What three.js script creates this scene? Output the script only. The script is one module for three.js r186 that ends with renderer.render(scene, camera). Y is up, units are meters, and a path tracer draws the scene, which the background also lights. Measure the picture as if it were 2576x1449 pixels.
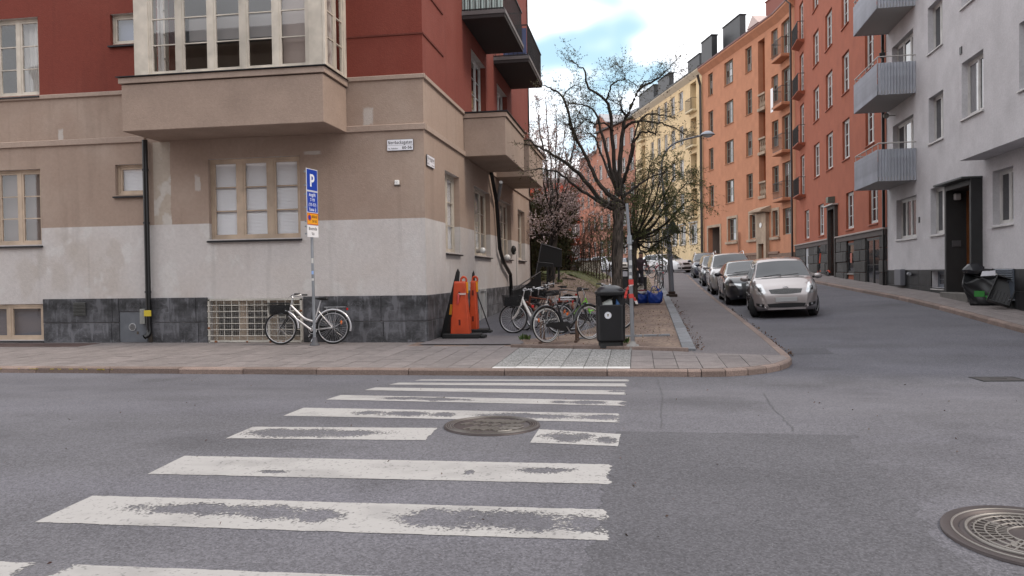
import * as THREE from 'three';
import { mergeGeometries } from 'three/addons/utils/BufferGeometryUtils.js';
import { ConvexGeometry } from 'three/addons/geometries/ConvexGeometry.js';
import { MarchingCubes } from 'three/addons/objects/MarchingCubes.js';

// ---------- camera ----------
const scene = new THREE.Scene();
const FPX = 1960, CX = 1288, CY = 724.5;          // focal length and centre for a 2576 x 1449 reading of the photograph
const camera = new THREE.PerspectiveCamera(2 * Math.atan(CY / FPX) * 180 / Math.PI, 16 / 9, 0.1, 900);
camera.rotation.order = 'YXZ';
camera.position.set(0, 1.52, 0);
camera.rotation.set(-1.02 * Math.PI / 180, 9.13 * Math.PI / 180, -0.85 * Math.PI / 180);
camera.updateMatrixWorld(true);
const EYE = camera.position.clone(), CQ = camera.quaternion.clone();

// ---------- noise ----------
function rng(seed) { let a = seed >>> 0; return () => { a = (a + 0x6D2B79F5) | 0; let t = Math.imul(a ^ (a >>> 15), 1 | a); t = (t + Math.imul(t ^ (t >>> 7), 61 | t)) ^ t; return ((t ^ (t >>> 14)) >>> 0) / 4294967296; }; }
const h2 = (x, y, s) => { let n = Math.imul(x, 374761393) ^ Math.imul(y, 668265263) ^ Math.imul(s, 2246822519); n = Math.imul(n ^ (n >>> 13), 1274126177); return ((n ^ (n >>> 16)) >>> 0) / 4294967296; };
function vn(x, y, p, s) {                           // value noise, repeats every p cells
  const xi = Math.floor(x), yi = Math.floor(y); let fx = x - xi, fy = y - yi; fx = fx * fx * (3 - 2 * fx); fy = fy * fy * (3 - 2 * fy);
  const m = v => ((v % p) + p) % p, a = m(xi), b = m(xi + 1), c = m(yi), d = m(yi + 1);
  return (h2(a, c, s) * (1 - fx) + h2(b, c, s) * fx) * (1 - fy) + (h2(a, d, s) * (1 - fx) + h2(b, d, s) * fx) * fy;
}
function fbm(x, y, p, s, o = 4) { let v = 0, a = 0.5, t = 0; for (let i = 0; i < o; i++) { v += a * vn(x, y, p, s + i); t += a; x *= 2; y *= 2; p *= 2; a *= 0.5; } return v / t; }
const sst = (a, b, x) => { const t = Math.min(1, Math.max(0, (x - a) / (b - a))); return t * t * (3 - 2 * t); };
const clamp = (x, a, b) => Math.min(b, Math.max(a, x));
const lerp = (a, b, t) => a + (b - a) * t;

// ---------- sky ----------
const skyDir = (u, v) => new THREE.Vector3((u - CX) / FPX, -(v - CY) / FPX, -1).normalize().applyQuaternion(CQ);
const SKY_W = 1024, SKY_H = 512;
{
  const data = new Float32Array(SKY_W * SKY_H * 4);
  const gaps = [[1450, 185, 0.075], [1505, 140, 0.052], [1558, 122, 0.036], [1395, 205, 0.042], [1500, 230, 0.045], [1655, 192, 0.018]].map(([u, v, r]) => [skyDir(u, v), r]);
  for (let j = 0; j < SKY_H; j++) for (let i = 0; i < SKY_W; i++) {
    const el = ((j + 0.5) / SKY_H - 0.5) * Math.PI, az = ((i + 0.5) / SKY_W - 0.5) * 2 * Math.PI;
    const d = new THREE.Vector3(Math.cos(el) * Math.cos(az), Math.sin(el), Math.cos(el) * Math.sin(az));
    const k = 1 / (Math.max(0, d.y) + 0.12), px = d.x * k + 20, pz = d.z * k + 20;
    const c1 = fbm(px * 1.3, pz * 1.3, 512, 5, 6), c2 = fbm(px * 4.1, pz * 4.1, 512, 15, 5);
    let gap = 0.5 * sst(0.66, 0.86, c1);
    for (const [g0, r] of gaps) { const a = g0.angleTo(d); gap = Math.max(gap, 0.92 * sst(1.5, 0.35, a / r + (c2 - 0.5) * 2.6 + (c1 - 0.5) * 0.8)); }
    const blue = [0.235 + 0.04 * (1 - d.y), 0.415 + 0.02 * (1 - d.y), 0.54];
    const cl = 0.94 + 0.42 * (c2 - 0.5) + 0.4 * (c1 - 0.5);
    const cloud = [1.0 * cl, 1.0 * cl, 1.03 * cl];
    const o = (j * SKY_W + i) * 4;
    for (let n = 0; n < 3; n++) data[o + n] = lerp(cloud[n], blue[n], gap);
    data[o + 3] = 1;
  }
  const t = new THREE.DataTexture(data, SKY_W, SKY_H, THREE.RGBAFormat, THREE.FloatType);
  t.mapping = THREE.EquirectangularReflectionMapping; t.magFilter = THREE.LinearFilter; t.minFilter = THREE.LinearFilter; t.wrapS = THREE.RepeatWrapping; t.needsUpdate = true;
  scene.background = t; scene.environment = t;
}
// ---------- sun behind thin cloud ----------
const sun = new THREE.DirectionalLight(0xfff1e0, 1.1);
sun.position.set(60, 75, -14); sun.target.position.set(0, 0, -20); sun.castShadow = true; sun.shadow.radius = 26;
Object.assign(sun.shadow.camera, { left: -70, right: 70, top: 70, bottom: -70, near: 1, far: 260 }); sun.shadow.mapSize.set(2048, 2048);
scene.add(sun, sun.target);
// ---------- exposure ----------
const renderer = new THREE.WebGLRenderer({ antialias: true });
renderer.setSize(1024, 576); renderer.toneMapping = THREE.LinearToneMapping; renderer.toneMappingExposure = 1.9;
renderer.shadowMap.enabled = true; renderer.shadowMap.type = THREE.PCFSoftShadowMap;

// ---------- helpers ----------
const P3 = (x, y, d) => new THREE.Vector3(x, y, -d);   // d runs away from the camera, at right angles to the corner house's front
function g(d) {                                        // rise of the side street
  const k = [[11, 0], [15, 0.12], [21, 0.28], [28, 0.44], [36, 0.66], [50, 1.15], [62, 1.48], [80, 1.75], [130, 2.3]];
  if (d <= 11) return 0; for (let i = 0; i < k.length - 1; i++) if (d < k[i + 1][0]) { const t = (d - k[i][0]) / (k[i + 1][0] - k[i][0]); return lerp(k[i][1], k[i + 1][1], i ? t : t * t * 0.5 + t * 0.5); }
  return 2.3;
}
const G = (x, d) => Math.max(-0.012, 0.11 - 0.0122 * (d - 7.1) ** 2) + g(d) + 0.05 * sst(12, 26, d) * clamp(x - 2.4, 0, 7);
const PV = (x, d) => { const w = sst(-2.6, 1.0, x); return 0.09 + g(d) * w + 0.012 * (clamp(d, 11.5, 15.6) - 11.5) * (1 - w); };   // pavement
function hitPlane(u, v, pt, n) { const r = skyDir(u, v), t = pt.clone().sub(EYE).dot(n) / r.dot(n); return EYE.clone().addScaledVector(r, t); }
function hitG(u, v, fn = G) {
  const r = skyDir(u, v), f = t => EYE.y + r.y * t - fn(EYE.x + r.x * t, -(EYE.z + r.z * t)); let t = 1.5;
  while (t < 300 && f(t) > 0) t += 0.08; let a = t - 0.08, b = t; for (let i = 0; i < 20; i++) { const m = (a + b) / 2; f(m) > 0 ? a = m : b = m; }
  const p = EYE.clone().addScaledVector(r, b); return { x: p.x, y: p.y, d: -p.z };
}
// a vertical facade: local x to the right as seen from the street, y up, z outwards
class Frame {
  constructor(xa, da, xb, db, y = 0) {
    this.o = P3(xa, y, da); this.X = P3(xb, y, db).sub(this.o); this.len = this.X.length(); this.X.normalize();
    this.Z = this.X.clone().cross(new THREE.Vector3(0, 1, 0)).normalize();
    this.q = new THREE.Quaternion().setFromRotationMatrix(new THREE.Matrix4().makeBasis(this.X, new THREE.Vector3(0, 1, 0), this.Z));
  }
  px(u, v, off = 0) { const p = hitPlane(u, v, this.o.clone().addScaledVector(this.Z, off), this.Z).sub(this.o); return { s: p.dot(this.X), y: p.y + this.o.y }; }
  s(u, off = 0) { return this.px(u, 600, off).s; }
  y(u, v, off = 0) { return this.px(u, v, off).y; }
  set(o) { o.position.copy(this.o); o.quaternion.copy(this.q); return o; }
  w(s, y, z = 0) { return this.o.clone().addScaledVector(this.X, s).addScaledVector(this.Z, z).setY(y); }
}
const taken = {};
function numbered(n) { const k = taken[n] = (taken[n] ?? -1) + 1; return k ? n + '_' + String(k).padStart(3, '0') : n; }
const clean = ge => { let r = ge.index ? ge.toNonIndexed() : ge; for (const k of Object.keys(r.attributes)) if (!['position', 'normal', 'uv'].includes(k)) r.deleteAttribute(k); if (!r.attributes.uv) r.setAttribute('uv', new THREE.BufferAttribute(new Float32Array(r.attributes.position.count * 2), 2)); return r; };
function merge(list) { const l = list.map(clean); return l.length === 1 ? l[0] : mergeGeometries(l); }
function uvm(ge) {                                     // texture coordinates in metres, by the way each face points
  const r = clean(ge), p = r.attributes.position, uv = r.attributes.uv, a = new THREE.Vector3(), b = new THREE.Vector3(), c = new THREE.Vector3();
  for (let i = 0; i < p.count; i += 3) {
    a.fromBufferAttribute(p, i); b.fromBufferAttribute(p, i + 1).sub(a); c.fromBufferAttribute(p, i + 2).sub(a); b.cross(c);
    const x = Math.abs(b.x), y = Math.abs(b.y), z = Math.abs(b.z);
    for (let k = 0; k < 3; k++) { const X = p.getX(i + k), Y = p.getY(i + k), Z = p.getZ(i + k); z >= x && z >= y ? uv.setXY(i + k, X, Y) : x >= y ? uv.setXY(i + k, Z, Y) : uv.setXY(i + k, X, Z); }
  }
  return r;
}
function mesh(name, geos, mat, parent, frame) {
  let ge = Array.isArray(geos) ? merge(geos) : geos;
  if (mat.userData.metres && !ge.userData.keep) { ge = uvm(ge); ge.userData.keep = true; }
  const m = new THREE.Mesh(ge, mat); m.name = parent && parent !== scene ? name : numbered(name); m.castShadow = m.receiveShadow = true;
  if (frame) frame.set(m); (parent || scene).add(m); return m;
}
function thing(name, label, category, group, pos, turn = 0) {
  const o = new THREE.Group(); o.name = numbered(name); o.userData = { label, category }; if (group) o.userData.group = group;
  if (pos) o.position.copy(pos); o.rotation.y = turn; scene.add(o); return o;
}
const tag = (o, label, category, group) => { o.userData.label = label; o.userData.category = category; if (group) o.userData.group = group; return o; };
const struct = (o, label, category) => { o.userData.kind = 'structure'; if (label) { o.userData.label = label; o.userData.category = category; } return o; };
const stuff = o => { o.userData.kind = 'stuff'; return o; };
const bx = (x0, x1, y0, y1, z0, z1) => new THREE.BoxGeometry(x1 - x0, y1 - y0, z1 - z0).translate((x0 + x1) / 2, (y0 + y1) / 2, (z0 + z1) / 2);
function chf(x0, x1, y0, y1, z0, z1, c = 0.01) {       // box with chamfered edges
  const p = []; for (const [sx, X] of [[1, x0], [-1, x1]]) for (const [sy, Y] of [[1, y0], [-1, y1]]) for (const [sz, Z] of [[1, z0], [-1, z1]]) p.push(new THREE.Vector3(X, Y + sy * c, Z + sz * c), new THREE.Vector3(X + sx * c, Y, Z + sz * c), new THREE.Vector3(X + sx * c, Y + sy * c, Z));
  return new ConvexGeometry(p);
}
const hull = pts => new ConvexGeometry(pts.map(p => new THREE.Vector3(...p)));
function cyl(a, b, r0, r1 = r0, n = 8, cap = true) {
  a = a.isVector3 ? a : new THREE.Vector3(...a); b = b.isVector3 ? b : new THREE.Vector3(...b);
  const v = b.clone().sub(a), ge = new THREE.CylinderGeometry(r1, r0, v.length(), n, 1, !cap);
  return ge.applyQuaternion(new THREE.Quaternion().setFromUnitVectors(new THREE.Vector3(0, 1, 0), v.normalize())).translate((a.x + b.x) / 2, (a.y + b.y) / 2, (a.z + b.z) / 2);
}
const vec = a => a.isVector3 ? a : new THREE.Vector3(...a);
const tube = (pts, r, seg = 24, n = 7) => new THREE.TubeGeometry(new THREE.CatmullRomCurve3(pts.map(vec), false, 'centripetal'), seg, r, n, false);
const sph = (x, y, z, r, sx = 1, sy = 1, sz = 1, n = 14) => new THREE.SphereGeometry(r, n, Math.ceil(n * 0.7)).scale(sx, sy, sz).translate(x, y, z);
const tor = (r, t, n = 40, k = 8) => new THREE.TorusGeometry(r, t, k, n);
const lathe = (pts, n = 20) => new THREE.LatheGeometry(pts.map(p => new THREE.Vector2(...p)), n);
function extr(pts, z0, z1, holes = [], bev = 0) {      // outline in x,y pulled from z0 to z1
  const sh = new THREE.Shape(pts.map(p => new THREE.Vector2(...p))); for (const h of holes) sh.holes.push(new THREE.Path(h.map(p => new THREE.Vector2(...p))));
  return new THREE.ExtrudeGeometry(sh, bev ? { depth: z1 - z0 - 2 * bev, bevelEnabled: true, bevelSize: bev, bevelThickness: bev, bevelOffset: -bev, bevelSegments: 2, curveSegments: 8 } : { depth: z1 - z0, bevelEnabled: false, curveSegments: 8 }).translate(0, 0, z0 + bev);
}
const rect = (a, b, c, d) => [[a, c], [b, c], [b, d], [a, d]];
function sheet(d0, d1, nd, xl, xr, nx, yf, skirt = 0) { // ground sheet between two edges
  const pos = [], uv = [], idx = [];
  for (let j = 0; j <= nd; j++) { const d = lerp(d0, d1, j / nd), a = xl(d), b = xr(d); for (let i = 0; i <= nx; i++) { const x = lerp(a, b, i / nx); pos.push(x, yf(x, d), -d); uv.push(x, d); } }
  for (let j = 0; j < nd; j++) for (let i = 0; i < nx; i++) { const a = j * (nx + 1) + i, b = a + nx + 1; idx.push(a, a + 1, b + 1, a, b + 1, b); }
  const ge = new THREE.BufferGeometry(); ge.setAttribute('position', new THREE.Float32BufferAttribute(pos, 3)); ge.setAttribute('uv', new THREE.Float32BufferAttribute(uv, 2)); ge.setIndex(idx); ge.computeVertexNormals(); ge.userData.keep = true; return ge;
}
// ---------- textures and materials ----------
function tex(w, h, fn, srgb = true) {
  const data = new Uint8Array(w * h * 4);
  for (let j = 0; j < h; j++) for (let i = 0; i < w; i++) { const c = fn(i / w, j / h, i, j), o = (j * w + i) * 4; for (let k = 0; k < 3; k++) data[o + k] = clamp((c.length ? c[k] : c) * 255, 0, 255); data[o + 3] = c.length > 3 ? clamp(c[3] * 255, 0, 255) : 255; }
  const t = new THREE.DataTexture(data, w, h, THREE.RGBAFormat); t.wrapS = t.wrapT = THREE.RepeatWrapping; t.magFilter = THREE.LinearFilter; t.minFilter = THREE.LinearMipmapLinearFilter; t.generateMipmaps = true; if (srgb) t.colorSpace = THREE.SRGBColorSpace; t.needsUpdate = true; return t;
}
const per = (t, w, h = w) => { t.repeat.set(1 / w, 1 / h); return t; };
const T = {};
T.plaster = per(tex(512, 512, (x, y) => 0.94 + 0.10 * (fbm(x * 6, y * 6, 6, 1, 3) - 0.5) + 0.07 * (fbm(x * 90, y * 90, 90, 7, 2) - 0.5)), 3);
T.plasterB = per(tex(512, 512, (x, y) => fbm(x * 100, y * 100, 100, 9, 3), false), 1.6);
T.asphalt = per(tex(1024, 1024, (x, y) => { const b = 0.80 + 0.10 * (fbm(x * 5, y * 5, 5, 21, 4) - 0.5), s = fbm(x * 256, y * 256, 256, 25, 2), p = h2(Math.floor(x * 512), Math.floor(y * 512), 77); const v = b + 0.34 * (s - 0.5) + (p > 0.955 ? 0.2 : p < 0.04 ? -0.17 : 0); return [v, v * 0.995, v * 1.01]; }), 3.1);
T.asphaltB = per(tex(512, 512, (x, y) => fbm(x * 170, y * 170, 170, 31, 2), false), 1.55);
T.stone = per(tex(512, 512, (x, y) => { const a = fbm(x * 5, y * 9, 9 * 5, 41, 5), b = fbm(x * 60, y * 60, 60, 45, 3), r = Math.abs(fbm(x * 4 + 1.7, y * 8, 40, 48, 4) - 0.5); return 0.74 + 0.85 * (a - 0.5) + 0.25 * (b - 0.5) + 0.3 * sst(0.55, 0.75, fbm(x * 18, y * 3, 54, 47, 3)) + (r < 0.012 ? 0.14 : 0); }), 1.7);
T.grit = per(tex(512, 512, (x, y) => 0.82 + 0.24 * (fbm(x * 130, y * 130, 130, 51, 2) - 0.5) + 0.16 * (fbm(x * 7, y * 7, 7, 55, 4) - 0.5)), 1.1);
T.gravel = per(tex(512, 512, (x, y) => 0.8 + 0.75 * (fbm(x * 64, y * 64, 64, 56, 2) - 0.5)), 0.9);
T.grime = per(tex(512, 512, (x, y) => 0.88 + 0.3 * (fbm(x * 4, y * 4, 4, 61, 5) - 0.5)), 1.3);
T.dirt = per(tex(512, 512, (x, y) => { const a = fbm(x * 5, y * 5, 5, 71, 5), b = fbm(x * 80, y * 80, 80, 75, 2); const v = 0.8 + 0.35 * (a - 0.5) + 0.3 * (b - 0.5); return [v, v * (0.97 + 0.05 * (a - 0.5)), v * 0.95]; }), 2.7);
T.bark = per(tex(256, 512, (x, y) => { const a = fbm(x * 22, y * 7, 154, 81, 4); return 0.55 + 0.9 * (a - 0.45); }), 0.5, 1.2);
T.barkB = T.bark;
const lin = (r, g0, b) => new THREE.Color().setRGB(r, g0, b);
function mat(c, o = {}) {
  const { rough = 0.8, metal = 0, map, bump, bs = 0.003, metres = !!map, ...r } = o;
  const phys = ['clearcoat', 'transmission', 'sheen', 'ior', 'specularIntensity'].some(k => k in r);
  const m = new (phys ? THREE.MeshPhysicalMaterial : THREE.MeshStandardMaterial)({ color: Array.isArray(c) ? lin(...c) : c, roughness: rough, metalness: metal, ...r });
  if (map) m.map = map; if (bump) { m.bumpMap = bump; m.bumpScale = bs; } m.userData.metres = metres; return m;
}
const plaster = (c, o = {}) => mat(c, { rough: 0.93, map: T.plaster, bump: T.plasterB, bs: 0.004, ...o });
const M = {
  asphalt: mat([0.166, 0.166, 0.183], { rough: 0.9, map: T.asphalt, bump: T.asphaltB, bs: 0.004 }),
  asphaltNew: mat([0.126, 0.126, 0.139], { rough: 0.88, map: T.asphalt, bump: T.asphaltB, bs: 0.003 }),
  walk: mat([0.235, 0.215, 0.215], { rough: 0.92, map: T.asphalt, bump: T.asphaltB, bs: 0.003 }),
  slab: [0.93, 1, 1.07].map(k => mat([0.292 * k, 0.256 * k, 0.248 * k], { rough: 0.92, map: T.grit, bump: T.plasterB, bs: 0.002 })),
  rough: [0.95, 1.05].map(k => mat([0.40 * k, 0.395 * k, 0.385 * k], { rough: 0.95, map: T.gravel, bump: T.gravel, bs: 0.006 })),
  whiteSlab: mat([0.72, 0.71, 0.70], { rough: 0.85, map: T.grime }),
  kerb: [0.85, 1, 1.12].map(k => mat([0.33 * k, 0.245 * k, 0.21 * k], { rough: 0.88, map: T.grit, bump: T.gravel, bs: 0.004 })),
  granite: [0.9, 1.1].map(k => mat([0.30 * k, 0.31 * k, 0.33 * k], { rough: 0.9, map: T.grit, bump: T.gravel, bs: 0.003 })),
  dirt: mat([0.36, 0.28, 0.235], { rough: 0.97, map: T.dirt, bump: T.gravel, bs: 0.01 }),
  plinth: [0.82, 0.95, 1.1, 1.25].map(k => mat([0.125 * k, 0.125 * k, 0.138 * k], { rough: 0.72, map: T.stone, bump: T.stone, bs: 0.004 })),
  plinthPale: [0.9, 1.1].map(k => mat([0.20 * k, 0.20 * k, 0.215 * k], { rough: 0.8, map: T.stone, bump: T.stone, bs: 0.003 })),
  black: mat([0.012, 0.012, 0.013], { rough: 0.5 }),
  rubber: mat([0.014, 0.014, 0.015], { rough: 0.85 }),
  darkMetal: mat([0.018, 0.018, 0.022], { rough: 0.45, metal: 0.3 }),
  pipe: mat([0.010, 0.010, 0.011], { rough: 0.28, map: T.grime }),
  zinc: mat([0.33, 0.35, 0.38], { rough: 0.5, metal: 0.6, map: T.grime }),
  steel: mat([0.62, 0.62, 0.64], { rough: 0.28, metal: 0.95 }),
  cream: mat([0.60, 0.465, 0.35], { rough: 0.6, map: T.grime }),
  creamLight: mat([0.66, 0.59, 0.50], { rough: 0.55, map: T.grime }),
  whiteWood: mat([0.66, 0.65, 0.63], { rough: 0.5, map: T.grime }),
  greyWood: mat([0.22, 0.22, 0.20], { rough: 0.6 }),
  glass: mat([1, 1, 1], { rough: 0.02, transmission: 1, ior: 1.9, thickness: 0 }),
  clearGlass: mat([1, 1, 1], { rough: 0.01, transmission: 1, ior: 1.4, thickness: 0 }),
  paneDark: mat([0.02, 0.022, 0.026], { rough: 0.05, ior: 2.0 }),
  paneMatt: mat([0.05, 0.052, 0.056], { rough: 0.15, ior: 1.45 }),
  paneLit: mat([0.16, 0.16, 0.17], { rough: 0.08, clearcoat: 1, clearcoatRoughness: 0.04 }),
  blind: mat([0.88, 0.88, 0.90], { rough: 0.55 }),
  room: mat([0.20, 0.17, 0.15], { rough: 0.9 }),
  curtain: mat([0.75, 0.73, 0.70], { rough: 0.9, transmission: 0.3, thickness: 0 }),
};
// =================== GROUND ===================
struct(mesh('ground', sheet(-60, 300, 12, () => -260, () => 260, 12, () => -0.5), M.dirt));
const road = struct(mesh('road', [sheet(-4, 16, 130, () => -18, () => 18, 220, G), sheet(16, 130, 114, () => -24, () => 22, 46, G)].map(x => { x.userData.keep = true; return x; }), (() => { const m = M.asphalt.clone(); m.userData = { metres: false }; m.vertexColors = true; return m; })()));
{ // tone of the old asphalt: mottled, with lighter strips where tyres polish the stone
  const p = road.geometry.attributes.position, c = new Float32Array(p.count * 3);
  for (let i = 0; i < p.count; i++) { const x = p.getX(i), d = -p.getZ(i), a = fbm(x * 0.45 + 90, d * 0.8 + 90, 4096, 501, 4), b = fbm(x * 0.25 + 90, d * 2.2 + 90, 4096, 511, 4), k = 1 + 0.42 * (a - 0.5) + 0.22 * (b - 0.5) - 0.16 * sst(0.62, 0.72, fbm(x * 1.1 + 33, d * 1.3 + 7, 4096, 521, 3)); c[i * 3] = k; c[i * 3 + 1] = k * 0.995; c[i * 3 + 2] = k * (1 + 0.05 * (b - 0.5)); }
  road.geometry.setAttribute('color', new THREE.BufferAttribute(c, 3));
}
const flat = m => { const r = m.clone(); r.userData = { metres: false }; return r; };
// newer asphalt laid across the junction
{
  const r = rng(4), jag = []; for (let i = 0; i < 90; i++) jag.push((r() - 0.5) * 0.07);
  const c = hitG(1560, 1085), e = hitG(2090, 1092), e2 = hitG(2230, 1210), e3 = hitG(2420, 1440);
  const right = d => { const k = [[e3.d - 3, e3.x - 0.2], [e3.d, e3.x], [e2.d, e2.x], [e.d, e.x + 0.15]]; for (let i = 0; i < 3; i++) if (d <= k[i + 1][0]) return lerp(k[i][1], k[i + 1][1], clamp((d - k[i][0]) / (k[i + 1][0] - k[i][0]), 0, 1)); return e.x; };
  mesh('asphalt_patch', sheet(0.6, c.d, 89, d => c.x - 0.04 * (c.d - d) + (jag[Math.floor((d - 0.6) / (c.d - 0.6) * 88.9)] || 0), d => right(d) + (jag[Math.floor((c.d - d) * 7) % 90] || 0) * 2.2, 40, (x, d) => G(x, d) + 0.002), flat(M.asphaltNew), road);
  const s = hitG(1990, 884); // small square of patched asphalt by the side street's kerb
  mesh('asphalt_patch', sheet(s.d - 0.35, s.d + 0.35, 6, () => s.x - 0.1, () => s.x + 0.65, 6, (x, d) => G(x, d) + 0.004), flat(M.asphaltNew), road);
}
// crossing stripes, worn by traffic
{
  const N = (x, y, s) => fbm(x, y, 4096, s, 4);
  const px = [
    [[-420, 1505, -190, 1406, 1540, 1472, 1535, 1590], [[0.212, 0.2, 0.035, 0.4]]],
    [[85, 1316, 235, 1247, 1546, 1283, 1546, 1363], [[0.23, 0.42, 0.12, 0.2], [0.38, 0.45, 0.10, 0.22], [0.49, 0.5, 0.05, 0.25], [0.71, 0.45, 0.07, 0.3], [0.83, 0.5, 0.11, 0.33], [0.95, 0.52, 0.08, 0.3]]],
    [[370, 1194, 465, 1147, 1554, 1169, 1551, 1220], [[0.85, 0.4, 0.06, 0.16], [0.69, 0.55, 0.012, 0.13], [0.27, 0.75, 0.03, 0.08], [0.99, 0.6, 0.02, 0.2]]],
    [[567, 1104, 637, 1074, 1106, 1077, 1078, 1109], [[0.3, 0.5, 0.28, 0.33], [0.6, 0.5, 0.16, 0.3]]],
    [[1333, 1115, 1356, 1080, 1566, 1093, 1557, 1124], [[0.4, 0.5, 0.34, 0.34], [0.85, 0.55, 0.14, 0.25]]],
    [[712, 1047, 765, 1026, 1573, 1041, 1570, 1064], [[0.24, 0.45, 0.05, 0.25], [0.36, 0.5, 0.08, 0.28], [0.47, 0.5, 0.04, 0.25], [0.73, 0.5, 0.14, 0.3], [0.93, 0.5, 0.08, 0.3]]],
    [[820, 1006, 858, 994, 1583, 1009, 1584, 1022], [[0.25, 0.5, 0.08, 0.3], [0.37, 0.5, 0.1, 0.32], [0.78, 0.5, 0.03, 0.25], [0.86, 0.5, 0.08, 0.33], [0.98, 0.6, 0.015, 0.3]]],
    [[916, 982, 945, 975, 1584, 983, 1583, 994], [[0.95, 0.3, 0.04, 0.25]]],
    [[978, 968, 1003, 963, 1587, 965, 1585, 973], []],
    [[1042, 958, 1060, 955, 1590, 955, 1589, 960], []]];
  const paint = mat([0.345, 0.337, 0.332], { rough: 0.75, bump: T.asphaltB, bs: 0.002 });
  px.forEach(([q, wear], n) => {
    const lb = hitG(q[0], q[1]), lt = hitG(q[2], q[3]), rt = hitG(q[4], q[5]), rb = hitG(q[6], q[7]), len = rb.x - lb.x, NX = 48, ND = 4;
    const al = tex(1024, 128, (x, y) => {
      let a = 1; const e = 0.03 * N(x * 40, y * 4, 300 + n);
      for (const [cx, cy, rx, ry] of wear) { const k = Math.hypot((x - cx) / rx, (1 - y - cy) / ry) + (N(x * len * 7, y * 4, 310 + n) - 0.5) * 1.0 + (N(x * len * 70, y * 34, 320 + n) - 0.5) * 1.15; a = Math.min(a, 0.04 + 0.96 * sst(0.70, 1.12, k)); }
      a *= 0.97 - 0.3 * sst(0.36, 0.22, N(x * len * 45, y * 24, 330 + n)) - 0.16 * sst(0.5, 0.75, N(x * len * 2.2, y * 1.5, 350 + n));
      if (x > 0.995 - 0.012 * N(3, y * 9, 340 + n) * 2 || y < e || y > 1 - e) a = 0; return a;
    }, false);
    al.wrapS = al.wrapT = THREE.ClampToEdgeWrapping;
    const pos = [], uv = [], idx = [];
    for (let j = 0; j <= ND; j++) for (let i = 0; i <= NX; i++) { const a = i / NX, b = j / ND, x = lerp(lerp(lb.x, rb.x, a), lerp(lt.x, rt.x, a), b), d = lerp(lerp(lb.d, rb.d, a), lerp(lt.d, rt.d, a), b); pos.push(x, G(x, d) + 0.0035, -d); uv.push(a, b); }
    for (let j = 0; j < ND; j++) for (let i = 0; i < NX; i++) { const a = j * (NX + 1) + i, b = a + NX + 1; idx.push(a, a + 1, b + 1, a, b + 1, b); }
    const ge = new THREE.BufferGeometry(); ge.setAttribute('position', new THREE.Float32BufferAttribute(pos, 3)); ge.setAttribute('uv', new THREE.Float32BufferAttribute(uv, 2)); ge.setIndex(idx); ge.computeVertexNormals();
    const pm = paint.clone(); pm.alphaMap = al; pm.transparent = true; pm.userData = {}; mesh('crosswalk_stripe', ge, pm, road);
  });
  // hairline cracks
  const cr = mat([0.085, 0.085, 0.09], { rough: 0.95 }), r = rng(9);
  for (const pts of [[[1655, 955], [1668, 1000], [1662, 1040], [1664, 1082]], [[1920, 990], [1945, 1030], [1985, 1068], [1996, 1086]]]) {
    const w = pts.map(p => hitG(...p)), l = []; for (let i = 0; i < w.length - 1; i++) for (let k = 0; k < 8; k++) l.push([lerp(w[i].x, w[i + 1].x, k / 8) + (r() - 0.5) * 0.03, lerp(w[i].d, w[i + 1].d, k / 8)]);
    const ge = l.slice(1).map((p, i) => { const q = l[i], t = 0.0015 + r() * 0.003; return sheet(Math.min(q[1], p[1]), Math.max(q[1], p[1]), 1, d => lerp(q[0], p[0], (d - q[1]) / (p[1] - q[1])) - t, d => lerp(q[0], p[0], (d - q[1]) / (p[1] - q[1])) + t, 1, (x, d) => G(x, d) + 0.007); });
    mesh('crack', ge, cr, road);
  }
}
// ---------- pavements ----------
const kerbD = x => x < 0.9 ? 11.5 : 13.3 - 1.8 * Math.sqrt(Math.max(0, 1 - ((x - 0.9) / 1.55) ** 2));
const kerbX = d => 2.45 + 0.022 * (d - 13.3), edgeX = d => 0.86 + 0.012 * (d - 13.6), rkX = d => 7.45 + 0.015 * (d - 16.6), facX = d => 8.65 + 0.03 * (d - 20);
const edD = x => lerp(14.62, 13.62, (x + 2.4) / 3.26);
const RP = (x, d) => G(rkX(d), d) + 0.11 + 0.05 * (x - rkX(d));
const pave = struct(mesh('pavement', sheet(11.56, 15.62, 24, d => -16, d => Math.min(2.3, d < 13.3 ? 0.9 + 1.55 * Math.sqrt(Math.max(0, 1 - ((13.3 - d) / 1.75) ** 2)) - 0.02 : 2.36), 40, (x, d) => PV(x, d) - 0.02), mat([0.10, 0.09, 0.085], { rough: 0.95 })));
function prism(poly, yf, h) {                          // flat stone: outline in x,d and a top that follows the ground
  const n = poly.length, pos = []; const top = poly.map(([x, d]) => [x, yf(x, d), -d]), bot = poly.map(([x, d]) => [x, yf(x, d) - h, -d]);
  for (let i = 1; i < n - 1; i++) pos.push(...top[0], ...top[i], ...top[i + 1]);
  for (let i = 0; i < n; i++) { const k = (i + 1) % n; pos.push(...top[i], ...bot[i], ...bot[k], ...top[i], ...bot[k], ...top[k]); }
  const ge = new THREE.BufferGeometry(); ge.setAttribute('position', new THREE.Float32BufferAttribute(pos, 3)); ge.computeVertexNormals(); return ge;
}
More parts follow.
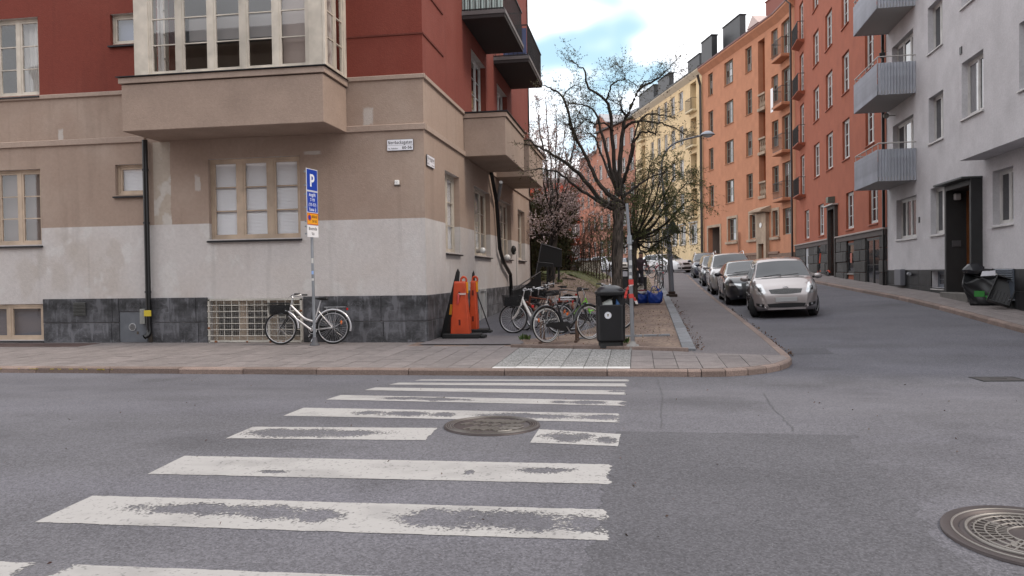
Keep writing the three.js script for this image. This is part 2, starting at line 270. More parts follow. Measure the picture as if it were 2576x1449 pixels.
{
  const r = rng(11), gp = 0.005;
  const xr0 = hitG(1586, 925, PV).x, xr1 = xr0 - 2.1;
  const slab = (x0, x1, d0, d1, mt, nm) => {
    const top = x => x < -4.3 ? 15.58 : x < -2.5 ? 15.0 : x < 0.9 ? edD(x) - 0.02 : lerp(13.5, 13.15, (x - 0.9) / 1.4);
    const a0 = Math.max(d0, kerbD(x0) + 0.16), a1 = Math.max(d0, kerbD(x1) + 0.16), t0 = Math.min(d1, top(x0 + 0.02)), t1 = Math.min(d1, top(x1 - 0.02));
    if (t0 - a0 < 0.06 && t1 - a1 < 0.06) return; const c = r() * 0.004 - 0.002, tx = (r() - 0.5) * 0.006, td = (r() - 0.5) * 0.005;
    const q = [[x0 + gp, a0 + gp], [x1 - gp, a1 + gp]]; if (t1 - a1 > 0.02) q.push([x1 - gp, t1 - gp]); if (t0 - a0 > 0.02) q.push([x0 + gp, t0 - gp]); if (q.length < 3) return;
    mesh(nm || 'paving_slab', prism(q, (x, d) => PV(x, d) + c + tx * (x - x0) + td * (d - d0), 0.06), mt, pave);
  };
  let col = 0;
  for (let x = xr1; x > -15.6; x -= 0.35, col++) for (let k = 0, d = 11.66 - (col % 2 ? 0.35 : 0); d < 15.6; d += 0.7, k++) slab(x - 0.35, x, Math.max(11.66, d), d + 0.7, M.slab[Math.floor(r() * 3)]);
  for (let i = 0; i < 6; i++) { const x = xr1 + i * 0.35; slab(x, x + 0.35, 11.66, 11.85, M.whiteSlab, 'white_slab'); for (let d = 11.85, k = 0; d < 15; d += k++ ? 0.7 : (i % 2 ? 0.35 : 0.7)) slab(x, x + 0.35, d, d + (k ? 0.7 : (i % 2 ? 0.35 : 0.7)), M.rough[Math.floor(r() * 2)], 'rough_slab'); }
  for (let x = xr0, c2 = 0; x < 2.25; x += 0.35, c2++) for (let d = 11.66 - (c2 % 2) * 0.35; d < 14.4; d += 0.7) slab(x, Math.min(x + 0.35, 2.33), d, d + 0.7, M.slab[Math.floor(r() * 3)]);
  // kerb stones
  const stone = (name, a, b, w, h0, h1, yf, mt, parent, rnd = 0.02) => {      // a, b: ends at the road side; w: [x, d] towards the pavement
    const dx = b[0] - a[0], dd = b[1] - a[1], l = Math.hypot(dx, dd), e = 0.006 / l, A = [a[0] + dx * e, a[1] + dd * e], B = [b[0] - dx * e, b[1] - dd * e], p = [];
    for (const [q, wv] of [[A, w[0]], [B, w[1]]]) { const y = yf(q[0], q[1]); const at = (k, yy) => p.push([q[0] + wv[0] * k, yy, -(q[1] + wv[1] * k)]); at(0, y - 0.12); at(0, y + h0 - rnd); at(rnd / 0.15, y + h0); at(1, y + h1); at(1, y - 0.12); }
    mesh(name, hull(p), mt, parent);
  };
  let x = -16, lastY = [-0.006];
  const yel = mat([0.42, 0.33, 0.06], { rough: 0.8 });
  while (x < 0.88) { const l = Math.min(0.9 - x, 1.05 + r() * 0.5); stone('kerb_stone', [x, 11.5 + (r() - 0.5) * 0.015], [x + l, 11.5 + (r() - 0.5) * 0.015], [[0, 0.15], [0, 0.15]], 0.09 + (r() - 0.5) * 0.012, 0.094, () => 0, M.kerb[Math.floor(r() * 3)], pave); x += l; }
  const cv = t => [0.9 + 1.55 * Math.sin(t), 13.3 - 1.8 * Math.cos(t)], cn = t => [-0.15 * Math.sin(t), 0.15 * Math.cos(t)];
  for (let i = 0; i < 7; i++) { const t0 = i / 7 * Math.PI / 2, t1 = (i + 1) / 7 * Math.PI / 2; stone('kerb_stone', cv(t0), cv(t1), [cn(t0), cn(t1)], 0.085, 0.09, (a, b) => g(b), M.kerb[Math.floor(r() * 3)], pave); }
  for (let d = 13.3; d < 52;) { const l = 0.9 + r() * 0.6; stone('kerb_stone', [kerbX(d), d], [kerbX(d + l), d + l], [[-0.15, 0], [-0.15, 0]], 0.085, 0.09, (a, b) => g(b), M.kerb[Math.floor(r() * 3)], pave); d += l; }
  // traces of old yellow paint on the kerb
  for (let i = 0; i < 26; i++) { const px = -13.6 + r() * 5.2, w = 0.02 + r() * 0.1; mesh('paint_trace', hull([[px, 0.05 + r() * 0.02, -11.483], [px + w, 0.045 + r() * 0.02, -11.483], [px + w * 0.8, 0.072, -11.483], [px + w * 0.2, 0.07, -11.484], [px + w * 0.5, 0.06, -11.4835]]), yel, pave); }
  // ----- forecourt, walkway, bank -----
  const BK = (x, d) => PV(x, d) + 0.0 + (d > 20 ? sst(20.5, 34, d) * (1 - sst(-3.2, 0.7, x)) * Math.max(sst(-4.3, -2.9, x), sst(30, 35, d)) * Math.max(0, 1.62 - PV(x, d)) : 0);
  globalThis.BK = BK;
  const walk = struct(mesh('walkway', sheet(13.0, 60, 94, d => edgeX(d), d => kerbX(Math.max(d, 13.3)) - 0.14, 6, (x, d) => PV(x, d) - 0.004), flat(M.walk)));
  const bare = struct(mesh('bare_ground', [sheet(13.6, 31.5, 72, d => -4.5, d => edgeX(d) + 0.05, 30, (x, d) => BK(x, d) + 0.03 * (fbm(x * 2 + 50, d * 2, 512, 91, 3) - 0.5) * sst(15, 18, d) - (d < edD(Math.max(x, -2.4)) - 0.01 ? 0.1 : 0)), sheet(31.5, 100, 60, d => -40, d => Math.min(edgeX(d) + 0.05, 3), 40, (x, d) => Math.max(BK(x, d), 0.4))], flat(M.dirt)));
  mesh('asphalt_apron', sheet(14.98, 19.5, 18, d => -4.3, d => -2.35 + 0.12 * Math.sin(d * 3), 8, (x, d) => BK(x, d) + 0.022), flat(M.walk), bare);
  for (let d = 13.7; d < 40;) { const l = 0.45 + r() * 0.5; mesh('edging_stone', prism([[edgeX(d) - 0.1, d + 0.008], [edgeX(d) + 0.12, d + 0.008], [edgeX(d + l) + 0.12, d + l - 0.008], [edgeX(d + l) - 0.1, d + l - 0.008]], (x, dd) => PV(x, dd) + 0.035, 0.15), M.granite[Math.floor(r() * 2)], walk); d += l; }
  for (let xx = -2.4; xx < 0.8;) { const l = Math.min(0.86 - xx, 0.8 + r() * 0.6); mesh('edging_stone', prism([[xx + 0.006, edD(xx)], [xx + l - 0.006, edD(xx + l)], [xx + l - 0.006, edD(xx + l) + 0.1], [xx + 0.006, edD(xx) + 0.1]], (x, d) => PV(x, d) + 0.05, 0.2), M.kerb[Math.floor(r() * 3)], walk); xx += l; }
  for (let xx = -1.2; xx < 0.6;) { const l = 0.35 + r() * 0.3; mesh('edging_stone', prism([[xx, 15.9], [xx + l - 0.02, 15.9], [xx + l - 0.02, 16.02], [xx, 16.02]], (x, d) => BK(x, d) + 0.035, 0.1), M.granite[1], walk); xx += l; }
  // far pavement on the right
  const rp = struct(mesh('pavement', sheet(9, 62, 106, d => rkX(d) + 0.1, d => facX(d) + 0.4, 4, (x, d) => RP(x, d) - 0.02), mat([0.10, 0.09, 0.085], { rough: 0.95 })));
  for (let d = 13; d < 56; d += 0.7) for (let i = 0; i < 5; i++) { const a = rkX(d) + 0.14 + i * 0.35 - (i ? 0 : 0), b = Math.min(a + 0.35, facX(d) + 0.02); if (b - a < 0.05) continue; if (d > 36 && i % 2) continue; const bb = d > 36 ? Math.min(a + 0.7, facX(d) + 0.02) : b; mesh('paving_slab', prism([[a + gp, d + gp], [bb - gp, d + gp], [bb - gp, d + 0.7 - gp], [a + gp, d + 0.7 - gp]], RP, 0.05), M.slab[Math.floor(r() * 2)], rp); }
  for (let d = 9; d < 60;) { const l = 0.8 + r() * 0.5; stone('kerb_stone', [rkX(d), d], [rkX(d + l), d + l], [[0.15, 0], [0.15, 0]], 0.105, 0.11, (a, b) => G(rkX(b), b), M.kerb[Math.floor(r() * 3)], rp); d += l; }
}
// ---------- manholes and covers ----------
function manhole(u, v, R, kind, label) {
  const c = hitG(u, v), y = G(c.x, c.d), t = thing('manhole_cover', label, 'manhole cover', null, P3(c.x, y - 0.005, c.d), kind ? 0.5 : -0.12); t.rotation.x = Math.atan((G(c.x, c.d + 0.4) - G(c.x, c.d - 0.4)) / 0.8);
  const iron = mat([0.085, 0.07, 0.07], { rough: 0.5, metal: 0.5, map: T.grime }), worn = mat([0.30, 0.28, 0.26], { rough: 0.4, metal: 0.6, map: T.grime });
  mesh('frame', lathe([[R * 0.8, -0.05], [R * 0.8, 0.02], [R, 0.022], [R * 1.005, 0.0], [R * 1.005, -0.06]], 56), iron, t);
  mesh('lid', lathe([[0, 0.012], [R * 0.785, 0.012], [R * 0.785, -0.04]], 56), iron, t);
  const ring = (r0, r1, h = 0.0245) => lathe([[r0, 0.01], [r0, h], [r1, h], [r1, 0.01]], 56);
  for (const [a, b] of kind ? [[0.86, 0.885], [0.7, 0.73]] : [[0.955, 0.965], [0.91, 0.918], [0.865, 0.873], [0.815, 0.822]]) mesh('rim_ring', ring(R * a, R * b), worn, t);
  if (kind) {
    for (const rr of [0.62, 0.5, 0.38, 0.26]) mesh('rib_ring', ring(R * rr, R * (rr + 0.02), 0.02), worn, t);
    for (let i = 0; i < 36; i++) { const a = i / 36 * Math.PI * 2; if (i % 9 < 1) continue; mesh('rib', bx(R * 0.28, R * 0.66, 0.008, 0.019, -0.005, 0.005).rotateY(a), worn, t); }
    for (const a of [0.2, 1.77, 3.34, 4.9]) mesh('lug', hull([[R * 0.45, 0.01, -0.02], [R * 0.55, 0.01, 0], [R * 0.45, 0.01, 0.02], [R * 0.35, 0.01, 0], [R * 0.45, 0.022, -0.015], [R * 0.53, 0.022, 0], [R * 0.45, 0.022, 0.015], [R * 0.37, 0.022, 0]]).rotateY(a), worn, t);
  } else {
    const r = rng(5);
    for (let row = -1; row <= 1; row++) for (let i = -7; i <= 7; i++) { const z = row * 0.19 * R * 2.1, x = i * 0.085 * R, l = (row ? 0.22 : 0.16) * R * (0.6 + 0.5 * r()); if (Math.hypot(x, Math.abs(z) + l) > R * 0.74 || (row === 0 && r() < 0.35)) continue; mesh('rib', bx(-0.007, 0.007, 0.008, 0.024, -l, l).rotateY(-0.5).translate(x, 0, z), worn, t); }
    mesh('rim_ring', new THREE.TorusGeometry(R * 0.68, 0.008, 6, 24, 1.1).rotateX(Math.PI / 2).translate(0, 0.014, 0), worn, t);
    mesh('lifting_plate', extr([[-0.09, -0.05], [0.09, -0.05], [0.11, 0.05], [-0.07, 0.05]], 0, 0.014).rotateX(-Math.PI / 2).translate(R * 0.45, 0.01, R * 0.3), worn, t);
  }
  return t;
}
manhole(1238, 1072, 0.445, 0, 'round iron manhole cover set between the zebra stripes');
manhole(2600, 1352, 0.45, 1, 'round ribbed manhole cover in the open junction asphalt');
{
  const c = hitG(2512, 954), t = thing('gully_cover', 'small square iron cover in the junction asphalt', 'drain cover', null, P3(c.x, G(c.x, c.d), c.d), 0.1);
  mesh('frame', [bx(-0.3, 0.3, -0.03, 0.008, -0.2, -0.17), bx(-0.3, 0.3, -0.03, 0.008, 0.17, 0.2), bx(-0.3, -0.27, -0.03, 0.008, -0.17, 0.17), bx(0.27, 0.3, -0.03, 0.008, -0.17, 0.17)], mat([0.05, 0.05, 0.05], { rough: 0.6, metal: 0.4 }), t);
  mesh('lid', [bx(-0.268, 0.268, -0.03, 0.006, -0.168, 0.168), bx(-0.1, 0.1, 0.0, 0.011, -0.02, 0.02)], mat([0.07, 0.065, 0.065], { rough: 0.6, metal: 0.4 }), t);
  const h = hitG(60, 871, PV); tag(mesh('cellar_hatch', chf(h.x - 3, h.x + 1.35, PV(h.x, h.d) - 0.05, PV(h.x, h.d) + 0.012, -15.42, -14.7, 0.006), mat([0.085, 0.05, 0.045], { rough: 0.7, map: T.grime })), 'dark reddish steel hatch lying in the pavement below the cellar window', 'hatch');
}
// =================== CORNER HOUSE ===================
const toS = c => c.map(v => v <= 0.0031308 ? v * 12.92 : 1.055 * Math.pow(v, 1 / 2.4) - 0.055);
const mix3 = (a, b, t) => a.map((v, i) => lerp(v, b[i], t));
const paneCache = {};
function paneGeo(w, h, t) { const k = [w.toFixed(3), h.toFixed(3), t].join(); return paneCache[k] ??= (t ? new THREE.BoxGeometry(w, h, t) : new THREE.PlaneGeometry(w, h)); }
// a window set back in its opening; every pane is a part of it
function win(parent, F, s0, s1, y0, y1, o = {}) {
  const { n = 2, bars = 2, r = 0.09, fm = M.cream, barM = fm, fw = 0.055, st = 0.045, mw = 0.07, glass = M.glass, back, sill = M.darkMetal, off = 0, t = 0, bw = 0.022, sillOut = 0.07, lean = 0, rowsY } = o;
  const gl0 = back === 'blind' && glass === M.glass ? M.clearGlass : glass, z = off - r, gs = [bx(s0, s1, y1 - fw, y1, z - 0.07, z), bx(s0, s1, y0, y0 + fw, z - 0.07, z + 0.001), bx(s0, s0 + fw, y0 + fw, y1 - fw, z - 0.07, z), bx(s1 - fw, s1, y0 + fw, y1 - fw, z - 0.07, z)];
  const w = (s1 - s0 - 2 * fw - (n - 1) * mw) / n, cells = [];
  for (let i = 0; i < n; i++) {
    const a = s0 + fw + i * (w + mw), b = a + w; if (i) gs.push(bx(a - mw, a, y0 + fw, y1 - fw, z - 0.07, z - 0.003));
    const q0 = y0 + fw, q1 = y1 - fw; gs.push(bx(a, a + st, q0, q1, z - 0.055, z - 0.012), bx(b - st, b, q0, q1, z - 0.055, z - 0.012), bx(a + st, b - st, q0, q0 + st, z - 0.055, z - 0.012), bx(a + st, b - st, q1 - st, q1, z - 0.055, z - 0.012));
    const cuts = rowsY ? rowsY.map(f => lerp(q0 + st, q1 - st, f)) : Array.from({ length: bars }, (_, k) => lerp(q0 + st, q1 - st, (k + 1) / (bars + 1)));
    const ys = [q0 + st, ...cuts, q1 - st]; for (const c of cuts) gs.push(bx(a + st, b - st, c - bw / 2, c + bw / 2, z - 0.05, z - 0.014));
    if (o.vbar) gs.push(bx((a + b) / 2 - bw / 2, (a + b) / 2 + bw / 2, q0 + st, q1 - st, z - 0.05, z - 0.0145));
    for (let k = 0; k < ys.length - 1; k++) for (const [ca, cb] of o.vbar ? [[a + st, (a + b) / 2], [(a + b) / 2, b - st]] : [[a + st, b - st]]) cells.push([ca, cb, ys[k], ys[k + 1]]);
    if (back === 'blind') o.blinds = (o.blinds || []).concat([[a + st - 0.01, b - st + 0.01, q0 + st, q1 - st]]);
  }
  const m = mesh('window', gs, fm, parent, F);
  for (const [a, b, c, d] of cells) { const p = mesh('pane', paneGeo(b - a, d - c, t), typeof gl0 === 'function' ? gl0() : gl0, m); p.position.set((a + b) / 2, (c + d) / 2, z - 0.033); }
  for (const [a, b, c, d] of o.blinds || []) { const l = []; for (let y = c + 0.01; y < d - 0.03; y += 0.03) l.push(bx(a, b, -0.001, 0.001, -0.02, 0.02).rotateX(0.95).translate(0, y, z - 0.075)); l.push(bx(a, b, d - 0.04, d, z - 0.1, z - 0.06)); mesh('blind', l, M.blind, m); }
  if (back === 'curtain') { const pts = []; const l = s1 - s0; for (const [a, b] of o.curt || [[0.03, 0.3], [0.72, 0.97]]) { const g0 = new THREE.PlaneGeometry((b - a) * l, y1 - y0, 28, 1), p = g0.attributes.position; for (let i = 0; i < p.count; i++) p.setZ(i, 0.03 * Math.sin(p.getX(i) * 45)); g0.computeVertexNormals(); pts.push(g0.translate(s0 + (a + b) / 2 * l, (y0 + y1) / 2, z - 0.2)); } mesh('curtain', pts, M.curtain, m); }
  if (back === 'panel') mesh('roller_blind', bx(s0 + fw, s1 - fw, y0 + fw, y1 - fw, z - 0.13, z - 0.12), o.panel, m);
  if (sill) mesh('sill', hull([[s0 - 0.03, y0 - 0.005, z - 0.02], [s1 + 0.03, y0 - 0.005, z - 0.02], [s0 - 0.03, y0 - 0.035, off + sillOut], [s1 + 0.03, y0 - 0.035, off + sillOut], [s0 - 0.03, y0 - 0.065, off + sillOut], [s1 + 0.03, y0 - 0.065, off + sillOut], [s0 - 0.03, y0 - 0.07, z - 0.02], [s1 + 0.03, y0 - 0.07, z - 0.02]]), sill, m);
  return m;
}
const FF = new Frame(-4.3, 15.6, -3.3, 15.6), FS = new Frame(-4.3, 15.6, -4.3, 31.9);
const corner = thing('corner_house', 'plastered apartment house on the street corner, dark red above beige and grey', 'building', null);
const pr = (F, u0, v0, u1, v1, off = 0) => { const um = (u0 + u1) / 2, vm = (v0 + v1) / 2; return [F.px(u0, vm, off).s, F.px(u1, vm, off).s, F.px(um, v1, off).y, F.px(um, v0, off).y]; };  // photo box -> s0,s1,y0,y1
const hole = (b, e = 0) => [[b[0] - e, b[2] - e], [b[0] - e, b[3] + e], [b[1] + e, b[3] + e], [b[1] + e, b[2] - e]];
{
  const yLine = 2.70, yBand = 5.62, grey = [0.54, 0.505, 0.49], beige = [0.335, 0.248, 0.198], red = [0.180, 0.037, 0.024];
  const spots = [[152, 343, 0.05, 0.13], [497, 460, 0.05, 0.13], [926, 295, 0.09, 0.16], [460, 265, 0.03, 0.1], [785, 385, 0.16, 0.03]].map(([u, v, a, b]) => { const p = FF.px(u, v); return [p.s, p.y, a, b]; });
  const st0 = FF.px(385, 450).s, st1 = FF.px(428, 450).s, W = 11.8, H = 8.4, Nz = (x, y, s, o) => fbm(x + 40, y + 40, 4096, s, o || 4);
  const gu = [[70, 690], [110, 660], [150, 700], [200, 640], [250, 690], [300, 650], [275, 720], [170, 615]].map(([u, v]) => { const p = FF.px(u, v); return [p.s, p.y]; });
  const paint = side => (x, y) => {
    const s = side ? x * 16.6 : (x - 1) * W, Y = y * H; let c; const n1 = Nz(s * 1.1, Y * 0.9, side ? 401 : 411), n2 = Nz(s * 3.1, Y * 2.3, 421), nf = Nz(s * 22, Y * 22, 431, 3), drip = Nz(s * 5.5, Y * 0.35, 441, 3);
    if (Y < yLine + 0.004 * (Nz(s * 3, 1, 451) - 0.5)) { c = mix3(grey, [0.49, 0.435, 0.40], clamp((n1 - 0.45) * 1.6, 0, 0.8)); if (!side) for (const [gs, gy] of gu) { const k = Math.hypot((s - gs) / 0.28, (Y - gy) / 0.42) + (n2 - 0.5) * 2.2; c = mix3(c, [0.43, 0.38, 0.34], 0.45 * sst(1.1, 0.4, k)); } c = mix3(c, [0.60, 0.585, 0.57], 0.5 * sst(0.60, 0.75, n2)); }
    else if (Y < yBand) { c = mix3(beige, [0.405, 0.318, 0.262], clamp((n1 - 0.42) * 1.7, 0, 0.9)); if (!side && s > st0 && s < st1 + 0.12 * (n2 - 0.5) && Y < 4.5) c = mix3([0.42, 0.355, 0.295], [0.5, 0.46, 0.42], sst(0.52, 0.62, n2)); }
    else c = mix3(red, [0.205, 0.052, 0.036], clamp((n1 - 0.4) * 1.8, 0, 1));
    if (drip > 0.62) c = mix3(c, c.map(v => v * 0.85), sst(0.62, 0.8, drip) * 0.55);
    if (!side) for (const [a, b, ra, rb] of spots) { const k = Math.max(Math.abs(s - a) / ra, Math.abs(Y - b) / rb) + (n2 - 0.5) * 1.2 + (nf - 0.5) * 0.5; c = mix3(c, [0.47, 0.42, 0.385], sst(1.3, 0.7, k)); }
    if (side && Y < yLine && s < 0.85) c = mix3(c, [0.52, 0.50, 0.49], 0.5);
    return toS(c.map(v => v * (0.93 + 0.16 * (nf - 0.5) + 0.07)));
  };
  const wallM = side => { const t = tex(side ? 900 : 1120, side ? 512 : 800, paint(side)); t.wrapS = t.wrapT = THREE.ClampToEdgeWrapping; t.repeat.set(1 / (side ? 16.6 : W), 1 / H); t.offset.set(side ? 0 : 1, 0); const m = mat([1, 1, 1], { rough: 0.94, map: t, bump: T.plasterB, bs: 0.004 }); return m; };
  const mF = wallM(false), mS = wallM(true), mBeige = plaster([0.40, 0.305, 0.25]), mRed = plaster([0.20, 0.052, 0.037]);
  // openings on the front
  const w1 = pr(FF, -70, 48, 97, 243), w2 = pr(FF, 277, 33, 362, 110), w3 = pr(FF, -70, 428, 103, 617), w4 = pr(FF, 290, 413, 362, 490), w5 = pr(FF, 525, 396, 755, 600);
  const bw0 = pr(FF, -150, 766, 110, 855), vent = pr(FF, 188, 761, 220, 794), hat = pr(FF, 303, 784, 372, 861), gri = pr(FF, 529, 752, 760, 859);
  const bayS0 = -5.95, bayS1 = -1.65, bayOut = 1.22;
  w2[1] = Math.min(w2[1], -5.45);
  mesh('front_wall', extr(rect(-13, -0.003, -0.4, 14), -0.4, 0, [hole(w1), hole(w2), hole(w3), hole(w4), hole(w5), hole(bw0), hole(gri), hole([bayS0 + 0.3, bayS1 - 0.3, 5.7, 7.9])]), mF, corner, FF);
  win(corner, FF, ...w1, { n: 3, bars: 2, fm: M.creamLight, back: 'curtain', curt: [[0.03, 0.2], [0.66, 0.96]] });
  win(corner, FF, ...w2, { n: 1, bars: 0, fm: M.creamLight, back: 'panel', panel: mat([0.16, 0.19, 0.27], { rough: 0.9 }) });
  win(corner, FF, ...w3, { n: 3, bars: 2, back: 'panel', panel: mat([0.13, 0.10, 0.09], { rough: 0.9 }) });
  win(corner, FF, ...w4, { n: 1, bars: 0, back: 'blind' });
  win(corner, FF, ...w5, { n: 3, bars: 2, back: 'blind', mw: 0.12, barM: M.cream });
  win(corner, FF, ...bw0, { n: 3, bars: 0, r: 0.03, back: 'panel', panel: mat([0.12, 0.12, 0.14], { rough: 0.8 }), sillOut: 0.05 });
  // grille in front of the cellar window
  { win(corner, FF, ...gri, { n: 3, bars: 0, r: 0.12, fm: M.cream, sill: null, mw: 0.1 });
    const [a, b, c, d] = gri, gm = mat([0.62, 0.59, 0.53], { rough: 0.6, map: T.grime }), gl = [bx(a - 0.02, b + 0.02, c - 0.01, c + 0.03, 0.03, 0.06), bx(a - 0.02, b + 0.02, d - 0.03, d + 0.01, 0.03, 0.06), bx(a - 0.02, a + 0.02, c, d, 0.03, 0.06), bx(b - 0.02, b + 0.02, c, d, 0.03, 0.06), bx(lerp(a, b, 0.655) - 0.025, lerp(a, b, 0.655) + 0.025, c, d, 0.031, 0.062)];
    const gr = mesh('grille', gl, gm, corner, FF);
    for (let i = 1; i < 12; i++) mesh('grille_bar', cyl([lerp(a, b, i / 12), c, 0.045], [lerp(a, b, i / 12), d, 0.045], 0.008, 0.008, 6), gm, gr);
    for (let i = 1; i < 7; i++) mesh('grille_bar', cyl([a - 0.03, lerp(c, d, i / 7), 0.06], [b + 0.01, lerp(c, d, i / 7), 0.06], 0.009, 0.009, 6), gm, gr);
    const mesh2 = []; for (let i = 1; i < 48; i++) mesh2.push(bx(lerp(a, b, i / 48) - 0.002, lerp(a, b, i / 48) + 0.002, c, d, -0.02, -0.016)); for (let i = 1; i < 26; i++) mesh2.push(bx(a, b, lerp(c, d, i / 26) - 0.002, lerp(c, d, i / 26) + 0.002, -0.0155, -0.0115)); stuff(mesh('wire_mesh', mesh2, mat([0.45, 0.44, 0.42], { rough: 0.5, metal: 0.4 }), gr));
    const rust = mat([0.20, 0.075, 0.03], { rough: 0.9 }), r = rng(31); for (let i = 0; i < 9; i++) { const x = i < 5 ? lerp(a, b, r()) : (i % 2 ? a : b), y = i < 5 ? c : lerp(c, d, r()); mesh('rust_patch', sph(x, y, 0.06, 0.014 + r() * 0.015, 1.4, 1, 0.4, 7), rust, gr); } }
  // plinth stones
  const pT = FF.px(1060, 742).y, r = rng(17);
  const plin = (F, a, b, y0, y1, mats, cuts = [], z = 0.035) => { const xs = [a, ...cuts.filter(c => c > a + 0.15 && c < b - 0.15), b]; for (let i = 0; i < xs.length - 1; i++) mesh('plinth_stone', chf(xs[i] + 0.004, xs[i + 1] - 0.004, y0 + 0.004, y1 - 0.004, 0, z + (r() - 0.5) * 0.01, 0.006), mats[Math.floor(r() * mats.length)], corner, F); };
  const ymid = lerp(0.1, pT, 0.47), U = u => FF.px(u, 800).s;
  for (const [a, b, cu, cl] of [[U(111), U(302), [U(285)], [U(282)]], [U(373), gri[0] - 0.04, [U(430), U(495)], [U(500)]], [gri[1] + 0.04, 0.02, [U(848), U(960)], [U(855), U(965)]]]) { plin(FF, a, b, ymid, pT, M.plinth, cu); plin(FF, a, b, -0.05, ymid, M.plinth, cl); }
  plin(FF, U(302), U(373), hat[3], pT, M.plinth); plin(FF, gri[0] - 0.04, gri[1] + 0.04, -0.05, gri[2] - 0.05, M.plinth, [], 0.02); plin(FF, -13, U(111), -0.05, bw0[2] - 0.08, M.plinth, [], 0.02);
  plin(FS, -0.03, 0.5, ymid, pT, M.plinth, []); plin(FS, -0.03, 0.62, -0.05, ymid, M.plinth, []);
  plin(FS, 0.5, 1.9, ymid, pT, M.plinth, [1.1]); plin(FS, 0.62, 1.9, -0.05, ymid, M.plinth, [1.3]);
  for (const [a, b] of [[1.9, 5.2], [6.3, 16.3]]) { plin(FS, a, b, 0.6, pT, M.plinthPale, [2.7, 3.5, 4.4, 7.5, 9, 10.6, 12, 14]); plin(FS, a, b, -0.6, 0.6, M.plinthPale, [3.1, 4.0, 8, 9.6, 11.4, 13.2]); }
  // vent, hatch, meter box, downpipe
  { const v = mesh('vent', [bx(vent[0], vent[1], vent[2], vent[3], 0.02, 0.042)], mat([0.03, 0.03, 0.03], { rough: 0.8 }), corner, FF); for (let i = 0; i < 9; i++) mesh('slat', bx(vent[0] + 0.01, vent[1] - 0.01, -0.008, 0.008, -0.012, 0.012).rotateX(0.6).translate(0, lerp(vent[2], vent[3], (i + 0.5) / 9), 0.05), mat([0.09, 0.09, 0.085], { rough: 0.6 }), v);
    const hm = mat([0.135, 0.145, 0.165], { rough: 0.55, map: T.grime }), h = mesh('hatch_door', chf(hat[0], hat[1], hat[2], hat[3], 0.0, 0.02, 0.005), hm, corner, FF), hc = [lerp(hat[0], hat[1], 0.47), lerp(hat[2], hat[3], 0.5)];
    mesh('vent_plate', new THREE.CylinderGeometry(0.085, 0.085, 0.02, 24).rotateX(Math.PI / 2).translate(hc[0], hc[1], 0.025), mat([0.4, 0.4, 0.41], { rough: 0.6 }), h); for (let i = -3; i <= 3; i++) mesh('slat', bx(hc[0] - Math.sqrt(0.005 - (i * 0.02) ** 2), hc[0] + Math.sqrt(0.005 - (i * 0.02) ** 2), hc[1] + i * 0.02 - 0.005, hc[1] + i * 0.02 + 0.005, 0.035, 0.04), M.black, h);
    mesh('lock', bx(hc[0] + 0.1, hc[0] + 0.14, hat[2] + 0.18, hat[2] + 0.24, 0.02, 0.03), mat([0.08, 0.06, 0.04], { rough: 0.7 }), h);
    const p0 = FF.px(371, 352), p1 = FF.px(382, 815), top = [p0.s, 4.55, 0.1], bot = [FF.px(381, 790).s, 0.5, 0.1];
    const dp = mesh('downpipe', [cyl(top, bot, 0.058, 0.058, 14), tube([bot, [bot[0] + 0.01, 0.4, 0.1], [bot[0], 0.32, 0.13], [bot[0] - 0.05, 0.27, 0.2]], 0.055, 14, 12)], M.pipe, corner, FF); p1;
    for (const y of [1.25, 2.75, 3.9]) mesh('bracket', [cyl([bot[0] - 0.002, y - 0.02, 0.1], [bot[0] - 0.002, y + 0.02, 0.1], 0.068, 0.068, 14), bx(bot[0] - 0.01, bot[0] + 0.01, y - 0.01, y + 0.01, 0, 0.1)], M.darkMetal, dp);
    mesh('pipe_sleeve', cyl([bot[0], 0.48, 0.1], [bot[0], 0.16, 0.04], 0.05, 0.05, 10), mat([0.06, 0.05, 0.04], { rough: 0.8 }), dp);
    mesh('meter_box', chf(bot[0] - 0.2, bot[0] - 0.075, 0.55, 0.88, 0.03, 0.13, 0.008), mat([0.30, 0.30, 0.28], { rough: 0.6, map: T.grime }), corner, FF);
    mesh('yellow_tag', chf(bot[0] - 0.07, bot[0] + 0.1, 0.72, 0.85, 0.15, 0.165, 0.004), mat([0.55, 0.42, 0.03], { rough: 0.6 }), corner, FF); }
  // cornice bands
  const band = (F, a, b, y0, y1, o = 0.045) => mesh('cornice', hull([[a, y0, 0], [b, y0, 0], [a, y1, 0], [b, y1, 0], [a, y0 + 0.015, o], [b, y0 + 0.015, o], [a, y1 - 0.02, o], [b, y1 - 0.02, o]]), mBeige, corner, F);
  const b1 = [FF.y(1062, 197.5), FF.y(1062, 184)], b2 = [FF.y(1066, 326.6), FF.y(1066, 308.6)];
  band(FF, -13, bayS0, ...b1); band(FF, bayS1, 0.045, ...b1); band(FF, -13, FF.px(366, 350).s, ...b2); band(FF, bayS1, 0.045, ...b2);
  band(FS, 0.046, 3.8, ...b1); band(FS, 0.046, 3.8, ...b2); band(FS, 7.0, 8.2, ...b1); band(FS, 7.0, 8.2, ...b2); band(FS, 11.6, 16.3, ...b2); band(FS, 11.6, 16.3, ...b1);
  const led = (F, a, b, y) => mesh('ledge', hull([[a, y - 0.05, 0], [b, y - 0.05, 0], [a, y, 0], [b, y, 0], [a, y - 0.01, 0.03], [b, y - 0.01, 0.03], [a, y - 0.04, 0.022], [b, y - 0.04, 0.022]]), mRed, corner, F);
  led(FF, bayS1 + 0.05, 0.03, FF.y(1058, 80)); led(FS, 0.031, 1.75, FF.y(1058, 80)); led(FS, 0, 1.75, FF.y(1058, 80) + 0.95); led(FS, 12.6, 16.3, 10.5);
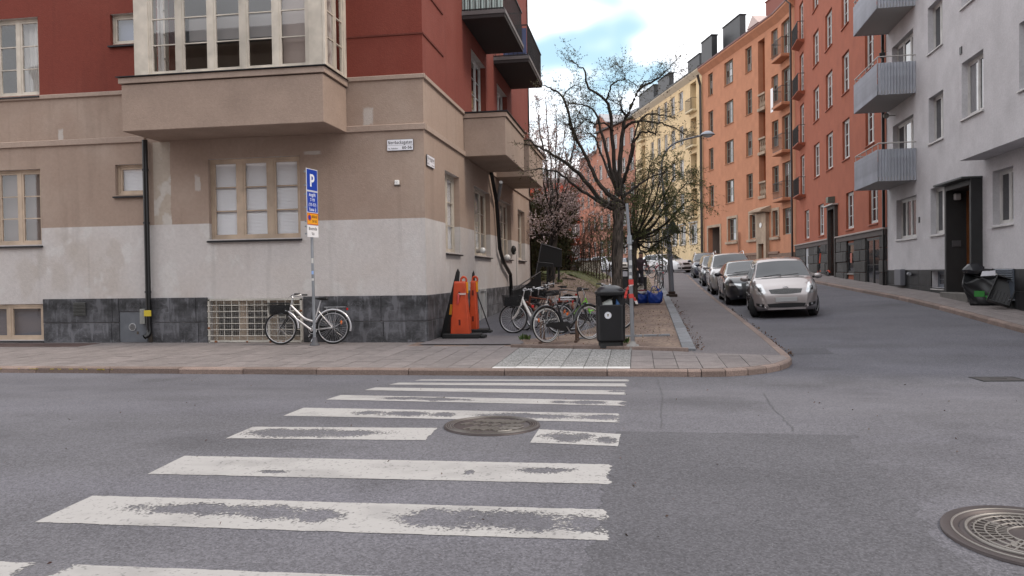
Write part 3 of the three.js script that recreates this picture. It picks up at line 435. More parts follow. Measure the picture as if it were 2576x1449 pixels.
  // bay
  const bay = mesh('bay', [chf(bayS0, bayS1, 4.52, 5.46, 0, bayOut, 0.012)], plaster([0.36, 0.268, 0.215]), corner, FF);
  mesh('bay_moulding', [hull([[bayS0 - 0.04, 5.47, 0], [bayS1 + 0.04, 5.47, 0], [bayS0 - 0.04, 5.6, 0], [bayS1 + 0.04, 5.6, 0], [bayS0 - 0.04, 5.48, bayOut + 0.04], [bayS1 + 0.04, 5.48, bayOut + 0.04], [bayS0 - 0.04, 5.59, bayOut + 0.04], [bayS1 + 0.04, 5.59, bayOut + 0.04]])], mBeige, bay);
  mesh('bay_flashing', [hull([[bayS0 - 0.08, 5.6, 0], [bayS1 + 0.08, 5.6, 0], [bayS0 - 0.08, 5.6, bayOut + 0.08], [bayS1 + 0.08, 5.6, bayOut + 0.08], [bayS0 - 0.08, 5.615, bayOut + 0.08], [bayS1 + 0.08, 5.615, bayOut + 0.08], [bayS0 + 0.2, 5.66, 0], [bayS1 - 0.1, 5.66, 0], [bayS0 + 0.2, 5.66, bayOut - 0.1], [bayS1 - 0.1, 5.66, bayOut - 0.1]])], M.darkMetal, bay);
  const bz = bayOut - 0.1, q0 = FF.px(336, 100, bz).s, q1 = FF.px(372, 100, bz).s, q2 = FF.px(776, 100, bz).s, q3 = FF.px(818, 100, bz).s;
  for (const c of [[q0, q1, bz - 0.2, bz], [q2, q3 - 0.052, bz - 0.2, bz], [q3 - 0.05, q3 + 0.01, bz - 0.06, bz + 0.02]]) mesh('bay_post', chf(c[0], c[1], 5.64, 8.1, c[2], c[3], 0.008), M.creamLight, bay);
  win(corner, FF, q1, q2, 5.64, 7.9, { n: 5, bars: 3, fm: M.creamLight, off: bz, r: 0.02, sill: null, mw: 0.11, fw: 0.04, back: 'curtain', curt: [[0.02, 0.06]] });
  mesh('roller_blind', bx(lerp(q1, q2, 0.82), q2 - 0.05, 5.68, 7.86, bz - 0.2, bz - 0.19), mat([0.30, 0.245, 0.22], { rough: 0.9 }), bay); mesh('roller_blind', bx(lerp(q1, q2, 0.22), lerp(q1, q2, 0.78), 6.35, 6.8, bz - 0.26, bz - 0.25), mat([0.24, 0.22, 0.21], { rough: 0.9 }), bay);
  const FB = new Frame(-4.3 + q3, 15.6 - bz + 0.05, -4.3 + q3, 15.6);
  win(corner, FB, 0.05, bz - 0.1, 5.64, 7.9, { n: 2, bars: 3, fm: M.creamLight, r: 0.02, sill: null, fw: 0.05, mw: 0.05, back: 'curtain', curt: [[0.1, 0.9]] });
  const FBL = new Frame(-4.3 + q0, 15.6, -4.3 + q0, 15.6 - bz); win(corner, FBL, 0.05, bz - 0.1, 5.64, 7.9, { n: 2, bars: 3, fm: M.creamLight, r: 0.02, sill: null });
  mesh('bay_roof', [chf(q0 - 0.1, q3 + 0.1, 7.9, 8.3, 0, bayOut + 0.05, 0.01)], M.creamLight, bay); mesh('bay_post', [chf(q3 - 0.1, q3 + 0.005, 5.64, 8, 0, 0.12, 0.006)], M.creamLight, bay);
  // side wall with its openings
  const sw = [[1120, 411, 1156, 607, 2], [1193, 459, 1233, 618, 3], [1258, 492, 1286, 628, 3], [1303, 517, 1320, 636, 2]].map(a => [...pr(FS, a[0], a[1], a[2], a[3]), a[4]]);
  for (const w of sw) { w[2] = 2.05; w[3] = 3.92; }
  const dA = pr(FS, 1186, 150, 1222, 273), dB = pr(FS, 1250, 200, 1275, 272); dA[2] = dB[2] = 5.55; dA[3] = dB[3] = 7.55;
  mesh('side_wall', extr(rect(0.003, 16.3, -0.8, 14), -0.4, 0, [...sw.map(w => hole(w)), hole(dA), hole(dB)]), mS, corner, FS);
  sw.forEach((w, i) => win(corner, FS, w[0], w[1], w[2], w[3], { n: w[4], bars: 2, r: 0.14, back: i === 0 ? 'blind' : 'curtain', curt: [[0.03, 0.97]], fm: M.creamLight }));
  for (const w of [dA, dB]) win(corner, FS, ...w, { n: 3, bars: 3, r: 0.16, fm: M.whiteWood, back: 'curtain', curt: [[0.1, 0.5]], sill: null });
  for (const [a, b, nm] of [[3.8, 7.0, 0], [8.2, 11.6, 1]]) {
    const ob = mesh('parapet_bay', chf(a, b, 4.52, 5.48, 0, 1.08, 0.012), plaster([0.39, 0.30, 0.245]), corner, FS);
    mesh('bay_moulding', hull([[a - 0.03, 5.49, 0], [b + 0.03, 5.49, 0], [a - 0.03, 5.6, 0], [b + 0.03, 5.6, 0], [a - 0.03, 5.49, 1.115], [b + 0.03, 5.49, 1.115], [a - 0.03, 5.6, 1.115], [b + 0.03, 5.6, 1.115]]), mBeige, ob);
    mesh('coping', chf(a - 0.06, b + 0.06, 5.605, 5.64, -0.0, 1.15, 0.01), M.darkMetal, ob);
    // balcony above
    const y0 = nm ? 8.02 : 7.98, bal = mesh('balcony', [chf(a, b, y0, y0 + 0.16, 0, 1.1, 0.01)], mat([0.035, 0.03, 0.03], { rough: 0.8 }), corner, FS);
    mesh('edge_board', [bx(a - 0.012, b + 0.012, y0 + 0.1, y0 + 0.2, 1.1, 1.12), bx(a - 0.02, a - 0.001, y0 + 0.1, y0 + 0.2, 0, 1.1)], mat([0.16, 0.15, 0.15], { rough: 0.6, map: T.grime }), bal);
    mesh('handrail', [bx(a, b, y0 + 1.12, y0 + 1.15, 1.04, 1.09), bx(a, a + 0.04, y0 + 1.12, y0 + 1.15, 0, 1.04), bx(b - 0.04, b, y0 + 1.12, y0 + 1.15, 0, 1.04), bx(a, b, y0 + 0.22, y0 + 0.25, 1.05, 1.08), bx(a + 0.005, a + 0.035, y0 + 0.22, y0 + 0.25, 0, 1.05)], M.black, bal);
    for (let s = a + 0.02; s <= b; s += 0.115) mesh('baluster', bx(s - 0.007, s + 0.007, y0 + 0.16, y0 + 1.12, 1.058, 1.072), M.black, bal);
    for (let z = 0.06; z < 1.04; z += 0.14) mesh('baluster', bx(a + 0.012, a + 0.026, y0 + 0.16, y0 + 1.12, z - 0.007, z + 0.007), M.black, bal);
    if (!nm) { const l = []; for (let z = 0.03; z < 1.05; z += 0.07) l.push(cyl([a + 0.06, y0 + 0.2, z], [a + 0.06, y0 + 1.2, z], 0.037, 0.037, 8)); mesh('screen', l, mat([0.42, 0.52, 0.50], { rough: 0.35 }), bal); }
    else mesh('screen', [bx(a + 0.05, a + 0.06, y0 + 0.3, y0 + 1.05, 0.5, 1.03), bx(a + 0.07, a + 0.5, y0 + 0.17, y0 + 0.35, 0.3, 1.0)], mat([0.10, 0.13, 0.25], { rough: 0.8 }), bal);
  }
  // pipes on the side
  const sp = (u, v, z = 0.1) => { const p = FS.px(u, v, z); return [p.s, p.y, z]; };
  const d1 = [sp(1236, 434), sp(1249, 505), sp(1253, 560), sp(1257, 625), sp(1267, 660), sp(1284, 690), sp(1286, 725), sp(1287, 790)];
  mesh('downpipe', d1.slice(1).map((p, i) => cyl(d1[i], p, 0.06, 0.06, 12)).concat(d1.map(p => sph(...p, 0.06, 1, 1, 1, 10))), M.pipe, corner, FS);
  const d2 = [sp(1260, 458, 0.35), sp(1255, 490, 0.2), sp(1250, 508)]; mesh('downpipe', d2.slice(1).map((p, i) => cyl(d2[i], p, 0.055, 0.055, 12)).concat(sph(...d2[1], 0.055)), M.zinc, corner, FS);
  mesh('cable', tube([sp(1300, 640, 0.02), sp(1300, 690, 0.02), sp(1301, 735, 0.02)], 0.01, 8, 5), mat([0.3, 0.29, 0.28]), corner, FS);
  // cellar door on the side
  const dr = mesh('cellar_door', [bx(5.3, 5.36, -0.6, pT, 0, 0.05), bx(6.2, 6.26, -0.6, pT, 0, 0.05), bx(5.36, 6.2, pT - 0.06, pT, 0, 0.05), bx(5.36, 6.2, -0.6, pT - 0.06, -0.03, 0.01)], mat([0.5, 0.5, 0.5], { rough: 0.6, map: T.grime }), corner, FS); mesh('door_panel', [bx(5.45, 5.75, 0.65, 0.95, 0.01, 0.02), bx(5.45, 5.75, -0.2, 0.4, 0.01, 0.02)], mat([0.3, 0.31, 0.31], { rough: 0.6 }), dr);
  // rest of the shell
  mesh('rear_wall', [bx(-17.3, -4.3, -0.5, 14, -31.9, -31.5), bx(-17.3, -16.9, -0.5, 14, -31.5, -15.6)], mBeige, corner); mesh('roof', [bx(-17.6, -4.0, 14, 14.4, -32.2, -15.2)], M.darkMetal, corner);
  mesh('floor', [bx(-16.9, -4.75, 5.0, 5.2, -31.4, -16.05), bx(-16.9, -4.75, 1.2, 1.35, -31.4, -16.05), bx(-16.9, -4.75, 8.5, 8.7, -31.4, -16.05)], M.room, corner); mesh('inner_wall', [bx(-16.9, -4.75, -0.4, 13.9, -20.1, -20)], M.room, corner);
}
// ---------- street name plates and small wall fittings ----------
function sign(w, h, cw, draw) { const c = document.createElement('canvas'); c.width = cw; c.height = Math.round(cw * h / w); const x = c.getContext('2d'); draw(x, c.width, c.height); const t = new THREE.CanvasTexture(c); t.colorSpace = THREE.SRGBColorSpace; return t; }
function plate(parent, name, w, h, t, m0, tx, rough = 0.35) {   // enamel plate with its print on the front face
  const p = mesh(name, [chf(-w / 2, w / 2, -h / 2, h / 2, 0, t, Math.min(0.006, t * 0.45))], m0, parent);
  const f = mesh('print', new THREE.PlaneGeometry(w - 0.006, h - 0.006), mat([1, 1, 1], { rough, map: tx, metres: false }), p); f.position.z = t + 0.0015; return p;
}
function streetPlate(F, u, v, w, h, name, nums, kv, left, label) {
  const q = F.px(u, v), t = thing('street_name_plate', label, 'street sign', null, F.w(q.s, q.y, 0.012)); t.quaternion.copy(F.q);
  plate(t, 'enamel_plate', w, h, 0.02, mat([0.10, 0.10, 0.11], { rough: 0.4 }), sign(w, h, 768, (x, W, H) => {
    x.fillStyle = '#16161a'; x.fillRect(0, 0, W, H); x.fillStyle = '#e6e6ec'; x.fillRect(6, 6, W - 12, H * 0.53 - 9); x.fillRect(6, H * 0.53 + 3, W - 12, H * 0.47 - 9); x.fillStyle = '#121215'; x.textBaseline = 'middle';
    const put = (s, px, cx, cy, maxw, al) => { x.font = 'bold ' + px + 'px sans-serif'; const k = Math.min(1, maxw / x.measureText(s).width); x.save(); x.translate(cx, cy); x.scale(k, 1); x.textAlign = al; x.fillText(s, 0, 0); x.restore(); };
    put(name, H * 0.40, W / 2, H * 0.285, W * 0.92, 'center'); put(nums, H * 0.36, left ? W * 0.05 : W * 0.95, H * 0.755, W * 0.38, left ? 'left' : 'right'); put(kv, H * 0.19, left ? W * 0.95 : W * 0.05, H * 0.82, W * 0.36, left ? 'right' : 'left');
  })); return t;
}
streetPlate(FF, 1007.5, 365, 0.565, 0.235, 'Norrbackagatan', '60-56', 'kv. Pakolen', false, 'white enamel street plate reading Norrbackagatan 60-56 on the beige front wall');
streetPlate(FS, 1080.5, 407, 0.60, 0.235, 'Väringgatan', '4-2', 'kv. Pakolen', true, 'white enamel street plate reading Väringgatan 4-2 round the house corner');
{ const q = FF.px(999.5, 459.5), t = thing('junction_box', 'small white square junction box below the Norrbackagatan plate', 'junction box', null, FF.w(q.s, q.y, 0)); mesh('cover', chf(-0.05, 0.05, -0.05, 0.05, 0, 0.05, 0.012), mat([0.75, 0.74, 0.72], { rough: 0.5 }), t); mesh('screw', cyl([0, 0, 0.05], [0, 0, 0.053], 0.006, 0.006, 8), mat([0.3, 0.28, 0.26]), t); mesh('back_plate', bx(-0.07, 0.07, -0.075, -0.045, 0, 0.008), mat([0.14, 0.11, 0.09], { rough: 0.9 }), t); }
function globe(u, v, r, black, label) { const z = 0.2, q = FS.px(u, v, z), t = thing('wall_lamp', label, 'wall lamp', null, FS.w(q.s, q.y, 0)); t.quaternion.copy(FS.q);
  if (black) { mesh('housing', [sph(0, 0, 0.06, 0.16, 0.75, 1, 0.6, 18)], M.black, t); mesh('diffuser', sph(0, -0.06, 0.1, 0.1, 0.8, 0.8, 0.6, 14), mat([0.5, 0.5, 0.48], { rough: 0.3 }), t); }
  else { mesh('base', [cyl([0, -0.02, 0], [0, -0.01, 0.1], 0.06, 0.05, 14)], mat([0.3, 0.27, 0.24], { rough: 0.5 }), t); mesh('globe', sph(0, 0, 0.1 + r * 0.85, r, 1, 1, 1, 20), mat([0.72, 0.72, 0.70], { rough: 0.25, clearcoat: 0.5 }), t); } }
globe(1217, 630, 0.085, 0, 'white globe lamp under the triple window of the side wall'); globe(1277, 648, 0.105, 0, 'white globe lamp beside the bent black downpipe'); globe(1302, 629, 0, 1, 'black half-round lamp beside the last window of the side wall');
// =================== HOUSES ALONG THE SIDE STREET ===================
const camPt = (u, zc) => { const xc = (u - CX) / FPX * zc, t = 9.13 * Math.PI / 180; return { x: xc * Math.cos(t) - zc * Math.sin(t), d: xc * Math.sin(t) + zc * Math.cos(t) }; };
const onFac = u => { let b = null; for (let d = 12; d < 80; d += 0.02) { const p = new THREE.Vector3(facX(d), 1.5, -d).sub(EYE).applyQuaternion(CQ.clone().invert()); const uu = CX + FPX * p.x / -p.z; if (uu <= u) { b = d; break; } } return { x: facX(b), d: b }; };
const rH = rng(77);
const paneMix = (a = 0.75) => () => rH() < a ? M.paneDark : M.paneLit;
const roofM = { red: mat([0.17, 0.045, 0.035], { rough: 0.55, map: T.grime }), dark: mat([0.02, 0.021, 0.025], { rough: 0.5, map: T.grime }) };
function shell(F, parent, o) {                           // front wall with openings, end walls, back and roof
  const { h, y0 = -0.5, m, holes = [], depth = 11, th = 0.35, s0 = 0, s1 = F.len, roof, rise = 2.6, cornice, cm = m } = o;
  mesh('front_wall', extr(rect(s0, s1, y0, h), -th, 0, holes), m, parent, F);
  mesh('rear_wall', [bx(s0, s0 + 0.3, y0, h, -depth, -th), bx(s1 - 0.3, s1, y0, h, -depth, -th), bx(s0 + 0.3, s1 - 0.3, y0, h, -depth, -depth + 0.3)], m, parent, F);
  if (roof) mesh('roof', hull([[s0, h + 0.02, 0.38], [s1, h + 0.02, 0.38], [s0, h + 0.14, 0.38], [s1, h + 0.14, 0.38], [s0, h + rise, -depth * 0.45], [s1, h + rise, -depth * 0.45], [s0, h + 0.02, -depth], [s1, h + 0.02, -depth]]), roof, parent, F);
  else mesh('roof', bx(s0, s1, h + 0.002, h + 0.2, -depth, 0), M.darkMetal, parent, F);
  if (cornice) mesh('cornice', hull([[s0, h - 0.5, 0], [s1, h - 0.5, 0], [s0, h - 0.42, 0.06], [s1, h - 0.42, 0.06], [s0, h - 0.1, 0.34], [s1, h - 0.1, 0.34], [s0, h + 0.012, 0.34], [s1, h + 0.012, 0.34], [s0, h + 0.012, 0], [s1, h + 0.012, 0]]), cm, parent, F);
}
function rail(parent, F, a, b, y0, y1, z, m, step = 0.1, zs = 0) {   // iron balcony front with returns to the wall
  const r = mesh('railing', [bx(a, b, y1 - 0.03, y1, z - 0.02, z + 0.02), bx(a, b, y0, y0 + 0.025, z - 0.015, z + 0.015), bx(a, a + 0.03, y1 - 0.03, y1, zs, z - 0.02), bx(b - 0.03, b, y1 - 0.03, y1, zs, z - 0.02)], m, parent, F);
  for (let s = a; s <= b + 0.001; s += step) mesh('baluster', bx(s - 0.008, s + 0.008, y0 + 0.025, y1 - 0.03, z - 0.008, z + 0.008), m, r); return r;
}
// ---------- white house ----------
const pWR = onFac(2233), FW = new Frame(pWR.x, pWR.d, facX(11), 11);
{
  const t = thing('apartment_house', 'white rendered apartment house with grey corrugated balconies and black plinth', 'building', null);
  const wm = plaster([0.60, 0.588, 0.605]), gm = [0.9, 1.1].map(k => mat([0.022 * k, 0.023 * k, 0.026 * k], { rough: 0.5, map: T.stone }));
  const L = FW.len, sB = FW.px(2413, 405, 0.58).s, offB = 0.58, pl = 1.47;
  const w = { b1: pr(FW, 2246, 295, 2298, 400), b2: pr(FW, 2244, 80, 2297, 200), g1: pr(FW, 2255, 497, 2306, 599), c1a: pr(FW, 2334, 3, 2371, 122), c1b: pr(FW, 2336, 236, 2373, 353), c1c: pr(FW, 2341, 470, 2376, 588), g2: pr(FW, 2497, 424, 2549, 563), bs: pr(FW, 2345, 682, 2377, 724), lv: pr(FW, 2507, 676, 2555, 751) };
  w.b1[2] = 4.4; w.b2[2] = 7.17; w.b1[3] = 6.5; w.b2[3] = 9.25; const b3 = [w.b2[0], w.b2[1], 9.95, 12.0];
  const pD = [FW.px(2376, 600, 0.27).s, FW.px(2443, 600, 0.27).s];
  shell(FW, t, { h: 17, m: wm, th: 0.4, holes: [...['b1', 'b2', 'g1', 'c1a', 'c1b', 'c1c', 'g2', 'bs'].map(k => hole(w[k])), hole(b3), hole([pD[0] + 0.09, pD[1] - 0.09, 0.4, 3.72])] });
  const wo = { fm: M.whiteWood, r: 0.16, bars: 0, glass: paneMix(0.9), sill: M.whiteWood, sillOut: 0.05, fw: 0.06 };
  win(t, FW, ...w.g1, { ...wo, n: 4, glass: M.paneMatt }); for (const k of ['c1a', 'c1b', 'c1c', 'g2']) win(t, FW, ...w[k], { ...wo, n: 2 });
  for (const k of [w.b1, w.b2, b3]) win(t, FW, ...k, { ...wo, n: 3, sill: null, glass: paneMix(0.5) });
  win(t, FW, ...w.bs, { ...wo, n: 1, bars: 1, fm: mat([0.16, 0.18, 0.21], { rough: 0.5 }), glass: M.paneDark });
  // louvred cellar window
  { const [a, b, c, d] = w.lv, m = mat([0.10, 0.12, 0.15], { rough: 0.5 }), lv = mesh('louvre', [bx(a, b, c, d, 0.02, 0.05)], m, t, FW); for (let i = 0; i < 6; i++) mesh('slat', bx(a, b, -0.012, 0.012, -0.02, 0.02).rotateX(0.6).translate(0, d - 0.03 - i * 0.05, 0.06), mat([0.15, 0.17, 0.20], { rough: 0.4 }), lv); mesh('sill', bx(a - 0.03, b + 0.03, c - 0.03, c, 0.02, 0.1), M.zinc, lv); }
  // plinth
  const cuts = [[-0.02, w.bs[0]], [w.bs[1], pD[0] - 0.01], [pD[1] + 0.01, w.lv[0]], [w.lv[1], L]];
  for (const [a, b] of cuts) { const n = Math.max(1, Math.round((b - a) / 1.1)); for (let i = 0; i < n; i++) for (const [c, d] of [[-0.3, 0.95], [0.95, pl]]) mesh('plinth_stone', chf(lerp(a, b, i / n) + 0.003, lerp(a, b, (i + 1) / n) - 0.003, c + 0.003, d - 0.003, 0, 0.03, 0.005), gm[Math.floor(rH() * 2)], t, FW); }
  for (const [c, d] of [[-0.3, w.bs[2]], [w.bs[3], pl]]) mesh('plinth_stone', bx(w.bs[0], w.bs[1], c, d, 0, 0.028), gm[0], t, FW); mesh('plinth_stone', bx(w.lv[0], w.lv[1], -0.3, w.lv[2], 0, 0.028), gm[0], t, FW);
  // projecting bay on the near half
  const q = pr(FW, 2419, 141, 2474, 286, offB), q2 = [q[0], q[1], q[2] + 2.77, q[3] + 2.77], q3 = [q[0] + 3.2, q[1] + 3.2, q[2], q[3]];
  const yB = FW.y(2413, 405, offB), bay = mesh('bay', extr(rect(sB, L, yB, 17), 0.004, offB, [q, q2, q3].map(k => hole(k))), wm, t, FW);
  for (const k of [q, q2, q3]) { win(t, FW, ...k, { ...wo, n: 2, off: offB, r: 0.14, sillOut: 0.05 }); }
  // balconies of corrugated sheet
  const ba = FW.px(2304, 300).s, b0 = ba - 3.05, bm = mat([0.46, 0.485, 0.54], { rough: 0.4, map: T.grime });
  for (const y of [4.36, 7.13, 9.9, 12.67]) {
    const bl = mesh('balcony', [bx(b0, ba, y, y + 0.12, 0.0, 1.13)], mat([0.36, 0.35, 0.345], { rough: 0.9 }), t, FW);
    const cor = (len, n) => { const pts = [], k = n * 8; for (let i = 0; i <= k; i++) pts.push([len * i / k, 0.018 * Math.sin(i / 8 * Math.PI * 2)]); for (let i = k; i >= 0; i--) pts.push([len * i / k, 0.018 * Math.sin(i / 8 * Math.PI * 2) - 0.006]); return extr(pts, 0, 1.02).rotateX(-Math.PI / 2); };
    mesh('balcony_front', cor(3.05, 34).translate(b0, y - 0.02, 1.15), bm, bl); mesh('balcony_side', cor(1.13, 12).rotateY(Math.PI / 2).translate(ba + 0.005, y - 0.02, 1.13), bm, bl);
    mesh('balcony_side', cor(1.13, 12).rotateY(Math.PI / 2).translate(b0 - 0.005, y - 0.02, 1.13), bm, bl);
    mesh('handrail', [cyl([b0, y + 1.2, 1.12], [ba, y + 1.2, 1.12], 0.02), cyl([ba, y + 1.2, 0], [ba, y + 1.2, 1.12], 0.02), cyl([b0, y + 1.2, 0], [b0, y + 1.2, 1.12], 0.02), ...[0.02, 0.25, 0.5, 0.75, 0.98].map(f => cyl([lerp(b0, ba, f), y + 0.1, 1.1], [lerp(b0, ba, f), y + 1.2, 1.12], 0.012))], mat([0.42, 0.40, 0.38], { rough: 0.5 }), bl);
  }
  // entrance
  const yt = FW.y(2443, 449, 0.27), st = RP(8.5, FW.o.z * -1 - (pD[0] + pD[1]) / 2);
  const pm = mat([0.030, 0.030, 0.031], { rough: 0.6, map: T.grime }), po = mesh('portal', [chf(pD[0], pD[0] + 0.12, -0.2, yt, -0.36, 0.27, 0.008), chf(pD[1] - 0.12, pD[1], -0.2, yt, -0.36, 0.27, 0.008), chf(pD[0] + 0.12, pD[1] - 0.12, yt - 0.15, yt, -0.36, 0.27, 0.008)], pm, t, FW);
  mesh('door', bx(pD[0] + 0.12, pD[1] - 0.12, 0.3, yt - 0.15, -0.32, -0.25), mat([0.22, 0.075, 0.018], { rough: 0.45, map: T.grime }), po); mesh('canopy', chf(pD[0] - 0.2, pD[1] + 0.02, yt + 0.003, yt + 0.06, -0.0, 0.5, 0.01), mat([0.05, 0.055, 0.055], { rough: 0.6 }), po);
  mesh('door_lamp', [chf(pD[0] + 0.121, pD[0] + 0.25, yt - 0.4, yt - 0.22, -0.08, 0.08, 0.02)], mat([0.5, 0.5, 0.5], { rough: 0.4 }), po); mesh('entry_board', bx(pD[0] + 0.121, pD[0] + 0.15, 2.1, 2.27, -0.1, 0.12), mat([0.09, 0.09, 0.095], { rough: 0.4 }), po);
  mesh('step', chf(pD[0] - 0.05, pD[1] + 0.05, st - 0.3, st + 0.17, 0.0, 0.38, 0.015), mat([0.20, 0.19, 0.175], { rough: 0.85, map: T.grit }), po);
  // fittings
  const mb = pr(FW, 2265, 677, 2281, 718); mesh('meter_box', chf(mb[0], mb[1], mb[2], mb[3], 0.03, 0.2, 0.02), mat([0.15, 0.155, 0.175], { rough: 0.5 }), t, FW); const pp = FW.px(2297, 689); mesh('wall_pipe', cyl([pp.s - 0.25, pp.y, 0.08], [pp.s + 0.2, pp.y + 0.0, 0.16], 0.05, 0.05, 12), M.zinc, t, FW);
  for (const [u, v, k] of [[2313, 553, 0.07], [2418, 127, 0.07]]) { const p = FW.px(u, v, u > 2400 ? 0.58 : 0); mesh('vent', bx(p.s - k, p.s + k, p.y - 0.09, p.y + 0.09, u > 2400 ? 0.56 : 0, (u > 2400 ? 0.58 : 0) + 0.02), M.black, t, FW); }
  mesh('downpipe', cyl([-0.09, 0.6, 0.1], [-0.09, 16.8, 0.1], 0.055, 0.055, 10), M.pipe, t, FW);
  const gl = FW.px(2233, 291, 0.25); mesh('balcony_lamp', [sph(gl.s, gl.y, 0.3, 0.1), cyl([gl.s, gl.y, 0], [gl.s, gl.y, 0.3], 0.015)], mat([0.25, 0.24, 0.22], { rough: 0.3 }), t, FW);
  const pt = thing('potted_plant', 'bare potted plant standing on the middle balcony rail', 'plant', null, FW.w(ba - 0.15, 8.33, 0.95)); mesh('pot', lathe([[0, 0], [0.07, 0], [0.1, 0.15], [0.085, 0.15], [0.08, 0.12], [0, 0.12]], 12), M.black, pt); mesh('stems', [[0.1, 0.3, 0], [-0.05, 0.35, 0.05], [0.18, 0.22, -0.03], [0.02, 0.28, -0.08]].map(p => cyl([0, 0.1, 0], p, 0.008, 0.004, 5)), mat([0.04, 0.045, 0.02]), pt);
}
// ---------- red house ----------
const pR0 = onFac(2004), FR = new Frame(pR0.x, pR0.d, pWR.x, pWR.d);
{
  const t = thing('apartment_house', 'deep orange-red apartment house with white windows on a granite base', 'building', null);
  const wm = plaster([0.345, 0.100, 0.054]), F = FR, L = F.len, yP = 2.98;
  const cols = [[2015, 2025, 1], [2049, 2063, 0], [2080, 2097, 0], [2121, 2139, 0], [2179, 2201, 0]].map(([a, b, k]) => [F.s(a), F.s(b), k]);
  const rows = [6.38, 9.3, 12.2, 15.1], wins = [];
  for (const [a, b, k] of cols) for (const y of rows) wins.push([a, b, k ? y - 0.6 : y, y + 1.72, k]);
  for (const [a, b] of [[2024.5, 2036], [2059, 2073], [2129, 2148], [2186, 2209]]) wins.push([F.s(a), F.s(b), 3.27, 4.85, 0]);
  const dr = [F.s(2090), F.s(2106), 0.9, 4.35], shop = [F.s(2134), F.s(2151), 1.35, 2.65], sd = [F.s(2181), F.s(2216), 0.8, 2.72], wd = [F.s(2029), F.s(2036), 1.3, 2.7], ws = [F.s(2060), F.s(2069), 1.5, 2.7];
  shell(F, t, { h: 18.6, m: wm, holes: [...wins.map(w => hole(w)), hole(dr), hole(shop), hole(sd), hole(wd), hole(ws)], roof: roofM.red, cornice: true });
  for (const w of wins) { win(t, F, w[0], w[1], w[2], w[3], { fm: M.whiteWood, n: 2, bars: w[4] ? 3 : 2, r: 0.1, fw: 0.07, st: 0.055, mw: 0.05, glass: paneMix(0.85), sill: w[4] ? null : mat([0.3, 0.09, 0.05], { rough: 0.7 }), sillOut: 0.06 }); if (w[4]) { mesh('balcony', hull([[w[0] - 0.3, w[2] - 0.2, 0], [w[1] + 0.3, w[2] - 0.2, 0], [w[0] - 0.35, w[2] - 0.05, 0.4], [w[1] + 0.35, w[2] - 0.05, 0.4], [w[0] - 0.35, w[2], 0.4], [w[1] + 0.35, w[2], 0.4], [w[0] - 0.35, w[2], 0], [w[1] + 0.35, w[2], 0]]), wm, t, F); rail(t, F, w[0] - 0.32, w[1] + 0.32, w[2] + 0.01, w[2] + 1.0, 0.36, M.black, 0.11); } }
  // granite base in blocks
  const gm = [0.85, 1, 1.2].map(k => mat([0.10 * k, 0.095 * k, 0.092 * k], { rough: 0.88, map: T.grit, bump: T.gravel, bs: 0.012 }));
  const gaps = [dr, shop, sd, wd, ws].map(h => [h[0] - 0.02, h[1] + 0.02, h[2], h[3]]).sort((a, b) => a[0] - b[0]);
  for (let k = 0; k < 5; k++) { const y0 = 0.45 + k * 0.46, y1 = y0 + 0.46; let s = -0.05; while (s < L - 0.05) { const g0 = gaps.find(h => s >= h[0] - 0.01 && s < h[1] - 0.01 && h[2] < y1 && h[3] > y0); if (g0) { s = g0[1]; continue; } const nx = gaps.filter(h => h[0] > s && h[2] < y1 && h[3] > y0).reduce((m, h) => Math.min(m, h[0]), L); const e = Math.min(nx, s + 0.8 + rH() * 0.9); if (e - s > 0.06) mesh('base_stone', chf(s + 0.006, e - 0.006, y0 + 0.006, y1 - 0.006, 0, 0.06 + rH() * 0.05, 0.025), gm[Math.floor(rH() * 3)], t, F); s = e; } }
  const bmat = mat([0.075, 0.055, 0.05], { rough: 0.7, map: T.grime }); for (const [a, b] of [[0, dr[0] - 0.15], [dr[1] + 0.15, L]]) { mesh('base_band', bx(a, b, 2.75, 2.95, 0, 0.1), bmat, t, F); mesh('base_coping', chf(a, b, 2.95, 3.02, 0, 0.16, 0.01), mat([0.30, 0.25, 0.23], { rough: 0.7 }), t, F); }
  mesh('portal', [chf(dr[0] - 0.16, dr[0], 0.7, 4.5, -0.3, 0.15, 0.01), chf(dr[1], dr[1] + 0.16, 0.7, 4.5, -0.3, 0.15, 0.01), chf(dr[0], dr[1], 4.35, 4.5, -0.3, 0.15, 0.01)], mat([0.10, 0.085, 0.078], { rough: 0.8, map: T.grit }), t, F); mesh('portal_cap', chf(dr[0] - 0.3, dr[1] + 0.3, 4.503, 4.57, 0, 0.3, 0.01), mat([0.4, 0.38, 0.36], { rough: 0.6 }), t, F); mesh('door', [bx(dr[0], dr[1], 0.7, 4.35, -0.32, -0.26)], mat([0.022, 0.02, 0.02], { rough: 0.5 }), t, F);
  { const p = (dr[0] + dr[1]) / 2, nb = mesh('number_lamp', [hull([[p - 0.25, 4.65, 0], [p + 0.25, 4.65, 0], [p - 0.3, 4.95, 0], [p + 0.3, 4.95, 0], [p - 0.22, 4.67, 0.3], [p + 0.22, 4.67, 0.3], [p - 0.27, 4.93, 0.3], [p + 0.27, 4.93, 0.3]])], mat([0.10, 0.11, 0.09], { rough: 0.4 }), t, F); const n = mesh('number', new THREE.PlaneGeometry(0.4, 0.2), mat([1, 1, 1], { rough: 0.5, map: sign(0.4, 0.2, 128, (x, W, H) => { x.fillStyle = '#5a6450'; x.fillRect(0, 0, W, H); x.fillStyle = '#101010'; x.font = 'bold 56px sans-serif'; x.textAlign = 'center'; x.textBaseline = 'middle'; x.fillText('23', W / 2, H / 2); }), metres: false }), nb); n.position.set(p, 4.8, 0.303); }
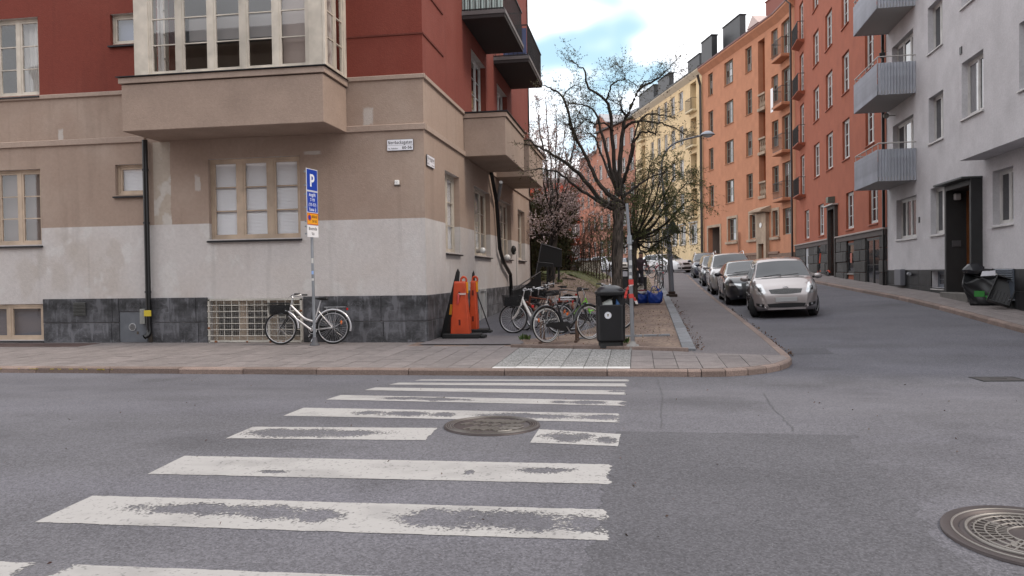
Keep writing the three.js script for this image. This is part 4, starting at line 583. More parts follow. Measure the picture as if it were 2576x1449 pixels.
  win(t, F, ...shop, { fm: M.black, n: 1, bars: 1, r: -0.02, glass: M.paneDark, sill: mat([0.2, 0.19, 0.18]) }); win(t, F, ...sd, { fm: M.black, n: 2, bars: 1, r: -0.02, glass: M.paneDark, sill: null, rowsY: [0.45] }); win(t, F, ...ws, { fm: M.black, n: 1, bars: 0, r: -0.02, glass: M.paneLit, sill: null }); mesh('door', bx(...wd, -0.05, 0.02), mat([0.42, 0.43, 0.46], { rough: 0.5, map: T.grime }), t, F);
  { const p = mesh('poster', new THREE.PlaneGeometry(0.32, 0.42), mat([0.34, 0.08, 0.05], { rough: 0.6 }), t, F); p.position.copy(F.w(lerp(shop[0], shop[1], 0.5), 2.0, 0.03)); p.quaternion.copy(F.q); }
}
// ---------- orange house, its front bends ----------
const q1 = camPt(1962, 50.2), q2 = camPt(1771, 63.4), FA = new Frame(q1.x, q1.d, pR0.x, pR0.d), FO = new Frame(q2.x, q2.d, q1.x, q1.d);
{
  const t = thing('apartment_house', 'light orange apartment house with stone balusters in a recessed strip', 'building', null);
  const wm = plaster([0.50, 0.222, 0.125]), stone = mat([0.44, 0.33, 0.24], { rough: 0.85, map: T.grime }), fm = mat([0.20, 0.20, 0.165], { rough: 0.55 }), H = 17.85, F = FO;
  const cols = [[1785, 1797, 2], [1826, 1848, 3], [1879, 1895, 2], [1944, 1960.5, 2]].map(([a, b, n]) => [F.s(a), F.s(b), n]), rows = [6.6, 9.53, 12.45, 15.4], wins = [], lg = [F.s(1911), F.s(1928)];
  for (const [a, b, n] of cols) for (const y of rows) wins.push([a, b, y, y + 1.68, n]);
  const gw = [[1832, 1854, 3], [1887, 1902, 2]].map(([a, b, n]) => [F.s(a), F.s(b), 3.75, 5.4, n]), gar = [F.s(1782), F.s(1812), 1.2, 4.95], po = [F.s(1912), F.s(1931), 1.0, 4.7];
  const g2 = [F.s(1945), F.s(1958), 3.75, 5.4, 2];
  shell(F, t, { h: H, m: wm, holes: [...[...wins, ...gw, g2].map(w => hole(w)), hole(gar), hole([lg[0], lg[1], 6.5, 17.0]), hole([po[0] + 0.25, po[1] - 0.1, 1.2, 3.3])], roof: roofM.red, rise: 2.2, cornice: true, depth: 12 });
  for (const w of [...wins, ...gw, g2]) win(t, F, w[0], w[1], w[2], w[3], { fm, n: w[4], bars: 2, r: 0.16, fw: 0.05, st: 0.03, mw: 0.035, glass: paneMix(0.8), sill: mat([0.32, 0.15, 0.08], { rough: 0.8 }), sillOut: 0.06 });
  for (const w of [...gw, g2]) { mesh('window_surround', [bx(w[0] - 0.18, w[0], w[2] - 0.05, w[3] + 0.18, 0, 0.04), bx(w[1], w[1] + 0.18, w[2] - 0.05, w[3] + 0.18, 0, 0.04), bx(w[0], w[1], w[3], w[3] + 0.18, 0, 0.04)], stone, t, F); mesh('sill_stone', chf(w[0] - 0.3, w[1] + 0.3, w[2] - 0.25, w[2] - 0.08, 0, 0.16, 0.02), stone, t, F); }
  mesh('garage_surround', [bx(gar[0] - 0.2, gar[0], 1, 5.15, 0, 0.05), bx(gar[1], gar[1] + 0.2, 1, 5.15, 0, 0.05), bx(gar[0], gar[1], gar[3], 5.15, 0, 0.05)], stone, t, F); mesh('passage', [bx(gar[0], gar[1], 1, 4.95, -3.2, -3.1), bx(gar[0] - 0.1, gar[0], 1, 4.95, -3.1, -0.35), bx(gar[1], gar[1] + 0.1, 1, 4.95, -3.1, -0.35), bx(gar[0], gar[1], 4.95, 5.05, -3.1, -0.35)], mat([0.16, 0.12, 0.10], { rough: 0.9 }), t, F);
  // recessed strip with balustrades
  mesh('recess', [bx(lg[0], lg[1], 6.5, 17, -1.3, -1.2), bx(lg[0] - 0.1, lg[0], 6.5, 17, -1.2, -0.35), bx(lg[1], lg[1] + 0.1, 6.5, 17, -1.2, -0.35)], plaster([0.42, 0.13, 0.055]), t, F);
  for (const y of [6.45, 9.4, 12.35]) { const b = mesh('balustrade', [chf(lg[0] - 0.02, lg[1] + 0.02, y - 0.1, y + 0.1, -1.2, 0.1, 0.01), bx(lg[0], lg[1], y + 0.95, y + 1.07, -0.25, 0.06)], stone, t, F); for (let i = 0; i < 4; i++) mesh('baluster', lathe([[0.05, 0], [0.05, 0.08], [0.09, 0.25], [0.035, 0.5], [0.06, 0.65], [0.06, 0.85]], 8).translate(lerp(lg[0], lg[1], (i + 0.5) / 4), y + 0.1, -0.1), stone, b); }
  // stone doorway
  { const p = mesh('portal', [chf(po[0] - 0.05, po[0] + 0.25, 1, 5.35, 0.0, 0.25, 0.01), chf(po[1] - 0.1, po[1] + 0.25, 1, 5.35, 0.0, 0.25, 0.01), chf(po[0] + 0.25, po[1] - 0.1, 3.3, 5.35, 0.0, 0.25, 0.01)], stone, t, F); mesh('canopy', hull([[po[0] - 0.3, 5.36, 0], [po[1] + 0.5, 5.36, 0], [po[0] - 0.3, 5.42, 0.7], [po[1] + 0.5, 5.42, 0.7], [po[0] - 0.3, 5.52, 0.7], [po[1] + 0.5, 5.52, 0.7], [po[0] - 0.3, 5.8, 0], [po[1] + 0.5, 5.8, 0]]), stone, p); mesh('door', bx(po[0] + 0.25, po[1] - 0.1, 1, 3.3, -0.34, -0.28), mat([0.05, 0.035, 0.028], { rough: 0.5 }), p); mesh('number_disc', new THREE.CylinderGeometry(0.17, 0.17, 0.03, 20).rotateX(Math.PI / 2).translate((po[0] + po[1]) / 2 + 0.1, 4.55, 0.27), mat([0.7, 0.7, 0.68], { rough: 0.4 }), p); }
  // base
  const bm = mat([0.27, 0.17, 0.125], { rough: 0.9, map: T.grit }); for (const [a, b] of [[-0.02, gar[0] - 0.2], [gar[1] + 0.2, po[0] - 0.05], [po[1] + 0.25, F.len]]) { const n = Math.max(1, Math.round((b - a) / 1.3)); for (let i = 0; i < n; i++) for (const [c, d] of [[0.6, 1.7], [1.7, 2.55]]) mesh('base_stone', chf(lerp(a, b, i / n) + 0.01, lerp(a, b, (i + 1) / n) - 0.01, c, d - 0.01, 0, 0.1, 0.02), bm, t, F); mesh('base_coping', chf(a, b, 2.55, 2.75, 0, 0.14, 0.03), mat([0.22, 0.14, 0.105], { rough: 0.9 }), t, F); }
  mesh('downpipe', [cyl([F.s(1862), 1.6, 0.12], [F.s(1862), 4.3, 0.12], 0.06, 0.06, 8)], mat([0.32, 0.17, 0.11], { rough: 0.7 }), t, F);
  for (const x of [-0.02, 0.22]) mesh('downpipe', [cyl([x - 0.1, 1.6, 0.14], [x - 0.1, 16.6, 0.14], 0.06, 0.06, 8), cyl([x - 0.1, 16.6, 0.14], [x, 17.4, 0.4], 0.06, 0.06, 8)], mat([0.022, 0.014, 0.013], { rough: 0.4 }), t, F);
  // bent end piece with iron balconies
  const aw = [FA.len * 0.22, FA.len * 0.7], aws = [...rows.map(y => [aw[0], aw[1], y - 0.6, y + 1.68]), [aw[0], aw[1], 3.75, 5.4]];
  shell(FA, t, { h: H, m: wm, holes: aws.map(w => hole(w)), roof: roofM.red, rise: 2.2, cornice: true, depth: 8 });
  aws.forEach((w, i) => { win(t, FA, ...w, { fm, n: 2, bars: 2, r: 0.16, glass: paneMix(0.9), sill: null, st: 0.03 }); if (i < 4) { mesh('balcony', chf(aw[0] - 0.2, aw[1] + 0.2, w[2] - 0.2, w[2], 0, 0.6, 0.03), wm, t, FA); rail(t, FA, aw[0] - 0.15, aw[1] + 0.15, w[2] + 0.01, w[2] + 1.0, 0.55, M.black, 0.14); } });
  mesh('base_stone', bx(0, FA.len - 0.02, 0.6, 2.6, 0, 0.1), bm, t, FA); mesh('downpipe', [cyl([FA.len - 0.15, 1.2, 0.2], [FA.len - 0.15, 17.6, 0.2], 0.07, 0.07, 8), cyl([FA.len - 0.15, 17.6, 0.2], [FA.len - 0.5, 18.1, 0.5], 0.07, 0.07, 8)], mat([0.03, 0.018, 0.016], { rough: 0.4 }), t, FA);
  tag(mesh('bedsheet', new THREE.PlaneGeometry(0.5, 1.5, 6, 8).translate(0, -0.6, 0), mat([0.8, 0.8, 0.8], { rough: 0.9, side: THREE.DoubleSide })), 'white sheet hung over an iron balcony of the orange house', 'sheet').position.copy(FA.w(aw[0] - 0.1, 12.9, 0.6)); scene.children.at(-1).quaternion.copy(FA.q);
  // chimneys and dormer
  const chim = (u0, v0, u1, v1, m, z = -4) => { const a = F.px(u0, v0, z), b = F.px(u1, v1, z); const c = mesh('chimney', chf(a.s, b.s, b.y - 1.5, a.y, z - 0.5, z, 0.02), m, t, F); mesh('chimney_cap', chf(a.s - 0.06, b.s + 0.06, a.y, a.y + 0.1, z - 0.56, z + 0.06, 0.02), m, c); };
  chim(1818, 72, 1862, 128, roofM.dark, -3); chim(1764, 110, 1791, 165, roofM.dark, -2); chim(1926, 8, 1976, 60, mat([0.22, 0.075, 0.055], { rough: 0.8 }), -4);
  const a = F.px(1887, 75, -0.8), b = F.px(1912, 75, -0.8), D = mesh('dormer', [bx(a.s, b.s, 17.6, a.y + 0.0, -3, -0.8)], mat([0.28, 0.085, 0.055], { rough: 0.8 }), t, F); mesh('dormer_window', bx(a.s + 0.12, b.s - 0.12, 18.15, a.y - 0.12, -0.81, -0.77), M.paneDark, D); mesh('dormer_roof', hull([[a.s - 0.15, a.y, -0.6], [b.s + 0.15, a.y, -0.6], [(a.s + b.s) / 2, a.y + 0.75, -0.6], [a.s - 0.15, a.y, -3.2], [b.s + 0.15, a.y, -3.2], [(a.s + b.s) / 2, a.y + 0.75, -3.2]]), mat([0.42, 0.32, 0.29], { rough: 0.45, metal: 0.2 }), D);
}
// ---------- yellow house ----------
const q3 = camPt(1603, 82), FY = new Frame(q3.x, q3.d, q2.x, q2.d);
{
  const t = thing('apartment_house', 'pale yellow apartment house with black roof and chimneys', 'building', null), F = FY, wm = plaster([0.74, 0.56, 0.33]), H = 18.0;
  const wins = []; for (const [a, b, n] of [[1711, 1722, 2], [1690.5, 1701, 2], [1673, 1682, 2], [1656, 1664.5, 2], [1639.5, 1647.5, 2]]) for (const y of [6.75, 9.7, 12.62, 15.6]) wins.push([F.s(a), F.s(b), y, y + 1.6, n]);
  for (const [a, b] of [[1737, 1753], [1711, 1724], [1689, 1702], [1668, 1679], [1645, 1655], [1625, 1634]]) wins.push([F.s(a), F.s(b), 3.85, 5.5, 2, 1]);
  const bal = [[1740, 1755], [1616, 1626]].map(([a, b]) => [F.s(a), F.s(b)]);
  shell(F, t, { h: H, m: wm, holes: [...wins.map(w => hole(w)), ...bal.flatMap(([a, b]) => [6.1, 9.05, 12, 14.95].map(y => hole([a, b, y, y + 2.35])))], roof: roofM.dark, cornice: true, cm: mat([0.5, 0.43, 0.33], { rough: 0.8 }), rise: 3, depth: 12 });
  for (const w of wins) { win(t, F, w[0], w[1], w[2], w[3], { fm: M.whiteWood, n: 2, bars: 2, r: 0.1, fw: 0.05, st: 0.03, mw: 0.03, glass: paneMix(0.6), sill: M.zinc, sillOut: 0.05 }); if (w[5]) mesh('window_surround', [bx(w[0] - 0.15, w[0], w[2], w[3] + 0.1, 0, 0.04), bx(w[1], w[1] + 0.15, w[2], w[3] + 0.1, 0, 0.04), bx(w[0] - 0.25, w[1] + 0.25, w[3] + 0.1, w[3] + 0.2, 0, 0.12)], mat([0.5, 0.48, 0.45], { rough: 0.7 }), t, F); }
  for (const [a, b] of bal) for (const y of [6.1, 9.05, 12, 14.95]) { win(t, F, a + 0.3, b, y, y + 2.3, { fm: M.whiteWood, n: 2, bars: 2, r: 0.55, glass: M.paneDark, sill: null, st: 0.03 }); mesh('niche', [bx(a, a + 0.3, y, y + 2.35, -0.7, -0.6), bx(a - 0.05, a, y, y + 2.35, -0.7, -0.35)], wm, t, F); mesh('balcony', chf(a - 0.15, b + 0.15, y - 0.18, y, -0.6, 0.45, 0.04), mat([0.6, 0.5, 0.33], { rough: 0.8 }), t, F); rail(t, F, a - 0.1, b + 0.1, y + 0.01, y + 0.95, 0.4, mat([0.06, 0.045, 0.035], { rough: 0.6 }), 0.13); }
  mesh('base_stone', bx(0, F.len - 0.3, 0.8, 2.35, 0, 0.08), mat([0.06, 0.055, 0.05], { rough: 0.8 }), t, F);
  const chim = (u0, v0, u1, v1, z = -3) => { const a = F.px(u0, v0, z), b = F.px(u1, v1, z); const c = mesh('chimney', chf(a.s, b.s, b.y - 2, a.y, z - 0.5, z, 0.02), roofM.dark, t, F); mesh('chimney_cap', chf(a.s - 0.06, b.s + 0.06, a.y, a.y + 0.1, z - 0.56, z + 0.06, 0.02), roofM.dark, c); };
  chim(1730, 158, 1760, 195); chim(1655, 206, 1684, 240); chim(1607, 243, 1645, 280);
}
// ---------- houses at the far bend ----------
const q4 = camPt(1505, 92), q5 = camPt(1462, 99), FP = new Frame(q4.x, q4.d, q3.x, q3.d), FQ = new Frame(q5.x, q5.d, q4.x, q4.d);
for (const [F, c, label, H, gable] of [[FP, [0.42, 0.20, 0.14], 'dusty pink apartment house beyond the yellow one, with a small gable', 17.8, 1], [FQ, [0.45, 0.19, 0.125], 'terracotta house behind the bare tree at the far bend', 15.6, 0]]) {
  const t = thing('apartment_house', label, 'building', null), wm = plaster(c), wins = [], n = gable ? 5 : 3;
  for (let i = 0; i < n; i++) for (const y of [3.6, 6.6, 9.5, 12.4, 15.3]) if (y + 1.7 < H) wins.push([F.len * (i + 0.32) / n, F.len * (i + 0.32) / n + 0.95, y, y + 1.6]);
  shell(F, t, { h: H, m: wm, holes: wins.map(w => hole(w)), roof: roofM.dark, rise: 3.2, depth: 11 });
  for (const w of wins) win(t, F, ...w, { fm: M.whiteWood, n: 2, bars: 2, r: 0.1, st: 0.03, mw: 0.03, glass: paneMix(0.6), sill: M.zinc });
  if (gable) { const a = 0, b = 3.2; mesh('gable', extr([[a, H + 0.05], [b, H + 0.05], [b, H + 0.9], [(a + b) / 2, H + 1.9], [a, H + 0.9]], -4, 0.05), wm, t, F); mesh('gable_roof', [hull([[a - 0.3, H + 0.75, 0.3], [(a + b) / 2, H + 1.95, 0.3], [(a + b) / 2, H + 2.1, 0.3], [a - 0.35, H + 0.85, 0.3], [a - 0.3, H + 0.75, -4], [(a + b) / 2, H + 1.95, -4], [(a + b) / 2, H + 2.1, -4], [a - 0.35, H + 0.85, -4]]), hull([[b + 0.3, H + 0.75, 0.3], [(a + b) / 2, H + 1.95, 0.3], [(a + b) / 2, H + 2.1, 0.3], [b + 0.35, H + 0.85, 0.3], [b + 0.3, H + 0.75, -4], [(a + b) / 2, H + 1.95, -4], [(a + b) / 2, H + 2.1, -4], [b + 0.35, H + 0.85, -4]])], mat([0.3, 0.3, 0.32], { rough: 0.5 }), t, F); }
}
{
  const a = camPt(1330, 103), b = camPt(1471, 104), F = new Frame(a.x, a.d, b.x, b.d), t = thing('apartment_house', 'bright red house far behind the blossoming cherry', 'building', null), wm = plaster([0.42, 0.085, 0.05]), wins = [], sc = u => F.s(u);
  for (const u of [1345, 1380, 1418, 1448]) for (const y of [3.6, 6.5, 9.4]) wins.push([sc(u) - 0.6, sc(u) + 0.6, y, y + 1.6]);
  shell(F, t, { h: 14.0, m: wm, holes: wins.map(w => hole(w)), roof: mat([0.3, 0.3, 0.31], { rough: 0.6 }), rise: 2, cornice: true, cm: mat([0.4, 0.39, 0.38]) });
  for (const w of wins) win(t, F, ...w, { fm: M.whiteWood, n: 2, bars: 2, r: 0.06, fw: 0.1, st: 0.05, mw: 0.05, glass: M.paneLit, sill: M.zinc });
}
// ---------- houses across the street, behind the camera (mirrored in the windows, and they screen the low sky) ----------
for (const [xa, xb, d, c, label] of [[14, -8, -8.5, [0.34, 0.31, 0.29], 'grey house across the main street facing the corner house'], [-8, -34, -8.5, [0.28, 0.21, 0.16], 'brown house across the main street, west of the grey one']]) {
  const F = new Frame(xa, d, xb, d), t = thing('apartment_house', label, 'building', null), wins = [];
  for (let s = 1.4; s < F.len - 1.5; s += 3.1) for (const y of [1.6, 4.7, 7.7, 10.7]) wins.push([s, s + 1.5, y, y + 1.6]);
  shell(F, t, { h: 13.5, m: plaster(c), holes: wins.map(w => hole(w)), roof: roofM.dark, cornice: true });
  for (const w of wins) win(t, F, ...w, { fm: M.whiteWood, n: 2, bars: 0, r: 0.1, glass: M.paneDark, sill: null });
}
// =================== CARS ===================
const curve = (k, z) => { if (z <= k[0][0]) return k[0][1]; for (let i = 0; i < k.length - 1; i++) if (z <= k[i + 1][0]) { const t = (z - k[i][0]) / (k[i + 1][0] - k[i][0] || 1); const m = j => { const a = k[Math.max(0, j - 1)], b = k[Math.min(k.length - 1, j + 1)]; return (b[1] - a[1]) / (b[0] - a[0] || 1); }; const h = k[i + 1][0] - k[i][0], sl = (k[i + 1][1] - k[i][1]) / (h || 1); const lim = s => sl === 0 ? 0 : Math.sign(s) !== Math.sign(sl) ? 0 : Math.sign(sl) * Math.min(Math.abs(s), 2.6 * Math.abs(sl)); const m0 = lim(m(i)), m1 = lim(m(i + 1)), t2 = t * t, t3 = t2 * t; return (2 * t3 - 3 * t2 + 1) * k[i][1] + (t3 - 2 * t2 + t) * h * m0 + (3 * t2 - 2 * t3) * k[i + 1][1] + (t3 - t2) * h * m1; } return k.at(-1)[1]; };
const carM = { glass: mat([0.035, 0.042, 0.05], { rough: 0.03, ior: 1.55 }), trim: mat([0.012, 0.012, 0.013], { rough: 0.45 }), lamp: mat([0.55, 0.56, 0.57], { rough: 0.12, clearcoat: 1, metal: 0.5 }), plate: mat([0.42, 0.42, 0.42], { rough: 0.5 }), under: mat([0.008, 0.008, 0.008], { rough: 0.9 }), rim: mat([0.38, 0.38, 0.39], { rough: 0.35, metal: 0.8 }) };
const paintM = (c, metal = 0.5) => mat(c, { rough: 0.32, metal, clearcoat: 1, clearcoatRoughness: 0.04 });
function car(o) {
  const { L, W, H, paint, label, x, d, head = 0, zf, zr, R = 0.3, hoodY, cowl, cowlZ, roofZ, rear = 'hatch', bel = 0.9, nose = 0.72, gl = 0.18 } = o;
  const F = L / 2, Rz = -L / 2, hw = W / 2, t = thing('parked_car', label, 'car', 'cars along the side street');
  const top = rear === 'sedan' ? [[Rz, 0.5], [Rz + 0.04, bel], [Rz + 0.15, bel + 0.1], [Rz + 0.75, bel + 0.13], [Rz + 1.5, H - 0.07], [-0.25, H], [roofZ, H - 0.04]] : [[Rz, 0.5], [Rz + 0.03, bel], [Rz + 0.1, bel + 0.12], [Rz + (rear === 'wagon' ? 0.38 : 0.45), H - 0.1], [Rz + 0.9, H - 0.01], [-0.2, H], [roofZ, H - 0.045]];
  top.push([roofZ + (cowlZ - roofZ) * 0.25, lerp(H - 0.06, cowl, 0.2)], [cowlZ, cowl], [cowlZ + 0.2, cowl - 0.025], [F - 0.42, hoodY + 0.03], [F - 0.16, nose + 0.02], [F - 0.05, nose - 0.12], [F - 0.01, 0.48], [F, 0.36]);
  const belt = [[Rz, 0.5], [Rz + 0.06, bel - 0.02], [Rz + 0.5, bel + 0.05], [0, bel], [cowlZ - 0.1, bel - 0.02], [F - 0.5, hoodY - 0.07], [F - 0.16, nose - 0.06], [F - 0.04, 0.5], [F, 0.34]];
  const wid = [[Rz, hw * 0.72], [Rz + 0.12, hw * 0.9], [Rz + 0.5, hw * 0.985], [-0.2, hw], [F - 0.9, hw * 0.995], [F - 0.42, hw * 0.95], [F - 0.17, hw * 0.84], [F - 0.06, hw * 0.72], [F, hw * 0.6]];
  const st = new Set(); for (let i = 0; i <= 46; i++) st.add(+(Rz + L * i / 46).toFixed(3)); for (const e of [0.01, 0.03, 0.05, 0.08, 0.12, 0.16, 0.22]) { st.add(+(F - e).toFixed(3)); st.add(+(Rz + e).toFixed(3)); }
  const AR = R + 0.055; for (const zw of [zf, zr]) for (let i = 0; i <= 16; i++) st.add(+(zw + AR * Math.cos(i / 16 * Math.PI)).toFixed(3)); for (const z of [cowlZ, roofZ]) st.add(+z.toFixed(3));
  const zs = [...st].sort((a, b) => a - b).filter((z, i, a) => !i || z - a[i - 1] > 0.004), P = [];
  for (const z of zs) {
    const tp = curve(top, z), bl = Math.min(curve(belt, z), tp - 0.02), w = curve(wid, z); let yb = gl + (z > F - 0.3 ? 0.05 * (z - F + 0.3) / 0.3 : 0) + (z < Rz + 0.4 ? 0.1 * (Rz + 0.4 - z) / 0.4 : 0);
    for (const zw of [zf, zr]) if (Math.abs(z - zw) < AR) yb = Math.max(yb, R + Math.sqrt(AR * AR - (z - zw) ** 2));
    yb = Math.min(yb, bl - 0.03); const gh = clamp((tp - bl) / (H - bel), 0, 1), wr = lerp(w * 0.93, hw * 0.70, gh), a = [];
    a.push([0, yb], [w * 0.9, yb], [w * 0.985, Math.min(bl - 0.02, Math.max(yb + 0.012, 0.34))], [w, Math.min(bl - 0.015, Math.max(yb + 0.024, lerp(gl, bl, 0.55)))], [w * 0.992, Math.min(bl - 0.01, Math.max(yb + 0.03, bl - 0.09))], [w * 0.955, bl], [lerp(w * 0.93, wr, 0.12), lerp(bl, tp, 0.1)], [lerp(w * 0.93, wr, 0.86), lerp(bl, tp, 0.84)], [wr * 0.93, lerp(bl, tp, 0.955)], [wr * 0.72, lerp(bl, tp, 0.99) + 0.004], [wr * 0.36, tp + 0.012], [0, tp + 0.018]);
    P.push([...a.map(([X, Y]) => [-X, Y, z]), ...a.slice(0, -1).reverse().map(([X, Y]) => [X, Y, z])]);
  }
  const NJ = P[0].length;
  const patch = (i0, i1, j0, j1, off = 0) => { const pos = [], idx = [], n = j1 - j0 + 1; for (let i = i0; i <= i1; i++) for (let j = j0; j <= j1; j++) pos.push(...P[i][j]); for (let i = 0; i < i1 - i0; i++) for (let j = 0; j < n - 1; j++) { const a = i * n + j, b = a + n; idx.push(a, b, b + 1, a, b + 1, a + 1); } const ge = new THREE.BufferGeometry(); ge.setAttribute('position', new THREE.Float32BufferAttribute(pos, 3)); ge.setIndex(idx); ge.computeVertexNormals(); if (off) { const p = ge.attributes.position, nn = ge.attributes.normal; for (let k = 0; k < p.count; k++) p.setXYZ(k, p.getX(k) + nn.getX(k) * off, p.getY(k) + nn.getY(k) * off, p.getZ(k) + nn.getZ(k) * off); } return ge; };
  const cap = (i, flip) => { const c = P[i], pos = [], idx = []; let cx = 0, cy = 0; for (const p of c) { cx += p[0]; cy += p[1]; } pos.push(cx / NJ, cy / NJ, c[0][2]); c.forEach(p => pos.push(...p)); for (let k = 1; k < NJ; k++) idx.push(0, ...(flip ? [k + 1, k] : [k, k + 1])); const ge = new THREE.BufferGeometry(); ge.setAttribute('position', new THREE.Float32BufferAttribute(pos, 3)); ge.setIndex(idx); ge.computeVertexNormals(); return ge; };
  const body = mesh('body', [patch(0, P.length - 1, 0, NJ - 1), cap(P.length - 1, true), cap(0, false)], paint, t);
  body.geometry.computeBoundingSphere(); body.updateMatrixWorld(true); body.material.side = THREE.DoubleSide;
  const ni = z => zs.reduce((b, q, i) => Math.abs(q - z) < Math.abs(zs[b] - z) ? i : b, 0);
  // glass
  mesh('windscreen', patch(ni(roofZ + 0.06), ni(cowlZ - 0.03), 8, NJ - 9, 0.006), carM.glass, t);
  const cuts = o.sideCuts || [[Rz + 0.55, -0.28], [-0.2, roofZ + (cowlZ - roofZ) * 0.45]];
  for (const [a, b] of cuts) for (const [j0, j1] of [[6, 7], [NJ - 8, NJ - 7]]) mesh('side_window', patch(ni(a), ni(b), j0, j1, 0.006), carM.glass, t);
  mesh('rear_window', patch(ni(Rz + 0.16), ni(Rz + (rear === 'sedan' ? 1.4 : 0.42)), 8, NJ - 9, 0.006), carM.glass, t);
  mesh('underbody', bx(-hw * 0.78, hw * 0.78, gl + 0.02, 0.55, Rz + 0.3, F - 0.35), carM.under, t);
  // front fittings laid on the surface
  const rc = new THREE.Raycaster(); const at = (X, Y) => { rc.set(new THREE.Vector3(X, Y, F + 1), new THREE.Vector3(0, 0, -1)); const h = rc.intersectObject(body)[0]; return h ? h.point.z : null; };
  const decal = (name, c, m, off = 0.006, nu = 12, nv = 6, bulge = 0, parent = t) => { const pos = [], uv = [], idx = []; let last = F - 0.2; for (let j = 0; j <= nv; j++) for (let i = 0; i <= nu; i++) { const u = i / nu, v = j / nv, X = lerp(lerp(c[0][0], c[1][0], u), lerp(c[3][0], c[2][0], u), v), Y = lerp(lerp(c[0][1], c[1][1], u), lerp(c[3][1], c[2][1], u), v) + (c[4] || 0) * Math.sin(u * Math.PI) * (v - 0.5) * 2; const z = at(X, Y) ?? last; last = z; pos.push(X, Y, z + off + bulge * Math.sin(u * Math.PI) * Math.sin(v * Math.PI)); uv.push(u, v); } for (let j = 0; j < nv; j++) for (let i = 0; i < nu; i++) { const a = j * (nu + 1) + i, b = a + nu + 1; idx.push(a, a + 1, b + 1, a, b + 1, b); } const ge = new THREE.BufferGeometry(); ge.setAttribute('position', new THREE.Float32BufferAttribute(pos, 3)); ge.setAttribute('uv', new THREE.Float32BufferAttribute(uv, 2)); ge.setIndex(idx); ge.computeVertexNormals(); ge.userData.keep = true; const q = mesh(name, ge, m, parent); q.material.side = THREE.DoubleSide; return q; };
  const sym = (name, c, m, ...r) => { decal(name, c, m, ...r); decal(name, c.map(p => Array.isArray(p) ? [-p[0], p[1]] : p), m, ...r); };
  o.front({ decal, sym, at, t, F, hw, bx: b => b });
  // bonnet edge, wipers, mirrors
  mesh('cowl', patch(ni(cowlZ - 0.02), ni(cowlZ + 0.07), 9, NJ - 10, 0.004), carM.trim, t);
  const yz = z => curve(top, z) + 0.02; for (const [xa, xb] of [[-hw * 0.55, -0.02], [-0.05, hw * 0.5]]) mesh('wiper', cyl([xa, yz(cowlZ - 0.02) + 0.015, cowlZ + 0.02], [xb, yz(cowlZ - 0.1) + 0.012, cowlZ - 0.07], 0.01, 0.008, 6), carM.trim, t);
  const mz = cowlZ - 0.42, my = bel + 0.07; for (const s of [-1, 1]) { const q = mesh('mirror', [sph(s * (hw + 0.1), my, mz, 0.1, 1.15, 0.72, 0.6, 14)], o.mirrorM || paint, t); mesh('mirror_arm', hull([[s * (hw * 0.93), my - 0.06, mz - 0.04], [s * (hw * 0.93), my, mz + 0.04], [s * (hw + 0.06), my - 0.04, mz], [s * (hw + 0.06), my, mz + 0.02], [s * hw * 0.93, my - 0.06, mz + 0.04]]), carM.trim, q); }
  // doors: seams and handles
  for (const z of o.seams || [Rz + 0.95, -0.24, cowlZ - 0.12]) for (const s of [-1, 1]) { const i = ni(z), l = []; for (let j = 2; j < 6; j++) { const a = P[i][s < 0 ? j : NJ - 1 - j], b = P[i][s < 0 ? j + 1 : NJ - 2 - j]; if (a[1] < gl + 0.1) continue; l.push(cyl([a[0] * 1.0015, a[1], a[2]], [b[0] * 1.0015, b[1], b[2]], 0.004, 0.004, 4)); } if (l.length) mesh('door_seam', l, carM.trim, t); }
  for (const z of [-0.42, ...(o.twoDoor ? [] : [Rz + 1.15])]) for (const s of [-1, 1]) mesh('door_handle', sph(s * (hw * 0.998), bel - 0.12, z, 0.02, 0.8, 0.7, 4.2, 8), o.handleM || paint, t);
  if (o.sideTrim) for (const s of [-1, 1]) mesh('side_moulding', bx(s * hw - 0.012, s * hw + 0.012, 0.5, 0.56, zr + AR + 0.05, zf - AR - 0.05), o.sideTrim, t);
  for (const s of [-1, 1]) mesh('sill_trim', bx(s * hw * 0.93 - 0.02, s * hw * 0.93 + 0.02, gl - 0.02, gl + 0.05, zr + AR, zf - AR), carM.trim, t);
  // wheels
  const tyre = lathe([[R * 0.64, -0.085], [R * 0.9, -0.095], [R, -0.07], [R * 1.005, 0], [R, 0.07], [R * 0.9, 0.095], [R * 0.64, 0.085]], 30).rotateZ(Math.PI / 2), rimD = lathe([[0, -0.02], [R * 0.6, -0.03], [R * 0.66, 0.085], [R * 0.6, 0.09], [R * 0.58, 0.02], [0, 0.01]], 26).rotateZ(-Math.PI / 2);
  for (const [zw, steer] of [[zf, o.steer || 0], [zr, 0]]) for (const s of [-1, 1]) { const wh = mesh('wheel', tyre, M.rubber, t); wh.position.set(s * (hw - 0.12), R, zw); wh.rotation.y = steer; const rim = mesh('rim', rimD, o.darkRim ? carM.trim : carM.under, wh); rim.rotation.y = s > 0 ? 0 : Math.PI; const sp = []; for (let k = 0; k < 5; k++) { const a = k / 5 * Math.PI * 2; sp.push(hull([[0.05, 0.03, -0.03], [0.05, -0.03, -0.03], [0.075, 0.03, 0], [0.075, -0.03, 0], [0.06, 0.02, R * 0.62], [0.06, -0.055, R * 0.62], [0.04, 0.02, R * 0.62], [0.04, -0.055, R * 0.62]].map(p => [p[0] * s, p[1], p[2]])).rotateX(a)); } sp.push(cyl([0.03 * s, 0, 0], [0.085 * s, 0, 0], 0.05, 0.04, 12), tor(R * 0.61, 0.012, 28, 6).rotateY(Math.PI / 2).translate(0.085 * s, 0, 0)); mesh('spokes', sp, o.rimM || carM.rim, wh); }
